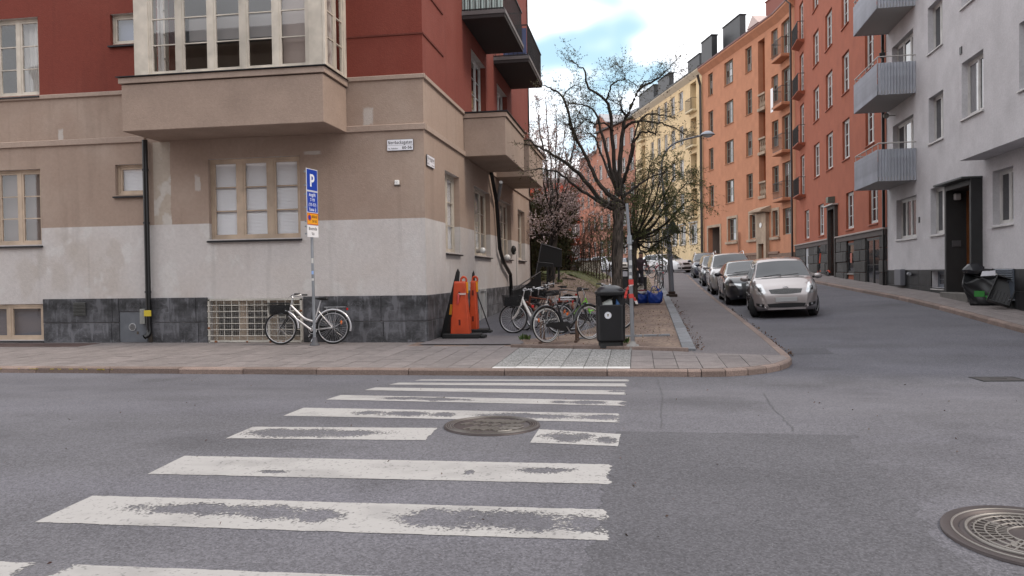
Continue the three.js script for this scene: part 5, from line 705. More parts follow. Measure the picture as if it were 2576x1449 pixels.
  if (o.rails) for (const s of [-1, 1]) mesh('roof_rail', tube([[s * hw * 0.66, H - 0.07, roofZ - 0.1], [s * hw * 0.67, H + 0.045, roofZ - 0.35], [s * hw * 0.67, H + 0.05, -0.6], [s * hw * 0.66, H - 0.02, Rz + 0.5]], 0.016, 20, 7), M.steel, t);
  // stand it on the road
  const y = (X, D) => G(X, D); t.position.copy(P3(x, y(x, d), d)); const dir = new THREE.Vector3(Math.sin(head), 0, Math.cos(head));
  const yF = y(x + dir.x * zf, d - dir.z * zf), yR = y(x + dir.x * zr, d - dir.z * zr), cx = Math.cos(head), cz = -Math.sin(head), yl = y(x + cx * 0.7, d - cz * 0.7), yr = y(x - cx * 0.7, d + cz * 0.7);
  t.rotation.order = 'YXZ'; t.rotation.set(-Math.atan2(yF - yR, zf - zr), head, Math.atan2(yl - yr, 1.4)); t.position.y = (yF * -zr + yR * zf) / (zf - zr) + 0.003;
  return t;
}
const grilleTex = (() => { const t = tex(128, 64, (x, y) => { const a = Math.abs(((x * 26 + y * 9) % 1 + 1) % 1 - 0.5), b = Math.abs(((x * 26 - y * 9) % 1 + 1) % 1 - 0.5); return Math.min(a, b) < 0.14 ? 0.45 : 0.03; }); return mat([1, 1, 1], { rough: 0.4, map: t, metres: false }); })();
const std = q => ({ decal, sym, at, t, F, hw }) => {                    // common front: lamps, grille, intakes, plate
  sym('headlight', q.lamp, carM.lamp, 0.008, 10, 6, 0.015); decal('grille', q.grille, q.gm || grilleTex, 0.006);
  decal('intake', q.intake, carM.trim, 0.005); if (q.fog) sym('fog_recess', q.fog, carM.trim, 0.005, 6, 4);
  const py = q.py || 0.5, pz = at(0, py) + 0.012; mesh('number_plate', chf(-0.26, 0.26, py - 0.055, py + 0.055, pz, pz + 0.012, 0.004), carM.plate, t);
};
const alongX = (d, W, gap = 0.1) => kerbX(d) + gap + W / 2;
{
  const silver = paintM([0.36, 0.325, 0.32], 0.55), a = hitG(1905, 800), b = hitG(2052, 791), hd = -0.03 - 0.055, cx = (a.x + b.x) / 2, cd = (a.d + b.d) / 2;
  const y = car({ L: 3.64, W: 1.66, H: 1.5, paint: silver, label: 'silver small hatchback parked at the junction end of the row', x: cx + 0.05, d: cd + 1.15, head: hd, zf: 1.13, zr: -1.24, R: 0.285, hoodY: 0.86, cowl: 1.0, cowlZ: 1.0, roofZ: 0.3, bel: 0.92, nose: 0.76, steer: -0.35, sideTrim: carM.trim, twoDoor: true,
    front: f => {
      const { decal, sym, at, t } = f;
      sym('headlight', [[0.47, 0.66], [0.70, 0.64], [0.735, 0.83], [0.56, 0.87], 0.035], carM.lamp, 0.008, 12, 8, 0.02); sym('lamp_bulb', [[0.57, 0.70], [0.66, 0.70], [0.67, 0.80], [0.58, 0.80]], mat([0.16, 0.165, 0.17], { rough: 0.1, metal: 0.6 }), 0.024, 6, 6, 0.012);
      decal('grille', [[-0.36, 0.64], [0.36, 0.64], [0.40, 0.735], [-0.40, 0.735], 0.02], grilleTex, 0.006, 20, 4);
      const lz = at(0, 0.765) + 0.012; mesh('emblem', [tor(0.05, 0.007, 24, 6).scale(1.25, 0.85, 1).translate(0, 0.765, lz), tor(0.024, 0.005, 18, 5).scale(0.7, 1.5, 1).translate(0, 0.768, lz), tor(0.03, 0.005, 18, 5).scale(1.4, 0.5, 1).translate(0, 0.785, lz)], M.steel, t);
      decal('intake', [[-0.42, 0.30], [0.42, 0.30], [0.46, 0.38], [-0.46, 0.38], 0.02], carM.trim, 0.006, 18, 4); sym('fog_recess', [[0.54, 0.29], [0.71, 0.33], [0.72, 0.40], [0.53, 0.38]], carM.trim, 0.006, 8, 4); sym('fog_lamp', [[0.59, 0.325], [0.64, 0.33], [0.64, 0.375], [0.59, 0.375]], carM.lamp, 0.014, 5, 5, 0.01);
      const pz = at(0, 0.5) + 0.015; mesh('number_plate', chf(-0.26, 0.26, 0.43, 0.54, pz, pz + 0.012, 0.004), carM.plate, t);
      for (const s of [-1, 1]) mesh('bumper_groove', cyl([s * 0.5, 0.60, at(s * 0.5, 0.60) + 0.001], [s * 0.7, 0.595, (at(s * 0.7, 0.595) ?? 1.6) + 0.001], 0.005, 0.005, 5), carM.trim, t);
    } }); y;
  const black = paintM([0.012, 0.013, 0.02], 0.2), navy = paintM([0.012, 0.015, 0.035], 0.3), silver2 = paintM([0.42, 0.41, 0.41], 0.6), white = paintM([0.66, 0.66, 0.67], 0.05);
  const row = (u, v, zf, o) => { const h = hitG(u, v), d = h.d + zf; return car({ x: alongX(d, o.W, o.gap), d, head: -0.03, zf, ...o }); };
  row(1820, 767, 1.38, { L: 4.63, W: 1.85, H: 1.38, paint: black, label: 'black low saloon car parked behind the silver hatchback', zr: -1.38, R: 0.33, hoodY: 0.86, cowl: 0.97, cowlZ: 0.85, roofZ: 0.05, rear: 'sedan', bel: 0.9, nose: 0.74, darkRim: true, front: std({ lamp: [[0.44, 0.62], [0.80, 0.64], [0.80, 0.72], [0.44, 0.70]], grille: [[-0.4, 0.36], [0.4, 0.36], [0.44, 0.70], [-0.44, 0.70]], gm: carM.trim, intake: [[-0.42, 0.24], [0.42, 0.24], [0.42, 0.34], [-0.42, 0.34]], fog: [[0.55, 0.36], [0.75, 0.38], [0.75, 0.5], [0.55, 0.5]] }) });
  { const h = hitG(1777, 733), d = h.d - 1.28; car({ x: alongX(d, 1.8, 0.06), d, head: -0.03, zf: 1.25, zr: -1.28, L: 4.3, W: 1.8, H: 1.6, paint: silver2, label: 'silver tall estate car with chrome roof rails in the parked row', R: 0.32, hoodY: 0.98, cowl: 1.08, cowlZ: 0.95, roofZ: 0.25, rear: 'wagon', bel: 1.0, nose: 0.82, rails: true, front: std({ lamp: [[0.45, 0.70], [0.78, 0.72], [0.78, 0.84], [0.45, 0.82]], grille: [[-0.4, 0.70], [0.4, 0.70], [0.4, 0.80], [-0.4, 0.80]], intake: [[-0.5, 0.3], [0.5, 0.3], [0.5, 0.45], [-0.5, 0.45]], py: 0.56 }) }); }
  row(1765, 720, 1.3, { L: 4.2, W: 1.78, H: 1.47, paint: navy, label: 'dark blue hatchback parked behind the silver estate car', zr: -1.3, R: 0.31, hoodY: 0.9, cowl: 1.02, cowlZ: 0.95, roofZ: 0.2, bel: 0.94, nose: 0.76, front: std({ lamp: [[0.45, 0.63], [0.76, 0.65], [0.76, 0.77], [0.45, 0.74]], grille: [[-0.4, 0.64], [0.4, 0.64], [0.4, 0.73], [-0.4, 0.73]], intake: [[-0.5, 0.26], [0.5, 0.26], [0.5, 0.42], [-0.5, 0.42]] }) });
  row(1741, 700, 1.4, { L: 4.6, W: 1.83, H: 1.46, paint: navy, label: 'dark blue estate car parked last in the row near the bend', zr: -1.4, R: 0.33, hoodY: 0.92, cowl: 1.03, cowlZ: 0.85, roofZ: 0.1, rear: 'wagon', bel: 0.95, nose: 0.78, rails: true, front: std({ lamp: [[0.45, 0.66], [0.8, 0.68], [0.8, 0.78], [0.45, 0.78]], grille: [[-0.35, 0.62], [0.35, 0.62], [0.35, 0.76], [-0.35, 0.76]], gm: carM.trim, intake: [[-0.5, 0.28], [0.5, 0.28], [0.5, 0.44], [-0.5, 0.44]] }) });
  const bm = { zf: 1.42, zr: -1.42, L: 4.6, W: 1.82, H: 1.44, R: 0.33, hoodY: 0.9, cowl: 1.02, cowlZ: 0.85, roofZ: 0.05, bel: 0.93, nose: 0.76 }, bf = std({ lamp: [[0.42, 0.64], [0.8, 0.66], [0.8, 0.77], [0.42, 0.77]], grille: [[-0.3, 0.6], [0.3, 0.6], [0.32, 0.76], [-0.32, 0.76]], gm: carM.trim, intake: [[-0.5, 0.28], [0.5, 0.28], [0.5, 0.44], [-0.5, 0.44]], fog: [[0.55, 0.32], [0.74, 0.34], [0.74, 0.44], [0.55, 0.44]] });
  { const p = camPt(1680, 59); car({ ...bm, x: p.x, d: p.d, head: 0.62, paint: white, label: 'white estate car turned across the street at the bend', rear: 'wagon', front: bf }); }
  const yFar = 1.6, park = (u, zc, head, o) => { const p = camPt(u, zc), c = car({ x: p.x, d: p.d, head, ...o }); c.rotation.set(0, head, 0); c.position.y = BK(p.x, p.d) + 0.005; return c; };
  park(1533, 74, 0.75, { ...bm, L: 4.36, H: 1.56, paint: white, label: 'white crossover car parked beyond the grass bank', rear: 'hatch', front: bf });
  park(1588, 78, 0.4, { ...bm, H: 1.75, hoodY: 1.0, cowl: 1.15, bel: 1.05, nose: 0.85, paint: paintM([0.10, 0.12, 0.17]), label: 'tall slate blue car half hidden by the tree trunk', rear: 'wagon', front: bf });
  park(1493, 80, 0.8, { ...bm, paint: paintM([0.30, 0.33, 0.38]), label: 'pale blue-grey car behind the low garden wall', front: bf });
}
// =================== BICYCLES ===================
function bike(o) {
  const { label, frame, tyre = M.rubber, rimM = M.steel, guard = M.steel, basket, rack = true, type = 'step', p, yaw, lean = 0, saddle = M.black, R = 0.34, barM = M.steel, basketR, tyreW = 0.019, whitewall, lock } = o;
  const t = thing('bicycle', label, 'bicycle', o.group), rx = -0.53, fx = 0.55, T0 = (a, b, r, m, n = 'frame_tube') => mesh(n, cyl(a, b, r, r, 9), m, t);
  const V = (x, y, z = 0) => [x, y, z], bb = V(-0.09, 0.29), st = V(-0.235, 0.74), hd0 = V(0.375, 0.64), hd1 = V(0.325, 0.84), ra = V(rx, R), fa = V(fx, R);
  const fr = [cyl(bb, st, 0.017), cyl(hd0, hd1, 0.021)];
  if (type === 'step') fr.push(tube([hd0, V(0.24, 0.47), V(0.08, 0.33), bb], 0.024, 16, 9), tube([hd1, V(0.2, 0.62), V(0.0, 0.47), V(-0.16, 0.44)], 0.019, 16, 9));
  else if (type === 'trap') fr.push(cyl(hd0, bb, 0.023), tube([V(0.34, 0.8), V(0.2, 0.66), V(0.05, 0.53), V(-0.17, 0.46)], 0.026, 14, 9));
  else if (type === 'single') fr.push(tube([V(0.345, 0.78), V(0.25, 0.6), V(0.1, 0.36), bb], 0.032, 18, 10));
  else fr.push(cyl(hd0, bb, 0.02), cyl(V(0.335, 0.8), st, 0.018));
  for (const s of [-1, 1]) fr.push(cyl(V(bb[0], bb[1], s * 0.03), V(rx, R, s * 0.06), 0.01), cyl(V(st[0], st[1] - 0.06, s * 0.02), V(rx, R, s * 0.06), 0.009));
  fr.push(cyl(V(bb[0], bb[1], -0.04), V(bb[0], bb[1], 0.04), 0.026)); mesh('frame', fr, frame, t);
  const fk = [cyl(hd0, V(0.395, 0.6), 0.02)]; for (const s of [-1, 1]) fk.push(tube([V(0.39, 0.63, s * 0.045), V(0.43, 0.52, s * 0.052), V(0.5, 0.4, s * 0.055), V(fx, R, s * 0.055)], 0.012, 10, 7)); mesh('fork', fk, o.forkM || frame, t);
  for (const [c, n] of [[rx, 'rear'], [fx, 'front']]) {
    const w = mesh('wheel', tor(R - tyreW, tyreW, 56, 10), tyre, t); w.position.set(c, R, 0);
    mesh('rim', [tor(R - tyreW * 2 - 0.006, 0.009, 52, 6).scale(1, 1, 1.3)], rimM, w); if (whitewall) mesh('tyre_stripe', [lathe([[R - tyreW * 1.7, -0.018], [R - tyreW * 0.8, -0.0195]], 52).rotateX(Math.PI / 2), lathe([[R - tyreW * 1.7, 0.018], [R - tyreW * 0.8, 0.0195]], 52).rotateX(Math.PI / 2)], mat([0.62, 0.60, 0.57], { rough: 0.7, side: THREE.DoubleSide }), w);
    const sp = []; for (let i = 0; i < 32; i++) { const a = i / 32 * Math.PI * 2, b = a + (i % 4 < 2 ? 0.38 : -0.38), z = i % 2 ? 0.028 : -0.028; sp.push(cyl([Math.cos(b) * 0.025, Math.sin(b) * 0.025, z], [Math.cos(a) * (R - 0.045), Math.sin(a) * (R - 0.045), 0], 0.0016, 0.0016, 3, false)); } stuff(mesh('spokes', sp, M.steel, w)); mesh('hub', cyl([0, 0, -0.05], [0, 0, 0.05], 0.022, 0.022, 10), M.steel, w);
    if (n === 'rear') for (const a of [2.6]) mesh('reflector', sph(Math.cos(a) * 0.2, Math.sin(a) * 0.2, 0.0, 0.028, 0.8, 1.5, 0.35, 8), mat([0.75, 0.16, 0.02], { rough: 0.3 }), w);
    const g0 = n === 'rear' ? [0.02, 3.3] : [1.0, 2.15], pr2 = []; const arc = new THREE.TorusGeometry(R + 0.028, 0.026, 6, 30, g0[1]).scale(1, 1, 1.1).rotateZ(n === 'rear' ? 0.05 : g0[0]); pr2.push(arc); if (guard) { const m = mesh('mudguard', pr2, guard, t); m.position.set(c, R, 0); if (n === 'rear') mesh('guard_stay', [-1, 1].map(s => cyl([0, 0, s * 0.05], [-(R + 0.02) * Math.cos(0.5), (R + 0.02) * Math.sin(0.5), s * 0.025], 0.003, 0.003, 4)), M.steel, m);  }
  }
  // seat
  mesh('seat_post', cyl(st, V(-0.28, 0.9), 0.013), M.steel, t);
  mesh('saddle', hull([[-0.42, 0.93, 0.085], [-0.42, 0.93, -0.085], [-0.4, 0.965, 0.08], [-0.4, 0.965, -0.08], [-0.3, 0.955, 0.075], [-0.3, 0.955, -0.075], [-0.16, 0.95, 0.022], [-0.16, 0.95, -0.022], [-0.14, 0.93, 0.018], [-0.14, 0.93, -0.018], [-0.3, 0.905, 0.04], [-0.3, 0.905, -0.04], [-0.42, 0.9, 0.06], [-0.42, 0.9, -0.06]]), saddle, t);
  // steering
  mesh('stem', [cyl(hd1, V(0.3, 0.96), 0.013), cyl(V(0.3, 0.96), V(0.33, 1.0), 0.016)], o.stemM || M.steel, t);
  mesh('handlebar', tube([V(0.1, 1.03, -0.29), V(0.2, 1.03, -0.25), V(0.31, 0.99, -0.1), V(0.33, 0.985, 0), V(0.31, 0.99, 0.1), V(0.2, 1.03, 0.25), V(0.1, 1.03, 0.29)], 0.0115, 30, 7), barM, t);
  for (const s of [-1, 1]) { mesh('grip', cyl(V(0.08, 1.03, s * 0.295), V(0.19, 1.03, s * 0.255), 0.017), M.black, t); mesh('brake_lever', tube([V(0.23, 1.02, s * 0.22), V(0.24, 0.99, s * 0.25), V(0.16, 0.985, s * 0.29)], 0.006, 8, 5), M.steel, t); }
  mesh('bell', sph(0.3, 1.03, 0.1, 0.028, 1, 0.8, 1, 10), M.steel, t); mesh('cable', tube([V(0.24, 1.0, 0.2), V(0.42, 0.98, 0.12), V(0.4, 0.8, 0.03), V(0.39, 0.64, 0.02)], 0.0035, 14, 4), M.black, t);
  // drive
  mesh('chain_guard', [extr([[-0.09 + 0.1, 0.27], [0.02, 0.35], [-0.06, 0.39], [-0.5, 0.385], [-0.585, 0.36], [-0.585, 0.31], [-0.5, 0.3], [-0.1, 0.19], [-0.02, 0.21]], 0.055, 0.07)], o.chainM || M.black, t);
  mesh('chainring', [tor(0.075, 0.008, 24, 5).translate(bb[0], bb[1], 0.05)], M.steel, t);
  for (const s of [-1, 1]) { const a = s > 0 ? -1.0 : 2.14, e = V(bb[0] + Math.cos(a) * 0.17, bb[1] + Math.sin(a) * 0.17, s * 0.09), c = mesh('crank', cyl(V(bb[0], bb[1], s * 0.08), e, 0.011), M.steel, t); mesh('pedal', chf(e[0] - 0.045, e[0] + 0.045, e[1] - 0.014, e[1] + 0.014, s > 0 ? 0.1 : -0.19, s > 0 ? 0.19 : -0.1, 0.006), M.black, c); }
  if (rack) { const y = 0.76, l = []; for (const z of [-0.06, 0, 0.06]) l.push(cyl(V(-0.36, y, z), V(-0.8, y, z), 0.005, 0.005, 5)); for (const x of [-0.37, -0.58, -0.8]) l.push(cyl(V(x, y, -0.06), V(x, y, 0.06), 0.005, 0.005, 5)); for (const s of [-1, 1]) l.push(cyl(V(-0.62, y, s * 0.06), V(rx, R, s * 0.065), 0.004, 0.004, 5), cyl(V(-0.4, y, s * 0.06), V(rx + 0.02, R, s * 0.065), 0.004, 0.004, 5)); mesh('rack', l, o.rackM || M.steel, t); mesh('tail_light', chf(-0.84, -0.81, 0.69, 0.74, -0.03, 0.03, 0.006), mat([0.42, 0.015, 0.015], { rough: 0.25 }), t); }
  mesh('kickstand', cyl(V(-0.2, 0.28, -0.04), V(-0.12, 0.06, -0.16), 0.008), M.steel, t);
  mesh('headlight', [sph(0.47, 0.72, 0, 0.035, 1.2, 1, 1, 10)], o.lampM || M.black, t);
  if (basket) { const bs = mesh('basket', [bx(0.42, 0.74, 0.62, 0.63, -0.16, 0.16)], M.black, t), bars = []; const y0 = 0.63, y1 = 0.86; const lp = (f, n) => [[0.40 - 0.02 * f, -0.16 - 0.025 * f], [0.74 + 0.04 * f, -0.16 - 0.025 * f], [0.74 + 0.04 * f, 0.16 + 0.025 * f], [0.40 - 0.02 * f, 0.16 + 0.025 * f]]; for (let k = 0; k <= 12; k++) { const f = k / 12, q = lp(f), y = lerp(y0, y1, f), r = k === 12 ? 0.006 : 0.0022; for (let i = 0; i < 4; i++) { const a = q[i], b = q[(i + 1) % 4]; bars.push(cyl([a[0], y, a[1]], [b[0], y, b[1]], r, r, 4, false)); } } const q0 = lp(0), q1 = lp(1); for (let i = 0; i < 4; i++) for (let k = 0; k < 14; k++) { const f = k / 14, j = (i + 1) % 4; bars.push(cyl([lerp(q0[i][0], q0[j][0], f), y0, lerp(q0[i][1], q0[j][1], f)], [lerp(q1[i][0], q1[j][0], f), y1, lerp(q1[i][1], q1[j][1], f)], 0.0022, 0.0022, 4, false)); } stuff(mesh('basket_wire', bars, M.black, bs)); if (basketR) mesh('basket_lining', [bx(0.42, 0.72, 0.64, 0.82, -0.15, -0.145), bx(0.42, 0.72, 0.64, 0.82, 0.145, 0.15), bx(0.72, 0.725, 0.64, 0.82, -0.145, 0.145)], mat([0.02, 0.02, 0.022], { rough: 0.9 }), bs); }
  t.rotation.order = 'YXZ'; t.position.copy(p); t.rotation.set(lean, yaw, 0); return t;
}
// wheel contact points read from the photograph, then the bicycle is laid between them
function onTwo(rear, front, fn, o) { let a = hitG(...rear, fn), b = o.ang !== undefined ? { x: a.x + Math.cos(o.ang), d: a.d + Math.sin(o.ang) } : hitG(...front, fn); if (o.byFront) { b = hitG(...front, fn); a = { x: b.x - 1.08 * Math.cos(o.ang), d: b.d - 1.08 * Math.sin(o.ang) }; } const yaw = Math.atan2((b.d - a.d), (b.x - a.x)); const ux = Math.cos(yaw), ud = Math.sin(yaw), cx = a.x + ux * 0.53, cd = a.d + ud * 0.53; return bike({ ...o, p: P3(cx, fn(cx, cd) + 0.004 - (o.sink || 0), cd), yaw }); }
{
  const alu = mat([0.66, 0.64, 0.64], { rough: 0.3, metal: 0.75 }), blackF = mat([0.012, 0.012, 0.014], { rough: 0.3, clearcoat: 0.6 }), whiteF = mat([0.72, 0.69, 0.66], { rough: 0.35, clearcoat: 0.5 }), green = mat([0.16, 0.50, 0.02], { rough: 0.35, clearcoat: 0.5 }), brown = mat([0.16, 0.045, 0.025], { rough: 0.4 }), redF = mat([0.30, 0.015, 0.03], { rough: 0.35, clearcoat: 0.5 });
  const dk = (x, d) => BK(x, d) + 0.02, grp = 'bicycles at the rack beside the corner house';
  onTwo([838, 866], [705, 868], PV, { label: 'silver step-through bicycle with black basket leaning on the parking sign post', frame: alu, type: 'trap', basket: true, basketR: true, forkM: M.black, lean: 0.06 });
  onTwo([1372, 833], [1291, 840], dk, { label: 'white single-tube bicycle with black front basket near the side wall', frame: whiteF, type: 'single', basket: true, basketR: true, guard: null, rack: true, ang: 3.02, byFront: true, lean: 0.1, group: grp });
  onTwo([1377, 865], [1492, 851], dk, { label: 'black city bicycle with white-walled rear tyre in front of the rack', frame: blackF, guard: blackF, type: 'step', whitewall: true, rackM: M.black, barM: M.black, stemM: M.black, lean: -0.08, group: grp });
  onTwo([1394, 838], [1316, 834], dk, { label: 'brown-red old bicycle with brown mudguards between the white and black ones', frame: brown, guard: brown, type: 'city', ang: 2.7, byFront: true, group: grp });
  onTwo([1400, 830], [1342, 829], dk, { label: 'dark bicycle with raised chrome handlebar behind the brown one', frame: blackF, guard: M.black, type: 'city', ang: 2.3, byFront: true, group: grp });
  onTwo([1440, 836], [1500, 842], dk, { label: 'bright green bicycle with wire basket half hidden by the litter bin', frame: green, guard: null, type: 'step', basket: true, ang: 0.25, lean: 0.05, group: grp });
  onTwo([1430, 806], [1375, 805], dk, { label: 'black bicycle with dark lined basket by the stair railing', frame: blackF, guard: M.black, type: 'step', basket: true, basketR: true, ang: 2.5, group: grp });
  const wk = (x, d) => PV(x, d) + 0.03;
  onTwo([1662, 728], [1655, 710], wk, { label: 'black bicycle chained to the thin post beside the walkway', frame: blackF, guard: M.black, type: 'city', barM: M.black, ang: 1.75, lean: 0.08 });
  onTwo([1620, 697], [1650, 697], dk, { label: 'dark red bicycle standing behind the grey cabinets', frame: redF, guard: redF, type: 'step', ang: 0.15 });
  onTwo([1640, 698], [1680, 698], dk, { label: 'black bicycle with white cover on its saddle by the walkway', frame: blackF, guard: M.black, type: 'city', saddle: mat([0.7, 0.7, 0.7], { rough: 0.5 }), ang: 2.4 });
}
// =================== STREET THINGS ===================
const atD = (u, v, d) => hitPlane(u, v, P3(0, 0, d), new THREE.Vector3(0, 0, 1));
const rel = (p, o) => p.clone().sub(o);
const rrect = (w, h, r, n = 5) => { const p = []; for (const [cx, cy, a0] of [[w / 2 - r, h / 2 - r, 0], [-w / 2 + r, h / 2 - r, 1], [-w / 2 + r, -h / 2 + r, 2], [w / 2 - r, -h / 2 + r, 3]]) for (let i = 0; i <= n; i++) { const a = (a0 + i / n) * Math.PI / 2; p.push([cx + r * Math.cos(a), cy + r * Math.sin(a)]); } return p; };
function loftY(secs) { const pos = [], idx = [], n = secs[0][1].length; for (const [y, s] of secs) for (const [x, z, e = 0] of s) pos.push(x, y + e, z); for (let k = 0; k < secs.length - 1; k++) for (let i = 0; i < n; i++) { const a = k * n + i, b = k * n + (i + 1) % n; idx.push(a, a + n, b + n, a, b + n, b); } const ge = new THREE.BufferGeometry(); ge.setAttribute('position', new THREE.Float32BufferAttribute(pos, 3)); ge.setIndex(idx); ge.computeVertexNormals(); return ge; }
// ----- parking sign -----
{
  const h = hitG(792, 869, PV), o = P3(h.x, PV(h.x, h.d), h.d), t = thing('parking_sign', 'blue parking sign stack on a galvanised post in front of the plinth', 'road sign', null, o);
  mesh('post', cyl([0, 0, 0], [-0.03, 3.55, 0], 0.03, 0.03, 14), M.zinc, t); mesh('base', lathe([[0.1, 0], [0.1, 0.03], [0.06, 0.06], [0.045, 0.16], [0.03, 0.17]], 18), mat([0.08, 0.08, 0.09], { rough: 0.6 }), t);
  const font = (x, s, px, cx, cy, mw, col) => { x.fillStyle = col; x.textAlign = 'center'; x.textBaseline = 'middle'; x.font = 'bold ' + px + 'px sans-serif'; const k = Math.min(1, mw / x.measureText(s).width); x.save(); x.translate(cx, cy); x.scale(k, 1); x.fillText(s, 0, 0); x.restore(); };
  const P = (y0, hh, draw, w = 0.42) => { const p = plate(t, 'sign_plate', w, hh, 0.012, mat([0.55, 0.56, 0.58], { rough: 0.5, metal: 0.4 }), sign(w, hh, 384, draw)); p.position.set(-0.02, y0 + hh / 2, 0); p.rotation.y = 1.43; p.translateX(-0.03); p.translateZ(0.035); mesh('clamp', [bx(-w / 2 - 0.02, -w / 2 + 0.02, hh * 0.3, hh * 0.3 + 0.03, -0.03, 0), bx(-w / 2 - 0.02, -w / 2 + 0.02, -hh * 0.3, -hh * 0.3 + 0.03, -0.03, 0)], M.zinc, p); };
  const rr = (x, W, H, c1, c2, b = 12) => { x.fillStyle = c1; x.fillRect(0, 0, W, H); x.fillStyle = c2; x.fillRect(b, b, W - 2 * b, H - 2 * b); };
  P(3.12, 0.45, (x, W, H) => { rr(x, W, H, '#d8dce6', '#123fa8'); font(x, 'P', H * 0.8, W / 2, H * 0.53, W * 0.8, '#e8ecf4'); });
  P(2.68, 0.44, (x, W, H) => { rr(x, W, H, '#d8dce6', '#123fa8'); ['Avgift', '7-19', '(11-17)', 'Taxa 3'].forEach((s, i) => font(x, s, H * 0.2, W / 2, H * (0.17 + i * 0.225), W * 0.84, '#e8ecf4')); });
  P(2.44, 0.24, (x, W, H) => { rr(x, W, H, '#c0341c', '#e8a020'); x.fillStyle = '#c0341c'; x.beginPath(); x.arc(W * 0.22, H * 0.4, H * 0.27, 0, 7); x.fill(); x.fillStyle = '#2038a0'; x.beginPath(); x.arc(W * 0.22, H * 0.4, H * 0.19, 0, 7); x.fill(); font(x, 'Månd', H * 0.34, W * 0.66, H * 0.3, W * 0.5, '#201408'); font(x, '9-14', H * 0.34, W * 0.66, H * 0.7, W * 0.5, '#201408'); });
  P(2.19, 0.245, (x, W, H) => { rr(x, W, H, '#dcdce2', '#e6e6ea', 4); font(x, 'Boende', H * 0.36, W / 2, H * 0.29, W * 0.84, '#141414'); font(x, 'Va', H * 0.36, W / 2, H * 0.7, W * 0.5, '#141414'); });
  for (const [y, hh, c] of [[1.72, 0.1, [0.6, 0.6, 0.58]], [1.48, 0.07, [0.3, 0.45, 0.75]], [1.34, 0.05, [0.6, 0.6, 0.6]]]) mesh('sticker', new THREE.CylinderGeometry(0.0315, 0.0315, hh, 12, 1, true, -0.7, 1.6).translate(-0.012, y, 0), mat(c, { rough: 0.6, side: THREE.DoubleSide }), t);
}
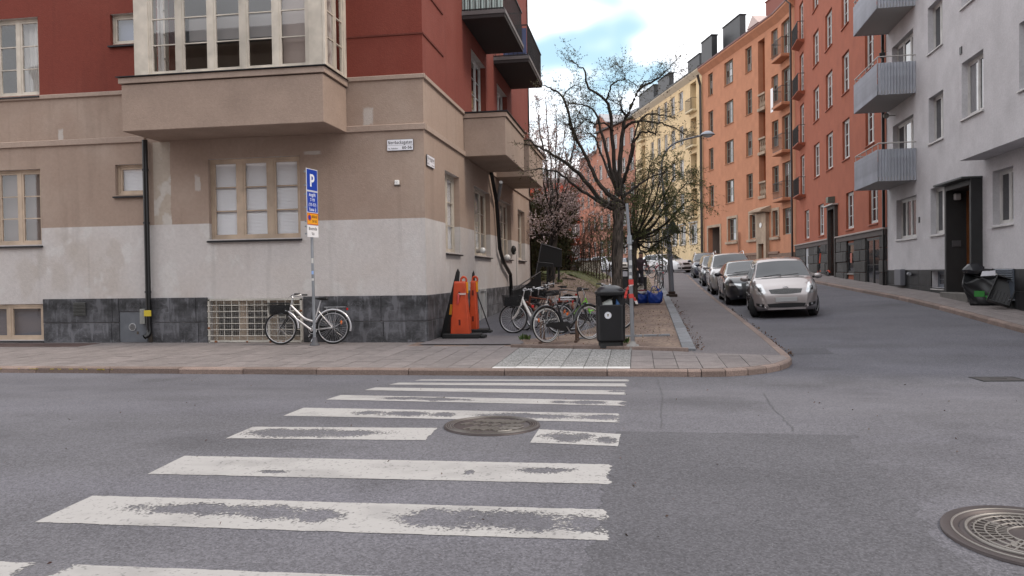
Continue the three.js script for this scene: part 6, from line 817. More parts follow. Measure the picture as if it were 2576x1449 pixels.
// ----- litter bin -----
{
  const h = hitG(1536, 876, PV), t = thing('litter_bin', 'black litter bin with domed lid on the pavement edge', 'litter bin', null, P3(h.x, PV(h.x, h.d) + 0.012, h.d + 0.12), 0.1), bm = mat([0.013, 0.013, 0.015], { rough: 0.38, map: T.grime });
  const R = (w, r = 0.09) => rrect(w, w, r); mesh('foot', loftY([[0, R(0.43)], [0.13, R(0.43)], [0.135, R(0.3)]]), mat([0.02, 0.02, 0.02], { rough: 0.8 }), t);
  mesh('body', loftY([[0.12, R(0.3)], [0.12, R(0.49)], [0.15, R(0.50)], [0.76, R(0.51)], [0.78, R(0.52)], [0.78, R(0.44)]]), bm, t);
  for (const [a, b] of [[-1, -1], [1, -1], [-1, 1], [1, 1]]) mesh('corner_post', hull([[a * 0.25, 0.775, b * 0.15], [a * 0.25, 0.775, b * 0.25], [a * 0.15, 0.775, b * 0.25], [a * 0.25, 0.95, b * 0.19], [a * 0.25, 0.95, b * 0.25], [a * 0.2, 0.95, b * 0.25], [a * 0.22, 0.775, b * 0.15], [a * 0.22, 0.95, b * 0.19]]), bm, t);
  mesh('rim', loftY([[0.94, R(0.42)], [0.945, R(0.51)], [0.96, R(0.53)], [1.0, R(0.54)], [1.015, R(0.53)], [1.015, R(0.3)]]), bm, t);
  const dome = []; for (let k = 0; k <= 7; k++) { const a = k / 7 * Math.PI / 2; dome.push([1.012 + 0.12 * Math.sin(a), R(0.5 * Math.cos(a) + 0.005, 0.2 * Math.cos(a) + 0.002)]); } mesh('lid', loftY(dome), mat([0.022, 0.023, 0.03], { rough: 0.3, map: T.grime }), t);
  mesh('liner', loftY([[0.3, R(0.42)], [0.93, R(0.42)]]).scale(0.98, 1, 0.1).translate(0, 0, -0.2), M.black, t);
  const f = mesh('badge', new THREE.CircleGeometry(0.062, 28), mat([1, 1, 1], { rough: 0.5, metres: false, map: sign(1, 1, 160, (x, W, H) => { x.fillStyle = '#d9dade'; x.fillRect(0, 0, W, H); x.strokeStyle = '#9a9ca2'; x.lineWidth = 2; x.beginPath(); x.arc(W / 2, H / 2, W * 0.43, 0, 7); x.stroke(); x.setLineDash?.([4, 5]); x.lineWidth = 8; x.strokeStyle = '#a8aab2'; x.beginPath(); x.arc(W / 2, H / 2, W * 0.36, 0, 7); x.stroke(); x.fillStyle = '#202226'; x.beginPath(); x.moveTo(W * 0.36, H * 0.3); x.lineTo(W * 0.64, H * 0.3); x.lineTo(W * 0.62, H * 0.56); x.lineTo(W * 0.5, H * 0.72); x.lineTo(W * 0.38, H * 0.56); x.fill(); x.fillStyle = '#c8c2a8'; x.beginPath(); x.ellipse(W * 0.5, H * 0.46, W * 0.07, H * 0.11, 0, 0, 7); x.fill(); }) }), t); f.position.set(-0.06, 0.59, 0.2555); f.rotation.x = -0.02;
  const tr = thing('litter', 'crumpled paper and bags showing in the litter bin opening', 'litter', null, t.position.clone().add(new THREE.Vector3(0, 0.76, 0)), 0.1);
  mesh('newspaper', hull([[-0.2, 0.0, 0.2], [0.03, 0.0, 0.21], [0.02, 0.1, 0.16], [-0.02, 0.12, 0.1], [-0.18, 0.03, 0.05], [-0.05, 0.0, 0.02]]), mat([0.42, 0.44, 0.42], { rough: 0.8 }), tr); mesh('blue_wrapper', hull([[0.1, 0, 0.2], [0.18, 0, 0.2], [0.1, 0.12, 0.14], [0.15, 0.02, 0.1], [0.08, 0, 0.1]]), mat([0.03, 0.12, 0.32], { rough: 0.5 }), tr);
  mesh('cardboard', hull([[-0.2, 0.02, 0.0], [0.05, 0.14, 0.02], [0.05, 0.14, -0.02], [-0.2, 0.03, -0.02], [0.0, 0, -0.1]]), mat([0.22, 0.19, 0.16], { rough: 0.9 }), tr);
}
// ----- posts -----
{
  const h = hitG(1592, 877, PV), o = P3(h.x, PV(h.x, h.d), h.d), t = thing('sign_post', 'grey steel post wrapped with red and white tape beside the litter bin', 'post', null, o);
  const q = (u, v) => rel(atD(u, v, h.d), o), c = q(1583.5, 600), top = q(1577, 512), grey = mat([0.26, 0.265, 0.28], { rough: 0.5, metal: 0.4, map: T.grime });
  mesh('post', cyl([0, 0, 0], c, 0.038, 0.036, 14), grey, t); mesh('upper_tube', cyl(c, top, 0.027, 0.027, 12), M.zinc, t); mesh('collar', [cyl(c.clone().add(new THREE.Vector3(0, -0.1, 0)), c.clone().add(new THREE.Vector3(0, 0.06, 0)), 0.048, 0.045, 14), bx(c.x - 0.01, c.x + 0.07, c.y - 0.06, c.y - 0.03, -0.02, 0.02)], M.zinc, t);
  mesh('base', lathe([[0.13, -0.05], [0.125, 0.03], [0.1, 0.075], [0.06, 0.085], [0.04, 0.14]], 20), mat([0.40, 0.38, 0.36], { rough: 0.85, map: T.grit }), t);
  const red = mat([0.55, 0.05, 0.04], { rough: 0.5, side: THREE.DoubleSide }), wh = mat([0.65, 0.6, 0.58], { rough: 0.5, side: THREE.DoubleSide });
  for (const [v0, v1, m] of [[703, 716, red], [716, 719, wh], [739, 750, red]]) { const a = q(1587, v0), b = q(1588, v1); mesh('tape', cyl(a, b, 0.045, 0.044, 12), m, t); }
  const strip = (pts, m) => { const c2 = new THREE.CatmullRomCurve3(pts.map(vec)), pos = [], idx = []; for (let i = 0; i <= 16; i++) { const p = c2.getPoint(i / 16), w = 0.022; pos.push(p.x - w, p.y, p.z, p.x + w, p.y + 0.012 * Math.sin(i), p.z + 0.01 * Math.cos(i * 1.3)); if (i < 16) idx.push(i * 2, i * 2 + 1, i * 2 + 3, i * 2, i * 2 + 3, i * 2 + 2); } const ge = new THREE.BufferGeometry(); ge.setAttribute('position', new THREE.Float32BufferAttribute(pos, 3)); ge.setIndex(idx); ge.computeVertexNormals(); mesh('tape_end', ge, m, t); };
  strip([q(1584, 717), q(1578, 728), q(1574, 742), q(1573, 750)], red); strip([q(1590, 744), q(1595, 750), q(1599, 757)], red); strip([q(1599, 757), q(1601, 761), q(1602, 765)], wh);
  for (const [v0, v1] of [[618, 628], [655, 667], [676, 684], [693, 700]]) mesh('sticker', new THREE.CylinderGeometry(0.039, 0.039, (v1 - v0) / 138, 10, 1, true, -0.6, 1.3).translate(q(1586, (v0 + v1) / 2).x, q(1586, (v0 + v1) / 2).y, 0), mat([0.55, 0.55, 0.55], { rough: 0.7, side: THREE.DoubleSide }), t);
}
{ // street lamp
  const h = hitG(1690, 746, PV), o = P3(h.x, PV(h.x, h.d), h.d), t = thing('street_lamp', 'grey street lamp with curved arm standing on the walkway', 'street lamp', null, o), q = (u, v) => rel(atD(u, v, h.d), o), gm = mat([0.22, 0.23, 0.26], { rough: 0.5, metal: 0.2, map: T.grime });
  mesh('base', [chf(-0.2, 0.2, -0.03, 0.1, -0.2, 0.2, 0.02), chf(-0.13, 0.13, 0.1, 0.2, -0.13, 0.13, 0.02)], mat([0.05, 0.032, 0.026], { rough: 0.9 }), t); mesh('pole', [cyl([0, 0.1, 0], q(1684, 620), 0.1, 0.09, 16), cyl(q(1684, 620), q(1680, 588), 0.075, 0.06, 16), cyl(q(1680, 588), q(1667, 460), 0.058, 0.045, 14)], gm, t);
  mesh('arm', tube([q(1667, 462), q(1664, 425), q(1670, 390), q(1690, 365), q(1720, 352), q(1768, 340)], 0.035, 30, 9), gm, t); const e = q(1780, 339); mesh('lamp_head', [lathe([[0, 0.16], [0.08, 0.15], [0.18, 0.08], [0.24, 0.0], [0.22, -0.01]], 22).scale(1.15, 0.9, 1).translate(e.x, e.y, e.z)], mat([0.32, 0.35, 0.40], { rough: 0.4 }), t); mesh('diffuser', sph(e.x, e.y - 0.01, e.z, 0.18, 1.1, 0.55, 1, 18), mat([0.55, 0.55, 0.55], { rough: 0.2, clearcoat: 1 }), t);
}
{ // triangular sign seen from behind
  const h = hitG(1669, 727, PV), o = P3(h.x, PV(h.x, h.d), h.d), t = thing('warning_sign', 'triangular road sign seen from behind on two grey posts', 'road sign', null, o), q = (u, v) => rel(atD(u, v, h.d), o), gm = mat([0.14, 0.14, 0.15], { rough: 0.6, metal: 0.3 });
  mesh('post', cyl([0, 0, 0], q(1664, 597), 0.03, 0.03, 10), gm, t); const a = q(1692, 551), b = q(1713, 588), c = q(1664, 589); mesh('triangle_plate', extr([[a.x, a.y], [c.x, c.y], [b.x, b.y]], 0.03, 0.045), mat([0.02, 0.03, 0.026], { rough: 0.5 }), t); mesh('cross_bar', [cyl(q(1664, 597), q(1706, 596), 0.02, 0.02, 8)], gm, t); mesh('post', cyl(q(1704, 560), q(1704, 602), 0.025, 0.025, 8), mat([0.03, 0.03, 0.03], { rough: 0.5 }), t); mesh('bracket', bx(a.x - 0.15, a.x + 0.15, b.y + 0.12, b.y + 0.16, 0, 0.03), gm, t);
}
{ const h = hitG(1660, 727, PV), o = P3(h.x, PV(h.x, h.d), h.d), t = thing('thin_post', 'thin grey post with stickers where the black bicycle is chained', 'post', null, o), q = (u, v) => rel(atD(u, v, h.d), o); mesh('post', cyl([0, 0, 0], q(1656, 560), 0.03, 0.028, 10), mat([0.2, 0.2, 0.205], { rough: 0.6, map: T.grime }), t); mesh('sticker', cyl(q(1658, 640), q(1658, 632), 0.031, 0.031, 10), mat([0.5, 0.5, 0.5]), t); }
// ----- cabinets -----
for (const [u0, u1, v, l] of [[1566, 1586, 735, 'dark grey utility cabinet beside the big tree trunk'], [1590, 1627, 735, 'wide dark grey utility cabinet next to the blue bags']]) {
  const h = hitG((u0 + u1) / 2, v, BK), w = (u1 - u0) / (FPX / (h.d * 0.99)), t = thing('utility_cabinet', l, 'cabinet', 'utility cabinets', P3(h.x, BK(h.x, h.d), h.d)), m = mat([0.035, 0.036, 0.038], { rough: 0.6, map: T.grime });
  mesh('body', chf(-w / 2, w / 2, -0.1, 0.62, -0.4, 0, 0.01), m, t); mesh('lid', chf(-w / 2 - 0.02, w / 2 + 0.02, 0.62, 0.66, -0.42, 0.02, 0.01), mat([0.07, 0.07, 0.075], { rough: 0.5 }), t); mesh('door', chf(-w / 2 + 0.03, w / 2 - 0.03, 0.06, 0.58, 0.0, 0.012, 0.004), m, t);
}
// ----- bags -----
function sack(name, label, u, v, w, hgt, dep, m, seed, extra) {
  const h = hitG(u, v, BK), r = rng(seed), o = P3(h.x, BK(h.x, h.d) + 0.03, h.d + dep / 2), t = thing(name, label, 'bag', null, o, (r() - 0.5) * 0.4), secs = []; const n = 26, ph = [r() * 6, r() * 6, r() * 6];
  for (let k = 0; k <= 10; k++) { const f = k / 10, s = []; for (let i = 0; i < n; i++) { const a = i / n * Math.PI * 2, sq = 1 / Math.pow(Math.pow(Math.abs(Math.cos(a)), 3.2) + Math.pow(Math.abs(Math.sin(a)), 3.2), 1 / 3.2), wr = 1 + 0.09 * Math.sin(a * 4 + ph[0] + f * 4) + 0.06 * Math.sin(a * 9 + ph[1] - f * 9) + 0.03 * Math.sin(a * 11 + f * 15 + ph[2]); const bul = (0.86 + 0.2 * Math.sin(f * Math.PI * 0.8)) * (f < 0.08 ? 0.9 : 1); s.push([Math.cos(a) * sq * w / 2 * bul * wr, Math.sin(a) * sq * dep / 2 * bul * wr, f * f * hgt * (0.16 * Math.sin(a * 2 + ph[1]) + 0.09 * Math.sin(a * 5 + ph[0]) - 0.08)]); } secs.push([f * hgt + 0.015 * Math.sin(f * 9), s]); }
  const b0 = secs[0][1].map(() => [0, 0]), top = secs.at(-1); secs.unshift([0, b0]); secs.push([hgt * 0.93, top[1].map(([x, z, e]) => [x * 0.85, z * 0.85, e])], [hgt * 0.8, top[1].map(() => [0, 0])]);
  mesh('bag', loftY(secs), m, t); extra?.(t, r); return t;
}
const cloth = (t, r, n, cols, w, y, dep, s = 0.1) => { for (let i = 0; i < n; i++) { const p = []; const cx = (r() - 0.5) * w, cz = (r() - 0.5) * dep, cy = y + r() * 0.06; for (let k = 0; k < 14; k++) { const a = r() * 6.28, b = r(); p.push([cx + Math.cos(a) * s * (0.5 + b), cy + (r() - 0.3) * s * 0.8, cz + Math.sin(a) * s * (0.5 + r())]); } mesh('garment', hull(p), mat(cols[i % cols.length], { rough: 0.9 }), t); } };
const blueM = mat([0.008, 0.055, 0.36], { rough: 0.38, map: T.grime });
sack('shopping_bag', 'blue plastic shopping bag heaped with clothes by the cabinets', 1611, 766, 0.56, 0.34, 0.36, blueM, 3, (t, r) => cloth(t, r, 7, [[0.55, 0.53, 0.5], [0.2, 0.02, 0.03], [0.03, 0.03, 0.05], [0.5, 0.5, 0.52]], 0.4, 0.34, 0.2, 0.12));
sack('shopping_bag', 'blue plastic shopping bag with bottles and bits sticking out by the edging', 1648, 766, 0.46, 0.38, 0.34, blueM, 8, (t, r) => { cloth(t, r, 5, [[0.45, 0.38, 0.3], [0.02, 0.06, 0.3], [0.5, 0.45, 0.36]], 0.24, 0.4, 0.14, 0.07); mesh('handle', tube([[-0.12, 0.36, 0.12], [-0.06, 0.55, 0.1], [0.06, 0.54, 0.08], [0.13, 0.36, 0.12]], 0.012, 14, 5), blueM, t); });
sack('rubbish_sack', 'white plastic sack behind the taped post', 1581, 763, 0.3, 0.4, 0.3, mat([0.5, 0.5, 0.52], { rough: 0.5 }), 12, (t, r) => cloth(t, r, 3, [[0.6, 0.58, 0.54]], 0.1, 0.42, 0.1, 0.09));
sack('clothes_heap', 'pile of pale and dark clothes behind the blue bags', 1605, 757, 0.4, 0.5, 0.3, mat([0.5, 0.47, 0.43], { rough: 0.9 }), 15, (t, r) => cloth(t, r, 4, [[0.62, 0.58, 0.52], [0.03, 0.03, 0.035]], 0.25, 0.52, 0.1, 0.1));
// ----- road works barriers -----
{
  const orange = mat([0.62, 0.075, 0.02], { rough: 0.45, map: T.grime }), fin = mat([0.022, 0.015, 0.013], { rough: 0.6 }), yel = mat([0.75, 0.33, 0.02], { rough: 0.4 }), apr = (x, d) => BK(x, d) + 0.022;
  const one = (u, v, sc, label, wide) => {
    const h = hitG(u, v, apr), o = P3(h.x, apr(h.x, h.d), h.d), t = thing('traffic_barrier', label, 'barrier', null, o), H = 1.22, a = wide ? 0.21 : 0.1, b = wide ? 0.12 : 0.055;
    mesh('rubber_foot', [chf(-0.36 * sc, 0.42 * sc, 0, 0.1, -0.2, 0.2, 0.02), chf(0.42 * sc, 0.52 * sc, 0, 0.07, -0.14, 0.14, 0.015)], M.rubber, t);
    const R = (w, dd) => rrect(w, dd, 0.03, 3); mesh('tower', loftY([[0.1, R(a * 2, 0.26)], [0.45, R(a * 1.86, 0.24)], [0.452, R(a * 1.74, 0.22)], [H - 0.05, R(b * 2.2, 0.15)], [H, R(b * 2, 0.13)], [H, R(0.01, 0.01)]]), orange, t);
    for (const y of [0.28, 0.88]) mesh('slot', bx(-0.02, 0.02, y, y + 0.12, 0.06, y < 0.5 ? 0.128 : 0.1), mat([0.12, 0.012, 0.006], { rough: 0.8 }), t);
    mesh('reflector', bx(b - 0.06, b + 0.05, H - 0.26, H - 0.02, -0.02, 0.02), yel, t); mesh('carry_grip', tor(0.06, 0.022, 18, 8).scale(1, 1.2, 1).translate(b * 0.6, H + 0.02, -0.02), orange, t); return t; };
  const A = one(1160, 850, 1.05, 'orange plastic barrier tower with red and white tape at the house corner', true), B = one(1193, 838, 0.8, 'narrow orange barrier tower behind the taped one', false); B;
  mesh('tape', bx(-0.02, 0.14, 0.93, 0.97, 0.1, 0.106), mat([0.6, 0.45, 0.42], { rough: 0.5 }), A); mesh('tape', hull([[-0.04, 0.95, 0.11], [0.01, 0.95, 0.11], [-0.06, 0.74, 0.122], [-0.02, 0.72, 0.122], [-0.03, 0.85, 0.135]]), mat([0.55, 0.06, 0.05], { rough: 0.5 }), A);
  const f = thing('barrier_board', 'black pointed barrier boards leaning behind the orange tower', 'barrier', null, A.position.clone().add(new THREE.Vector3(-0.26, 0, -0.1)));
  mesh('board', extr([[-0.26, 0.0], [0.06, 0.0], [0.2, 1.42], [0.16, 1.5], [0.12, 1.42]], -0.16, -0.1, [], 0.012), M.black, f); mesh('board', extr([[-0.1, 0.1], [0.14, 0.1], [0.2, 1.2], [0.14, 1.2]], -0.06, 0.0, [], 0.01), fin, f); mesh('reflector', extr([[-0.02, 0.5], [0.04, 0.5], [0.06, 0.72], [0.01, 0.72]], 0.002, 0.012), yel, f);
  const gfin = thing('barrier_board', 'thin black pointed board beside the narrow orange barrier', 'barrier', null, B.position.clone().add(new THREE.Vector3(-0.06, 0, -0.1))); mesh('board', extr([[-0.14, 0.0], [0.08, 0.0], [0.06, 1.38], [0.03, 1.46], [0.0, 1.38]], -0.08, -0.03, [], 0.01), M.black, gfin); mesh('strut', cyl([0.1, 0.95, -0.05], [0.42, 0.02, -0.05], 0.014, 0.014, 6), M.black, gfin);
}
// ----- railings and board behind the side wall -----
{
  const t = thing('area_railing', 'black iron railing along the side wall of the corner house', 'railing', null), z = x => x; let n = 0; for (let d = 20.2; d < 26.4; d += 0.13) { const x = -3.25 + 0.02 * Math.sin(d), y = BK(x, d); mesh('bar', cyl(P3(x, y - 0.05, d), P3(x, y + 0.95, d), 0.01, 0.01, 5), M.black, t); n++; } mesh('top_rail', [cyl(P3(-3.25, BK(-3.25, 20.2) + 0.95, 20.2), P3(-3.25, BK(-3.25, 26.3) + 0.95, 26.3), 0.02, 0.02, 6)], M.black, t); mesh('bottom_rail', [cyl(P3(-3.25, BK(-3.25, 20.2) + 0.12, 20.2), P3(-3.25, BK(-3.25, 26.3) + 0.12, 26.3), 0.015, 0.015, 6)], M.black, t); z; n;
  const d0 = 28.5, q = (u, v) => atD(u, v, d0), s = thing('stair_railing', 'black iron handrail with cross braces on the bare slope', 'railing', null); for (const [a, b] of [[[1391, 664], [1394, 790]], [[1377, 676], [1377, 800]], [[1391, 690], [1366, 726]], [[1366, 726], [1390, 770]], [[1352, 660], [1391, 664]]]) mesh('rail', cyl(q(...a), q(...b), 0.028, 0.028, 7), M.black, s);
  const d1 = 29.5, q1 = (u, v) => atD(u, v, d1), bdt = thing('black_board', 'large black panel standing in front of the dark shrubs', 'board', null, P3(q1(1380, 660).x, BK(q1(1380, 660).x, d1), d1)), o = bdt.position, pt = (u, v) => { const p = q1(u, v); return [p.x - o.x, p.y - o.y]; };
  mesh('panel', extr([pt(1345, 706), pt(1362, 671), pt(1413, 672), pt(1413, 628), pt(1362, 613)].reverse(), -0.06, 0), mat([0.008, 0.008, 0.009], { rough: 0.6 }), bdt); mesh('edge_trim', [cyl([...pt(1345, 706), 0.01], [...pt(1362, 613), 0.01], 0.018, 0.018, 6), cyl([...pt(1362, 613), 0.01], [...pt(1413, 628), 0.01], 0.018, 0.018, 6)], mat([0.10, 0.10, 0.11], { rough: 0.5 }), bdt); for (const u of [1352, 1405]) { const p = pt(u, 680); mesh('leg', bx(p[0] - 0.04, p[0] + 0.04, -0.4, p[1] + 0.3, -0.1, -0.062), M.black, bdt); }
  const h = hitG(1488, 684, BK), w = thing('garden_wall', 'low pale garden wall with brown coping above the grass', 'wall', null, P3(h.x, BK(h.x, h.d), h.d), 0.25); mesh('wall', chf(-0.75, 0.62, -0.4, 0.66, -0.3, 0, 0.01), plaster([0.40, 0.37, 0.32]), w); mesh('coping', chf(-0.8, 0.68, 0.66, 0.72, -0.35, 0.05, 0.01), mat([0.10, 0.055, 0.04], { rough: 0.8 }), w);
  const w2 = thing('retaining_wall', 'dark stone retaining wall below the shrubs, left of the pale wall', 'wall', null, P3(h.x - 0.75, BK(h.x, h.d), h.d + 0.1), 0.12), r = rng(61); for (let k = 0; k < 3; k++) for (let x = -3.2 + (k % 2) * 0.2; x < 0; x += 0.55) mesh('stone', chf(x + 0.01, Math.min(0, x + 0.54), -0.2 + k * 0.3, 0.09 + k * 0.3, -0.3, 0.02 * r(), 0.03), mat([0.05 + 0.03 * r(), 0.045 + 0.025 * r(), 0.04], { rough: 0.95, map: T.grit }), w2);
}
// ----- electric scooter, parked against the red house -----
{
  const h = hitG(2071, 694, RP), o = P3(h.x, RP(h.x, h.d), h.d), t = thing('electric_scooter', 'orange and black electric scooter standing by the granite base', 'scooter', null, o, 1.9), or = mat([0.62, 0.075, 0.03], { rough: 0.4 });
  for (const x of [-0.42, 0.42]) { const w = mesh('wheel', tor(0.1, 0.028, 24, 8), M.rubber, t); w.position.set(x, 0.128, 0); mesh('rim', cyl([0, 0, -0.02], [0, 0, 0.02], 0.08, 0.08, 14), mat([0.1, 0.1, 0.1]), w); }
  mesh('deck', chf(-0.36, 0.3, 0.13, 0.19, -0.085, 0.085, 0.02), M.black, t); mesh('rear_guard', new THREE.TorusGeometry(0.135, 0.02, 6, 12, 2).rotateZ(0.9).scale(1, 1, 2).translate(-0.42, 0.128, 0), or, t); mesh('stem', [cyl([0.4, 0.2, 0], [0.3, 0.62, 0], 0.035, 0.032, 10)], M.black, t); mesh('stem_cover', cyl([0.3, 0.62, 0], [0.22, 1.1, 0], 0.036, 0.034, 10), or, t); mesh('handlebar', [cyl([0.2, 1.16, -0.25], [0.2, 1.16, 0.25], 0.016, 0.016, 8), cyl([0.22, 1.1, 0], [0.2, 1.18, 0], 0.03, 0.03, 8)], M.black, t); mesh('fork', [cyl([0.42, 0.128, -0.04], [0.4, 0.24, -0.03], 0.014), cyl([0.42, 0.128, 0.04], [0.4, 0.24, 0.03], 0.014)], or, t); mesh('stand', cyl([0.0, 0.14, 0.06], [-0.06, 0.0, 0.14], 0.01), M.black, t);
  const p = hitG(2105, 690, RP); p;
}
// ----- rubbish by the white house door -----
{
  const h = hitG(2468, 769, RP), o = P3(h.x + 0.28, RP(h.x, h.d), h.d + 0.25), r = rng(41), t = thing('rubbish_bag', 'big black woven rubbish bag with green print beside the portal', 'bag', null, o, -0.6), secs = [], n = 30, bm = mat([0.016, 0.017, 0.019], { rough: 0.42, map: T.grime });
  for (let k = 0; k <= 12; k++) { const f = k / 12, s = []; for (let i = 0; i < n; i++) { const a = i / n * Math.PI * 2, sq = 1 / Math.pow(Math.abs(Math.cos(a)) ** 4 + Math.abs(Math.sin(a)) ** 4, 0.25), wr = 1 + 0.07 * Math.sin(a * 4 + f * 6) + 0.06 * Math.sin(a * 9 - f * 11) + 0.1 * f * Math.sin(a * 3 + 2) + 0.03 * Math.sin(a * 13 + f * 20); s.push([Math.cos(a) * sq * 0.43 * wr * (0.92 + 0.14 * Math.sin(f * 2.6)) - 0.12 * f * f, Math.sin(a) * sq * 0.36 * wr, f * f * 0.72 * (0.15 * Math.sin(a * 2 + 1) + 0.1 * Math.sin(a * 5))]); } secs.push([f * 0.72, s]); } secs.unshift([0, secs[0][1].map(() => [0, 0])]); secs.push([0.66, secs.at(-1)[1].map(([x, z, e]) => [x * 0.85, z * 0.85, e])], [0.6, secs[1][1].map(() => [0, 0])]); mesh('bag', loftY(secs), bm, t);
  const gp = mat([0.02, 0.20, 0.025], { rough: 0.5 }); for (const [x, y, w, hh] of [[-0.12, 0.22, 0.22, 0.14], [0.1, 0.27, 0.16, 0.05], [0.1, 0.2, 0.18, 0.05], [0.1, 0.145, 0.16, 0.03], [0.3, 0.24, 0.1, 0.12]]) mesh('print', bx(x - w / 2, x + w / 2, y, y + hh, 0.36, 0.405 - Math.abs(x) * 0.1), gp, t);
  cloth(t, r, 5, [[0.012, 0.012, 0.014], [0.02, 0.02, 0.024]], 0.5, 0.78, 0.3, 0.17); mesh('paper', hull([[-0.1, 0.72, 0.36], [0.22, 0.74, 0.36], [0.2, 0.86, 0.28], [-0.08, 0.84, 0.28], [0.1, 0.72, 0.3]]), mat([0.5, 0.5, 0.53], { rough: 0.8 }), t); mesh('plastic_strip', tube([[0.1, 0.78, 0.3], [0.4, 0.76, 0.35], [0.52, 0.9, 0.33]], 0.02, 12, 5), mat([0.5, 0.5, 0.48], { rough: 0.5 }), t);
  mesh('plastic_sack', hull(Array.from({ length: 26 }, () => { const a = r() * 6.28, b = Math.acos(2 * r() - 1); return [-0.3 + 0.28 * Math.sin(b) * Math.cos(a), 0.85 + 0.2 * Math.cos(b), 0.1 + 0.2 * Math.sin(b) * Math.sin(a)]; })), mat([0.014, 0.014, 0.017], { rough: 0.25 }), t);
  const k = thing('plastic_crate', 'black plastic crate tipped against the wall next to the rubbish bag', 'crate', null, P3(8.34, RP(8.34, 19.85) + 0.1, 19.85), -0.35); k.rotation.z = -0.45; k.rotation.x = -0.25; mesh('shell', [chf(-0.24, 0.24, 0, 0.64, -0.02, 0.02, 0.008), chf(-0.24, -0.21, 0, 0.64, 0.021, 0.22, 0.008), chf(0.21, 0.24, 0, 0.64, 0.021, 0.22, 0.008), chf(-0.209, 0.209, 0, 0.03, 0.021, 0.22, 0.008), chf(-0.209, 0.209, 0.61, 0.64, 0.021, 0.22, 0.008)], bm, k); for (let i = 0; i < 6; i++) mesh('rib', cyl([-0.17 + i * 0.068, 0.06, 0.026], [-0.17 + i * 0.068, 0.32, 0.026], 0.012, 0.012, 6), mat([0.06, 0.06, 0.065], { rough: 0.4 }), k);
}
// ----- person bending over the bicycles, half hidden by the trunk -----

{
  const p = camPt(1609, 33), gy = BK(p.x, p.d), B = [ // joints: a, b, radius a, radius b
    [[0, 0.98, 0], [0.02, 1.3, 0.08], 0.14, 0.15], [[0.02, 1.3, 0.08], [0.02, 1.42, 0.12], 0.15, 0.10], [[0.02, 1.42, 0.12], [0.02, 1.5, 0.16], 0.055, 0.052], [[0.02, 1.56, 0.18], [0.02, 1.64, 0.18], 0.088, 0.092],
    [[-0.1, 0.95, 0], [-0.11, 0.5, 0.05], 0.085, 0.06], [[-0.11, 0.5, 0.05], [-0.11, 0.09, 0], 0.058, 0.042], [[-0.11, 0.06, 0], [-0.12, 0.04, 0.16], 0.045, 0.035], [[0.1, 0.95, 0], [0.11, 0.5, 0.03], 0.085, 0.06], [[0.11, 0.5, 0.03], [0.11, 0.09, -0.04], 0.058, 0.042], [[0.11, 0.06, -0.04], [0.12, 0.04, 0.12], 0.045, 0.035],
    [[-0.19, 1.38, 0.1], [-0.26, 1.12, 0.16], 0.055, 0.043], [[-0.26, 1.12, 0.16], [-0.2, 0.98, 0.36], 0.041, 0.03], [[0.22, 1.38, 0.1], [0.29, 1.12, 0.16], 0.055, 0.043], [[0.29, 1.12, 0.16], [0.22, 0.98, 0.36], 0.041, 0.03], [[-0.2, 0.98, 0.36], [-0.19, 0.95, 0.44], 0.028, 0.022], [[0.22, 0.98, 0.36], [0.21, 0.95, 0.44], 0.028, 0.022]];
  const N = 84, mc = new MarchingCubes(N, mat([1, 1, 1]), false, false, 60000), c = 0.9; mc.isolation = 0;
  for (let k = 0; k < N; k++) for (let j = 0; j < N; j++) for (let i = 0; i < N; i++) { const x = (i - N / 2) / (N / 2) * c, y = (j - N / 2) / (N / 2) * c + 0.86, z = (k - N / 2) / (N / 2) * c; let d = 9; for (const [a, b, ra, rb] of B) { const bx0 = b[0] - a[0], by = b[1] - a[1], bz = b[2] - a[2], t = clamp(((x - a[0]) * bx0 + (y - a[1]) * by + (z - a[2]) * bz) / (bx0 * bx0 + by * by + bz * bz), 0, 1), e = Math.hypot(x - a[0] - bx0 * t, y - a[1] - by * t, z - a[2] - bz * t) - lerp(ra, rb, t), h = Math.max(0.05 - Math.abs(d - e), 0) / 0.05; d = Math.min(d, e) - h * h * 0.0125; } mc.field[k * N * N + j * N + i] = -d; }
  mc.update(); const n = mc.count, pos = mc.positionArray.slice(0, n * 3), nor = mc.normalArray.slice(0, n * 3), col = new Float32Array(n * 3);
  for (let i = 0; i < n; i++) { const x = pos[i * 3] *= c, y = pos[i * 3 + 1] = pos[i * 3 + 1] * c + 0.86, z = pos[i * 3 + 2] *= c; const q = y > 1.47 && z > 0.1 ? (y > 1.63 || z < 0.16 ? [0.03, 0.022, 0.018] : [0.42, 0.25, 0.19]) : Math.abs(x) > 0.14 && z > 0.33 ? [0.42, 0.25, 0.19] : y < 0.09 ? [0.02, 0.02, 0.02] : y < 0.95 ? [0.035, 0.035, 0.045] : [0.06, 0.04, 0.05]; col.set(q, i * 3); x; }
  const ge = new THREE.BufferGeometry(); ge.setAttribute('position', new THREE.BufferAttribute(pos, 3)); ge.setAttribute('normal', new THREE.BufferAttribute(nor, 3)); ge.setAttribute('color', new THREE.BufferAttribute(col, 3));
  const t = thing('person', 'person in dark clothes bending over the bicycles behind the cabinets', 'person', null, P3(p.x, gy, p.d), 0.3), m = new THREE.Mesh(ge, new THREE.MeshStandardMaterial({ vertexColors: true, roughness: 0.85 })); m.name = 'body'; t.add(m); mesh('nose', hull([[0.02, 1.62, 0.27], [0.0, 1.58, 0.265], [0.04, 1.58, 0.265], [0.02, 1.58, 0.295]]), mat([0.42, 0.25, 0.19]), t); mesh('hair', sph(0.02, 1.645, 0.155, 0.1, 1, 0.9, 1, 14), mat([0.03, 0.022, 0.018], { rough: 0.9 }), t);
}
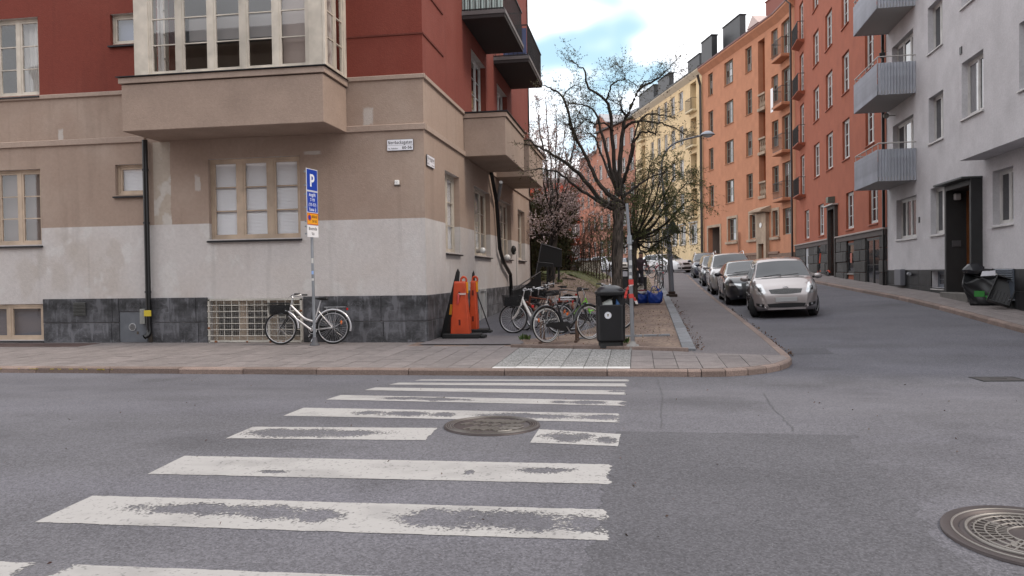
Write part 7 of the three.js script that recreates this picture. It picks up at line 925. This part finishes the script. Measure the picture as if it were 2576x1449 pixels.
// =================== TREES AND PLANTS ===================
class Tubes { // many tapered stems in one mesh
  constructor(n = 6) { this.p = []; this.nm = []; this.uv = []; this.ix = []; this.n = n; }
  add(pts, r0, r1, n = this.n) { const L = pts.length, v = this.p.length / 3; let len = 0; for (let i = 0; i < L; i++) { const a = pts[Math.max(0, i - 1)], b = pts[Math.min(L - 1, i + 1)], T0 = b.clone().sub(a).normalize(), X = Math.abs(T0.y) < 0.9 ? new THREE.Vector3(0, 1, 0) : new THREE.Vector3(1, 0, 0), N = X.cross(T0).normalize(), B = T0.clone().cross(N), r = lerp(r0, r1, i / (L - 1)); if (i) len += pts[i].distanceTo(pts[i - 1]); for (let k = 0; k <= n; k++) { const t = k / n * Math.PI * 2, d = N.clone().multiplyScalar(Math.cos(t)).addScaledVector(B, Math.sin(t)); this.p.push(pts[i].x + d.x * r, pts[i].y + d.y * r, pts[i].z + d.z * r); this.nm.push(d.x, d.y, d.z); this.uv.push(k / n * 0.5, len); } } for (let i = 0; i < L - 1; i++) for (let k = 0; k < n; k++) { const a = v + i * (n + 1) + k, b = a + n + 1; this.ix.push(a, a + 1, b + 1, a, b + 1, b); } }
  geo() { const g0 = new THREE.BufferGeometry(); g0.setAttribute('position', new THREE.Float32BufferAttribute(this.p, 3)); g0.setAttribute('normal', new THREE.Float32BufferAttribute(this.nm, 3)); g0.setAttribute('uv', new THREE.Float32BufferAttribute(this.uv, 2)); g0.setIndex(this.ix); g0.userData.keep = true; return g0; }
}
class Leaves { constructor() { this.p = []; this.c = []; }
  add(o, dir, s, w, col, r) { const a = dir.clone().normalize(), b = new THREE.Vector3(r() - 0.5, r() - 0.5, r() - 0.5).cross(a).normalize().multiplyScalar(w), t = o.clone().addScaledVector(a, s), m = o.clone().addScaledVector(a, s * 0.5), l = m.clone().add(b), q = m.clone().sub(b); l.y += s * 0.1; for (const v of [o, l, t, o, t, q]) { this.p.push(v.x, v.y, v.z); this.c.push(...col); } }
  geo() { const g0 = new THREE.BufferGeometry(); g0.setAttribute('position', new THREE.Float32BufferAttribute(this.p, 3)); g0.setAttribute('color', new THREE.Float32BufferAttribute(this.c, 3)); g0.computeVertexNormals(); return g0; } }
function leafMesh(name, lv, parent, rough = 0.7) { const m = new THREE.Mesh(lv.geo(), new THREE.MeshStandardMaterial({ vertexColors: true, roughness: rough, side: THREE.DoubleSide })); m.name = name; parent.add(m); return stuff(m); }
const spline = (pts, n) => new THREE.CatmullRomCurve3(pts, false, 'centripetal').getPoints(n);
const jit = (r, k) => new THREE.Vector3((r() - 0.5) * k, (r() - 0.5) * k, (r() - 0.5) * k);
const barkM = (c) => { const m = mat(c, { rough: 0.95, bump: T.bark, bs: 0.02, map: T.bark }); m.userData.metres = false; return m; };
// grows crooked side twigs along a stem
function twigs(tw, lv, path, r0, o, r, depth = 0) {
  const { n, len, up = 0.3, leaf, leafN = 3, cols, leafS = 0.03, sub = 3, start = 0.15, droop = 0 } = o;
  for (let i = 0; i < n; i++) {
    const f = start + (1 - start) * Math.pow(r(), 0.8), k = Math.min(path.length - 2, Math.floor(f * (path.length - 1))), a = path[k], T0 = path[k + 1].clone().sub(a).normalize(), d = T0.multiplyScalar(0.45).add(jit(r, 1.7)).add(new THREE.Vector3(0, up, 0)).normalize(), l = len * (0.4 + 0.8 * r()), pts = [a.clone()]; let q = a.clone();
    for (let s = 0; s < 5; s++) { d.add(jit(r, 0.55)).add(new THREE.Vector3(0, (up * 0.25 - droop * s * 0.12), 0)).normalize(); q = q.clone().addScaledVector(d, l / 5); pts.push(q); }
    tw.add(pts, r0 * (1 - 0.5 * f), r0 * 0.25, depth ? 3 : 4);
    if (depth < sub - 1 && len > 0.12) twigs(tw, lv, pts, r0 * 0.5, { ...o, n: Math.max(2, Math.round(n * 0.42)), len: len * 0.5 }, r, depth + 1);
    if (leaf) for (let s = 1; s < pts.length; s++) for (let m = 0; m < leafN; m++) if (r() < leaf) { const c = cols[Math.floor(r() * cols.length)]; lv.add(pts[s].clone().add(jit(r, 0.04)), d.clone().add(jit(r, 1.6)), leafS * (0.6 + 0.9 * r()), leafS * 0.32, c, r); }
  }
}
const zo = (x, y) => [1373.6 + x * 0.26455, 127.8 + y * 0.26455];
{ // ---- big bare tree ----
  const r = rng(202), D = 19.6, base = atD(1553, 740, D), gy = BK(base.x, D), t = thing('bare_tree', 'large pollarded tree just breaking into bud beside the litter bin', 'tree', null), bm = barkM([0.185, 0.15, 0.125]), lm = barkM([0.10, 0.078, 0.064]);
  const q = (x, y, off = 0) => { const [u, v] = zo(x, y); return atD(u, v, D + off); };
  const tk = new Tubes(18), tp = [P3(base.x, gy - 0.1, D), P3(base.x, gy + 0.15, D), atD(1553, 700, D), atD(1553, 640, D), atD(1554, 585, D), atD(1556, 545, D), atD(1554, 505, D)]; const sp = spline(tp, 18); tk.add(sp, 0.145, 0.125); for (let i = 0; i < tk.p.length; i += 3) { const k = Math.floor(i / 3 / 19), a = (i / 3) % 19; const f = 1 + 0.05 * Math.sin(a * 2.3 + k * 0.3) + 0.07 * Math.sin(a * 5 + k * 0.7) * (k > 0 ? 1 : 0) + (k < 2 ? 0.35 * (2 - k) / 2 : 0) + (k > 14 ? 0.15 : 0); const c = sp[k]; tk.p[i] = c.x + (tk.p[i] - c.x) * f; tk.p[i + 2] = c.z + (tk.p[i + 2] - c.z) * f; } mesh('trunk', tk.geo(), bm, t);
  const limbs = [
    [[[690, 1430, 0], [560, 1330, 0.1], [470, 1200, 0.2], [390, 1030, 0.3], [270, 790, 0.4], [160, 450, 0.5], [100, 390, 0.6], [0, 340, 0.7], [-90, 300, 0.7]], 0.062, 0.012],
    [[[680, 1470, 0], [540, 1430, -0.2], [330, 1190, -0.5], [180, 1060, -0.8], [0, 950, -1.0], [-100, 905, -1.1], [-190, 890, -1.2]], 0.07, 0.012],
    [[[660, 1520, 0], [540, 1460, -0.4], [400, 1370, -0.7], [260, 1270, -1.0], [120, 1160, -1.3], [0, 1130, -1.5], [-110, 1125, -1.6], [-200, 1145, -1.7]], 0.05, 0.009],
    [[[690, 1350, 0], [650, 1100, 0.2], [620, 700, 0.3], [570, 470, 0.2], [400, 350, 0.1], [370, 190, 0], [300, 140, 0], [200, 90, 0]], 0.058, 0.008],
    [[[680, 1380, 0], [610, 1100, -0.3], [520, 750, -0.5], [450, 560, -0.6], [330, 510, -0.6], [230, 500, -0.7]], 0.05, 0.01],
    [[[710, 1380, 0], [700, 1100, 0.1], [740, 700, 0.2], [800, 560, 0.3], [880, 380, 0.4], [1050, 270, 0.5], [1150, 190, 0.5], [1230, 90, 0.5]], 0.066, 0.007],
    [[[570, 470, 0.2], [600, 400, 0.1], [640, 310, 0], [720, 275, 0], [790, 280, -0.1], [870, 350, -0.1]], 0.028, 0.008],
    [[[735, 745, 0.2], [800, 690, 0], [900, 670, -0.2], [1100, 690, -0.5], [1250, 750, -0.7], [1370, 810, -0.9]], 0.042, 0.008],
    [[[720, 1300, 0], [780, 1100, 0.4], [830, 850, 0.7], [900, 650, 0.9], [1000, 600, 1.0], [1130, 620, 1.1], [1250, 640, 1.2]], 0.046, 0.008],
    [[[760, 610, 0.2], [725, 580, 0.1], [712, 540, 0], [716, 460, 0]], 0.03, 0.02],
    [[[740, 1250, 0], [800, 1050, -0.4], [860, 830, -0.6], [920, 775, -0.7], [1010, 780, -0.8], [1050, 800, -0.8], [1040, 750, -0.8]], 0.04, 0.01],
    [[[640, 760, 0.3], [560, 690, 0.1], [450, 690, 0], [400, 650, 0], [290, 725, -0.1], [240, 745, -0.1]], 0.026, 0.007],
    [[[270, 790, 0.4], [235, 740, 0.4], [212, 670, 0.4]], 0.03, 0.02], [[[660, 1300, 0], [530, 1000, 0.5], [470, 830, 0.7], [430, 795, 0.8], [360, 780, 0.8]], 0.035, 0.012],
    [[[230, 1080, -0.6], [265, 900, -0.4], [270, 680, -0.2], [330, 560, 0], [380, 470, 0.1]], 0.022, 0.006],
    [[[880, 380, 0.4], [930, 300, 0.4], [1000, 280, 0.3], [1120, 245, 0.3], [1290, 190, 0.3]], 0.02, 0.005], [[[160, 450, 0.5], [200, 380, 0.5], [280, 330, 0.4], [330, 350, 0.4]], 0.02, 0.006], [[[750, 275, 0], [740, 210, 0], [700, 150, 0]], 0.012, 0.005],
    [[[700, 1500, 0], [760, 1470, -0.8], [640, 1420, -1.2], [560, 1500, -1.6]], 0.04, 0.02], [[[720, 1400, 0], [860, 1290, 0.6], [1000, 1200, 0.9], [1150, 1150, 1.0]], 0.04, 0.01]];
  const tw = new Tubes(4), lv = new Leaves(), cols = [[0.06, 0.045, 0.03], [0.08, 0.07, 0.03], [0.09, 0.10, 0.03], [0.07, 0.05, 0.035]];
  for (const [pts, r0, r1] of limbs) { const path = spline(pts.map(p => q(...p)), 30).map((p, i) => p.add(jit(r, i && i < 30 ? 0.035 : 0))), lb = new Tubes(8); lb.add(path, r0, r1 * 0.7); mesh('limb', lb.geo(), lm, t); twigs(tw, lv, path, Math.max(0.0055, r1 * 0.6), { n: 14, len: 0.6, up: 0.1, leaf: 0.55, leafN: 2, leafS: 0.034, cols, sub: 2, start: 0.25 }, r); const e = path.at(-1), pe = path.at(-4); twigs(tw, lv, [pe, e, e.clone().add(e.clone().sub(pe).multiplyScalar(0.3))], 0.006, { n: 4, len: 0.3, up: 0.1, leaf: 0.6, leafN: 2, leafS: 0.03, cols, sub: 2 }, r); }
  stuff(mesh('twigs', tw.geo(), lm, t)); leafMesh('buds', lv, t);
}
{ // ---- spreading tree in young leaf ----
  const r = rng(303), D = 25.5, t = thing('young_leaf_tree', 'low spreading tree in young green leaf behind the bare tree', 'tree', null), q = (u, v, o = 0) => atD(u, v, D + o), b = q(1592, 740), lm = barkM([0.10, 0.08, 0.065]);
  const tk = new Tubes(12); tk.add(spline([P3(b.x, BK(b.x, D) - 0.1, D), q(1591, 700), q(1590, 650), q(1594, 605)], 10), 0.17, 0.13); mesh('trunk', tk.geo(), lm, t);
  const tw = new Tubes(4), lv = new Leaves(), cols = [[0.06, 0.075, 0.02], [0.085, 0.10, 0.025], [0.08, 0.07, 0.03], [0.11, 0.135, 0.035]];
  const ends = [[1760, 455], [1745, 520], [1735, 580], [1700, 410], [1650, 400], [1600, 420], [1560, 470], [1545, 560], [1690, 480], [1640, 500], [1680, 610], [1620, 560], [1590, 500], [1715, 545], [1655, 630], [1540, 610], [1770, 500], [1730, 430], [1575, 520], [1610, 470], [1665, 440], [1700, 510], [1630, 600], [1560, 590]];
  ends.forEach(([u, v], i) => { const o = (r() - 0.5) * 3.2, c = q(lerp(1594, u, 0.45), lerp(610, v, 0.55) + 14, o * 0.4), path = spline([q(1594, 608), c, q(lerp(1594, u, 0.8), lerp(610, v, 0.95), o * 0.8), q(u, v + 12, o)], 18).map((p, k) => p.add(jit(r, k ? 0.05 : 0))), lb = new Tubes(6); lb.add(path, 0.036, 0.007); mesh('limb', lb.geo(), lm, t); twigs(tw, lv, path, 0.006, { n: 17, len: 0.7, up: 0.12, droop: 0.5, leaf: 0.6, leafN: 3, leafS: 0.042, cols, sub: 2, start: 0.25 }, r); });
  stuff(mesh('twigs', tw.geo(), lm, t)); leafMesh('leaves', lv, t);
}
{ // ---- flowering cherry ----
  const r = rng(404), D = 33, t = thing('cherry_tree', 'pale pink flowering cherry behind the corner house', 'tree', null), q = (u, v, o = 0) => atD(u, v, D + o), b = q(1385, 690), lm = barkM([0.11, 0.09, 0.08]);
  const tk = new Tubes(10); tk.add(spline([P3(b.x, BK(b.x, D) - 0.2, D), q(1388, 640), q(1395, 590)], 8), 0.2, 0.16); mesh('trunk', tk.geo(), lm, t);
  const tw = new Tubes(3), lv = new Leaves(), cols = [[0.62, 0.49, 0.49], [0.68, 0.58, 0.57], [0.52, 0.40, 0.40], [0.26, 0.18, 0.15], [0.60, 0.50, 0.48], [0.16, 0.12, 0.07]];
  const ends = [[1345, 255], [1370, 240], [1400, 270], [1425, 310], [1450, 350], [1475, 400], [1490, 440], [1465, 470], [1440, 430], [1410, 380], [1380, 340], [1355, 320], [1350, 400], [1340, 470], [1375, 460], [1400, 520], [1425, 500], [1360, 540], [1390, 580], [1420, 560], [1345, 590], [1460, 520], [1330, 350]];
  for (const [u, v] of ends) { const o = (r() - 0.5) * 4.5, path = spline([q(1395, 592), q(lerp(1395, u, 0.4), lerp(592, v, 0.5), o * 0.4), q(lerp(1395, u, 0.8), lerp(592, v, 0.85), o * 0.8), q(u, v, o)], 16).map((p, k) => p.add(jit(r, k ? 0.08 : 0))), lb = new Tubes(5); lb.add(path, 0.045, 0.009); mesh('limb', lb.geo(), lm, t); twigs(tw, lv, path, 0.008, { n: 13, len: 0.85, up: 0.3, leaf: v < 330 ? 0.4 : 0.72, leafN: v < 330 ? 2 : 4, leafS: 0.06, cols, sub: 2, start: 0.3 }, r); }
  stuff(mesh('twigs', tw.geo(), lm, t)); leafMesh('blossom', lv, t);
}
function shrub(name, label, D, u0, u1, v0, v1, cols, o = {}) { // stems rising from the ground with leaves along them
  const r = rng(o.seed || 1), t = thing(name, label, 'shrub', null), q = (u, v, k = 0) => atD(u, v, D + k), tw = new Tubes(3), lv = new Leaves(), lm = barkM(o.bark || [0.045, 0.035, 0.025]), n = o.n || 16;
  for (let i = 0; i < n; i++) { const u = lerp(u0, u1, (i + r()) / n), k = (r() - 0.5) * (o.deep || 2.5), g0 = q(u + (r() - 0.5) * 10, 690, k), gy = BK(g0.x, -g0.z), v = lerp(v0, v1, Math.pow(r(), 1.5) * 0.7), e = q(u + (r() - 0.5) * (o.spread || 40), v, k), path = spline([new THREE.Vector3(g0.x, gy - 0.1, g0.z), g0.clone().lerp(e, 0.5).add(jit(r, 0.3)).setY(lerp(gy, e.y, 0.6)), e], 14), lb = new Tubes(4); lb.add(path, 0.025, 0.006); mesh('stem', lb.geo(), lm, t); twigs(tw, lv, path, 0.007, { n: o.tw || 16, len: o.len || 0.7, up: 0.2, droop: o.droop || 0, leaf: o.leaf ?? 0.8, leafN: 4, leafS: o.ls || 0.07, cols, sub: 2, start: 0.02 }, r); }
  stuff(mesh('twigs', tw.geo(), lm, t)); leafMesh('leaves', lv, t); return t;
}
shrub('evergreen_shrub', 'dense dark evergreen shrub between the cherry and the black panel', 37, 1338, 1440, 490, 700, [[0.035, 0.045, 0.016], [0.055, 0.065, 0.022], [0.075, 0.07, 0.026], [0.10, 0.075, 0.035]], { seed: 5, n: 26, ls: 0.075, tw: 18, leaf: 0.7 });
shrub('twiggy_shrub', 'brown twiggy bush with hardly any leaves below the red house', 38, 1425, 1540, 530, 690, [[0.09, 0.06, 0.03], [0.06, 0.05, 0.02], [0.11, 0.05, 0.03]], { seed: 9, n: 18, leaf: 0.22, ls: 0.05, bark: [0.16, 0.09, 0.06], droop: 0.6, len: 0.9, tw: 16, spread: 70 });
shrub('hedge_bush', 'olive green bush at the back corner of the corner house', 33, 1332, 1362, 470, 640, [[0.07, 0.07, 0.02], [0.05, 0.055, 0.018], [0.09, 0.06, 0.02]], { seed: 13, n: 8, ls: 0.07, spread: 20 });
// ---- grass and weeds ----
{
  const r = rng(505), N = 9000, ge = new THREE.BufferGeometry(); ge.setAttribute('position', new THREE.Float32BufferAttribute([-0.012, 0, 0, 0.012, 0, 0, 0.008, 0.09, 0.03, -0.03, 0, 0.01, -0.015, 0, 0.012, -0.04, 0.08, -0.01, 0.02, 0, -0.012, 0.034, 0, -0.01, 0.05, 0.07, 0.0], 3)); ge.computeVertexNormals();
  const im = new THREE.InstancedMesh(ge, new THREE.MeshStandardMaterial({ color: 0xffffff, roughness: 0.85, side: THREE.DoubleSide }), N); im.name = 'grass'; let k = 0; const m = new THREE.Object3D();
  while (k < N) { const d = 26.5 + Math.pow(r(), 1.2) * 22, x = -4.5 + r() * 5.2, den = fbm(x * 0.9 + 60, d * 0.5, 512, 95, 3) + 0.25 * sst(27, 36, d) - 0.2 * sst(-2.2, -4.2, x) * sst(36, 28, d); if (x > edgeX(d) - 0.3 || den < 0.5) continue; m.position.copy(P3(x, BK(x, d) - 0.005, d)); m.rotation.set(0, r() * 6.3, 0); m.scale.setScalar(0.35 + r() * 0.4); m.updateMatrix(); im.setMatrixAt(k, m.matrix); const g1 = 0.8 + r() * 0.5; im.setColorAt(k, lin(0.12 * g1, 0.13 * g1, 0.045)); k++; }
  tag(stuff(im), 'short green grass covering the bank behind the bicycles', 'grass'); scene.add(im);
  const lawnT = tex(256, 256, (x, y) => { const a = fbm(x * 40, y * 40, 40, 97, 3), b = fbm(x * 6, y * 6, 6, 98, 3); return toS([0.12 + 0.1 * (a - 0.5) + 0.12 * (b - 0.5), 0.125 + 0.1 * (a - 0.5) + 0.06 * (b - 0.5), 0.05 + 0.05 * (b - 0.5)]); }); per(lawnT, 3); const lm = mat([1, 1, 1], { rough: 0.95, map: lawnT }); lm.userData.metres = false;
  struct(mesh('lawn', sheet(29.5, 58, 57, d => lerp(-1.2, -5.5, sst(29.5, 36, d)) + 0.4 * (fbm(d * 1.4, 3, 512, 99, 3) - 0.5), d => edgeX(d) - 0.9 + 0.7 * (fbm(d * 1.1, 9, 512, 100, 3) - 0.5) - 1.2 * sst(33, 29.5, d), 20, (x, d) => BK(x, d) + 0.012), lm));
  for (const [u, v, l] of [[1322, 858, 'small green weed tuft beside the black bicycle wheel'], [1568, 867, 'dry weed tuft at the foot of the taped post'], [1408, 712, 'leafy weed on the bare slope near the handrail'], [1395, 690, 'leafy weed below the black panel']]) { const h = hitG(u, v, BK), t = thing('weed', l, 'weed', null, P3(h.x, BK(h.x, h.d) + 0.02, h.d)), lv = new Leaves(); for (let i = 0; i < 70; i++) lv.add(new THREE.Vector3((r() - 0.5) * 0.2, 0, (r() - 0.5) * 0.16), new THREE.Vector3(r() - 0.5, 0.6 + r(), r() - 0.5), 0.06 + r() * 0.1, 0.012, [0.04 + r() * 0.03, 0.07 + r() * 0.04, 0.015], r); leafMesh('leaves', lv, t); }
  // dead leaves and grit along the edging
  const lf = new Leaves(); for (let i = 0; i < 420; i++) { const d = 13.7 + Math.pow(r(), 1.5) * 14, e = r() < 0.5, x = e ? edgeX(d) + 0.14 + r() * r() * 0.25 : kerbX(d) + 0.03 + r() * 0.12; lf.add(P3(x, (e ? PV(x, d) : G(x, d)) + 0.008, d), new THREE.Vector3(r() - 0.5, 0.15, r() - 0.5), 0.025 + r() * 0.04, 0.012, [0.10 + r() * 0.05, 0.07, 0.045], r); }
  for (let i = 0; i < 500; i++) { const d = 14.6 + r() * 8, x = -2.2 + r() * 3; lf.add(P3(x, BK(x, d) + 0.02, d), new THREE.Vector3(r() - 0.5, 0.3, r() - 0.5), 0.02 + r() * 0.05, 0.008, [0.09 + r() * 0.08, 0.065 + r() * 0.05, 0.045], r); }
  for (let i = 0; i < 170; i++) { const d = 3.2 + r() * 8, x = -7 + r() * 14; lf.add(P3(x, G(x, d) + 0.006, d), new THREE.Vector3(r() - 0.5, 0.12, r() - 0.5), 0.012 + r() * 0.022, 0.006, [0.06 + r() * 0.05, 0.045, 0.035], r); }
  tag(leafMesh('leaf_litter', lf, scene), 'dry leaves and twigs scattered along the edging stones and over the road', 'leaf litter');
  const br = thing('fallen_branch', 'dead branch lying on the bare slope', 'branch', null), p0 = hitG(1415, 703, BK), p1 = hitG(1448, 707, BK), tb = new Tubes(6); tb.add([P3(p0.x, p0.y + 0.05, p0.d), P3((p0.x + p1.x) / 2, (p0.y + p1.y) / 2 + 0.06, (p0.d + p1.d) / 2), P3(p1.x, p1.y + 0.05, p1.d)], 0.03, 0.02); mesh('stick', tb.geo(), barkM([0.2, 0.16, 0.13]), br);
}
// ---- hoop rack the bicycles stand at ----
for (const [x, near] of [[-1.9, 'white'], [-1.2, 'black'], [-0.55, 'green']]) { const d = 15.6, y = BK(x, d), t = thing('bicycle_stand', 'rusty low steel hoop stand beside the ' + near + ' bicycle', 'bicycle stand', 'low hoop stands'); t.position.copy(P3(x, y, d)); mesh('hoop', tube([[0, -0.05, -0.25], [0, 0.3, -0.25], [0, 0.38, -0.15], [0, 0.38, 0.15], [0, 0.3, 0.25], [0, -0.05, 0.25]], 0.02, 30, 8), mat([0.10, 0.06, 0.04], { rough: 0.8 }), t); mesh('foot_bar', bx(-0.03, 0.03, -0.01, 0.03, -0.4, 0.4), mat([0.09, 0.055, 0.04], { rough: 0.85 }), t); }
scene.traverse(o => { if (o.isMesh) { o.castShadow = true; o.receiveShadow = true; } });
renderer.render(scene, camera);
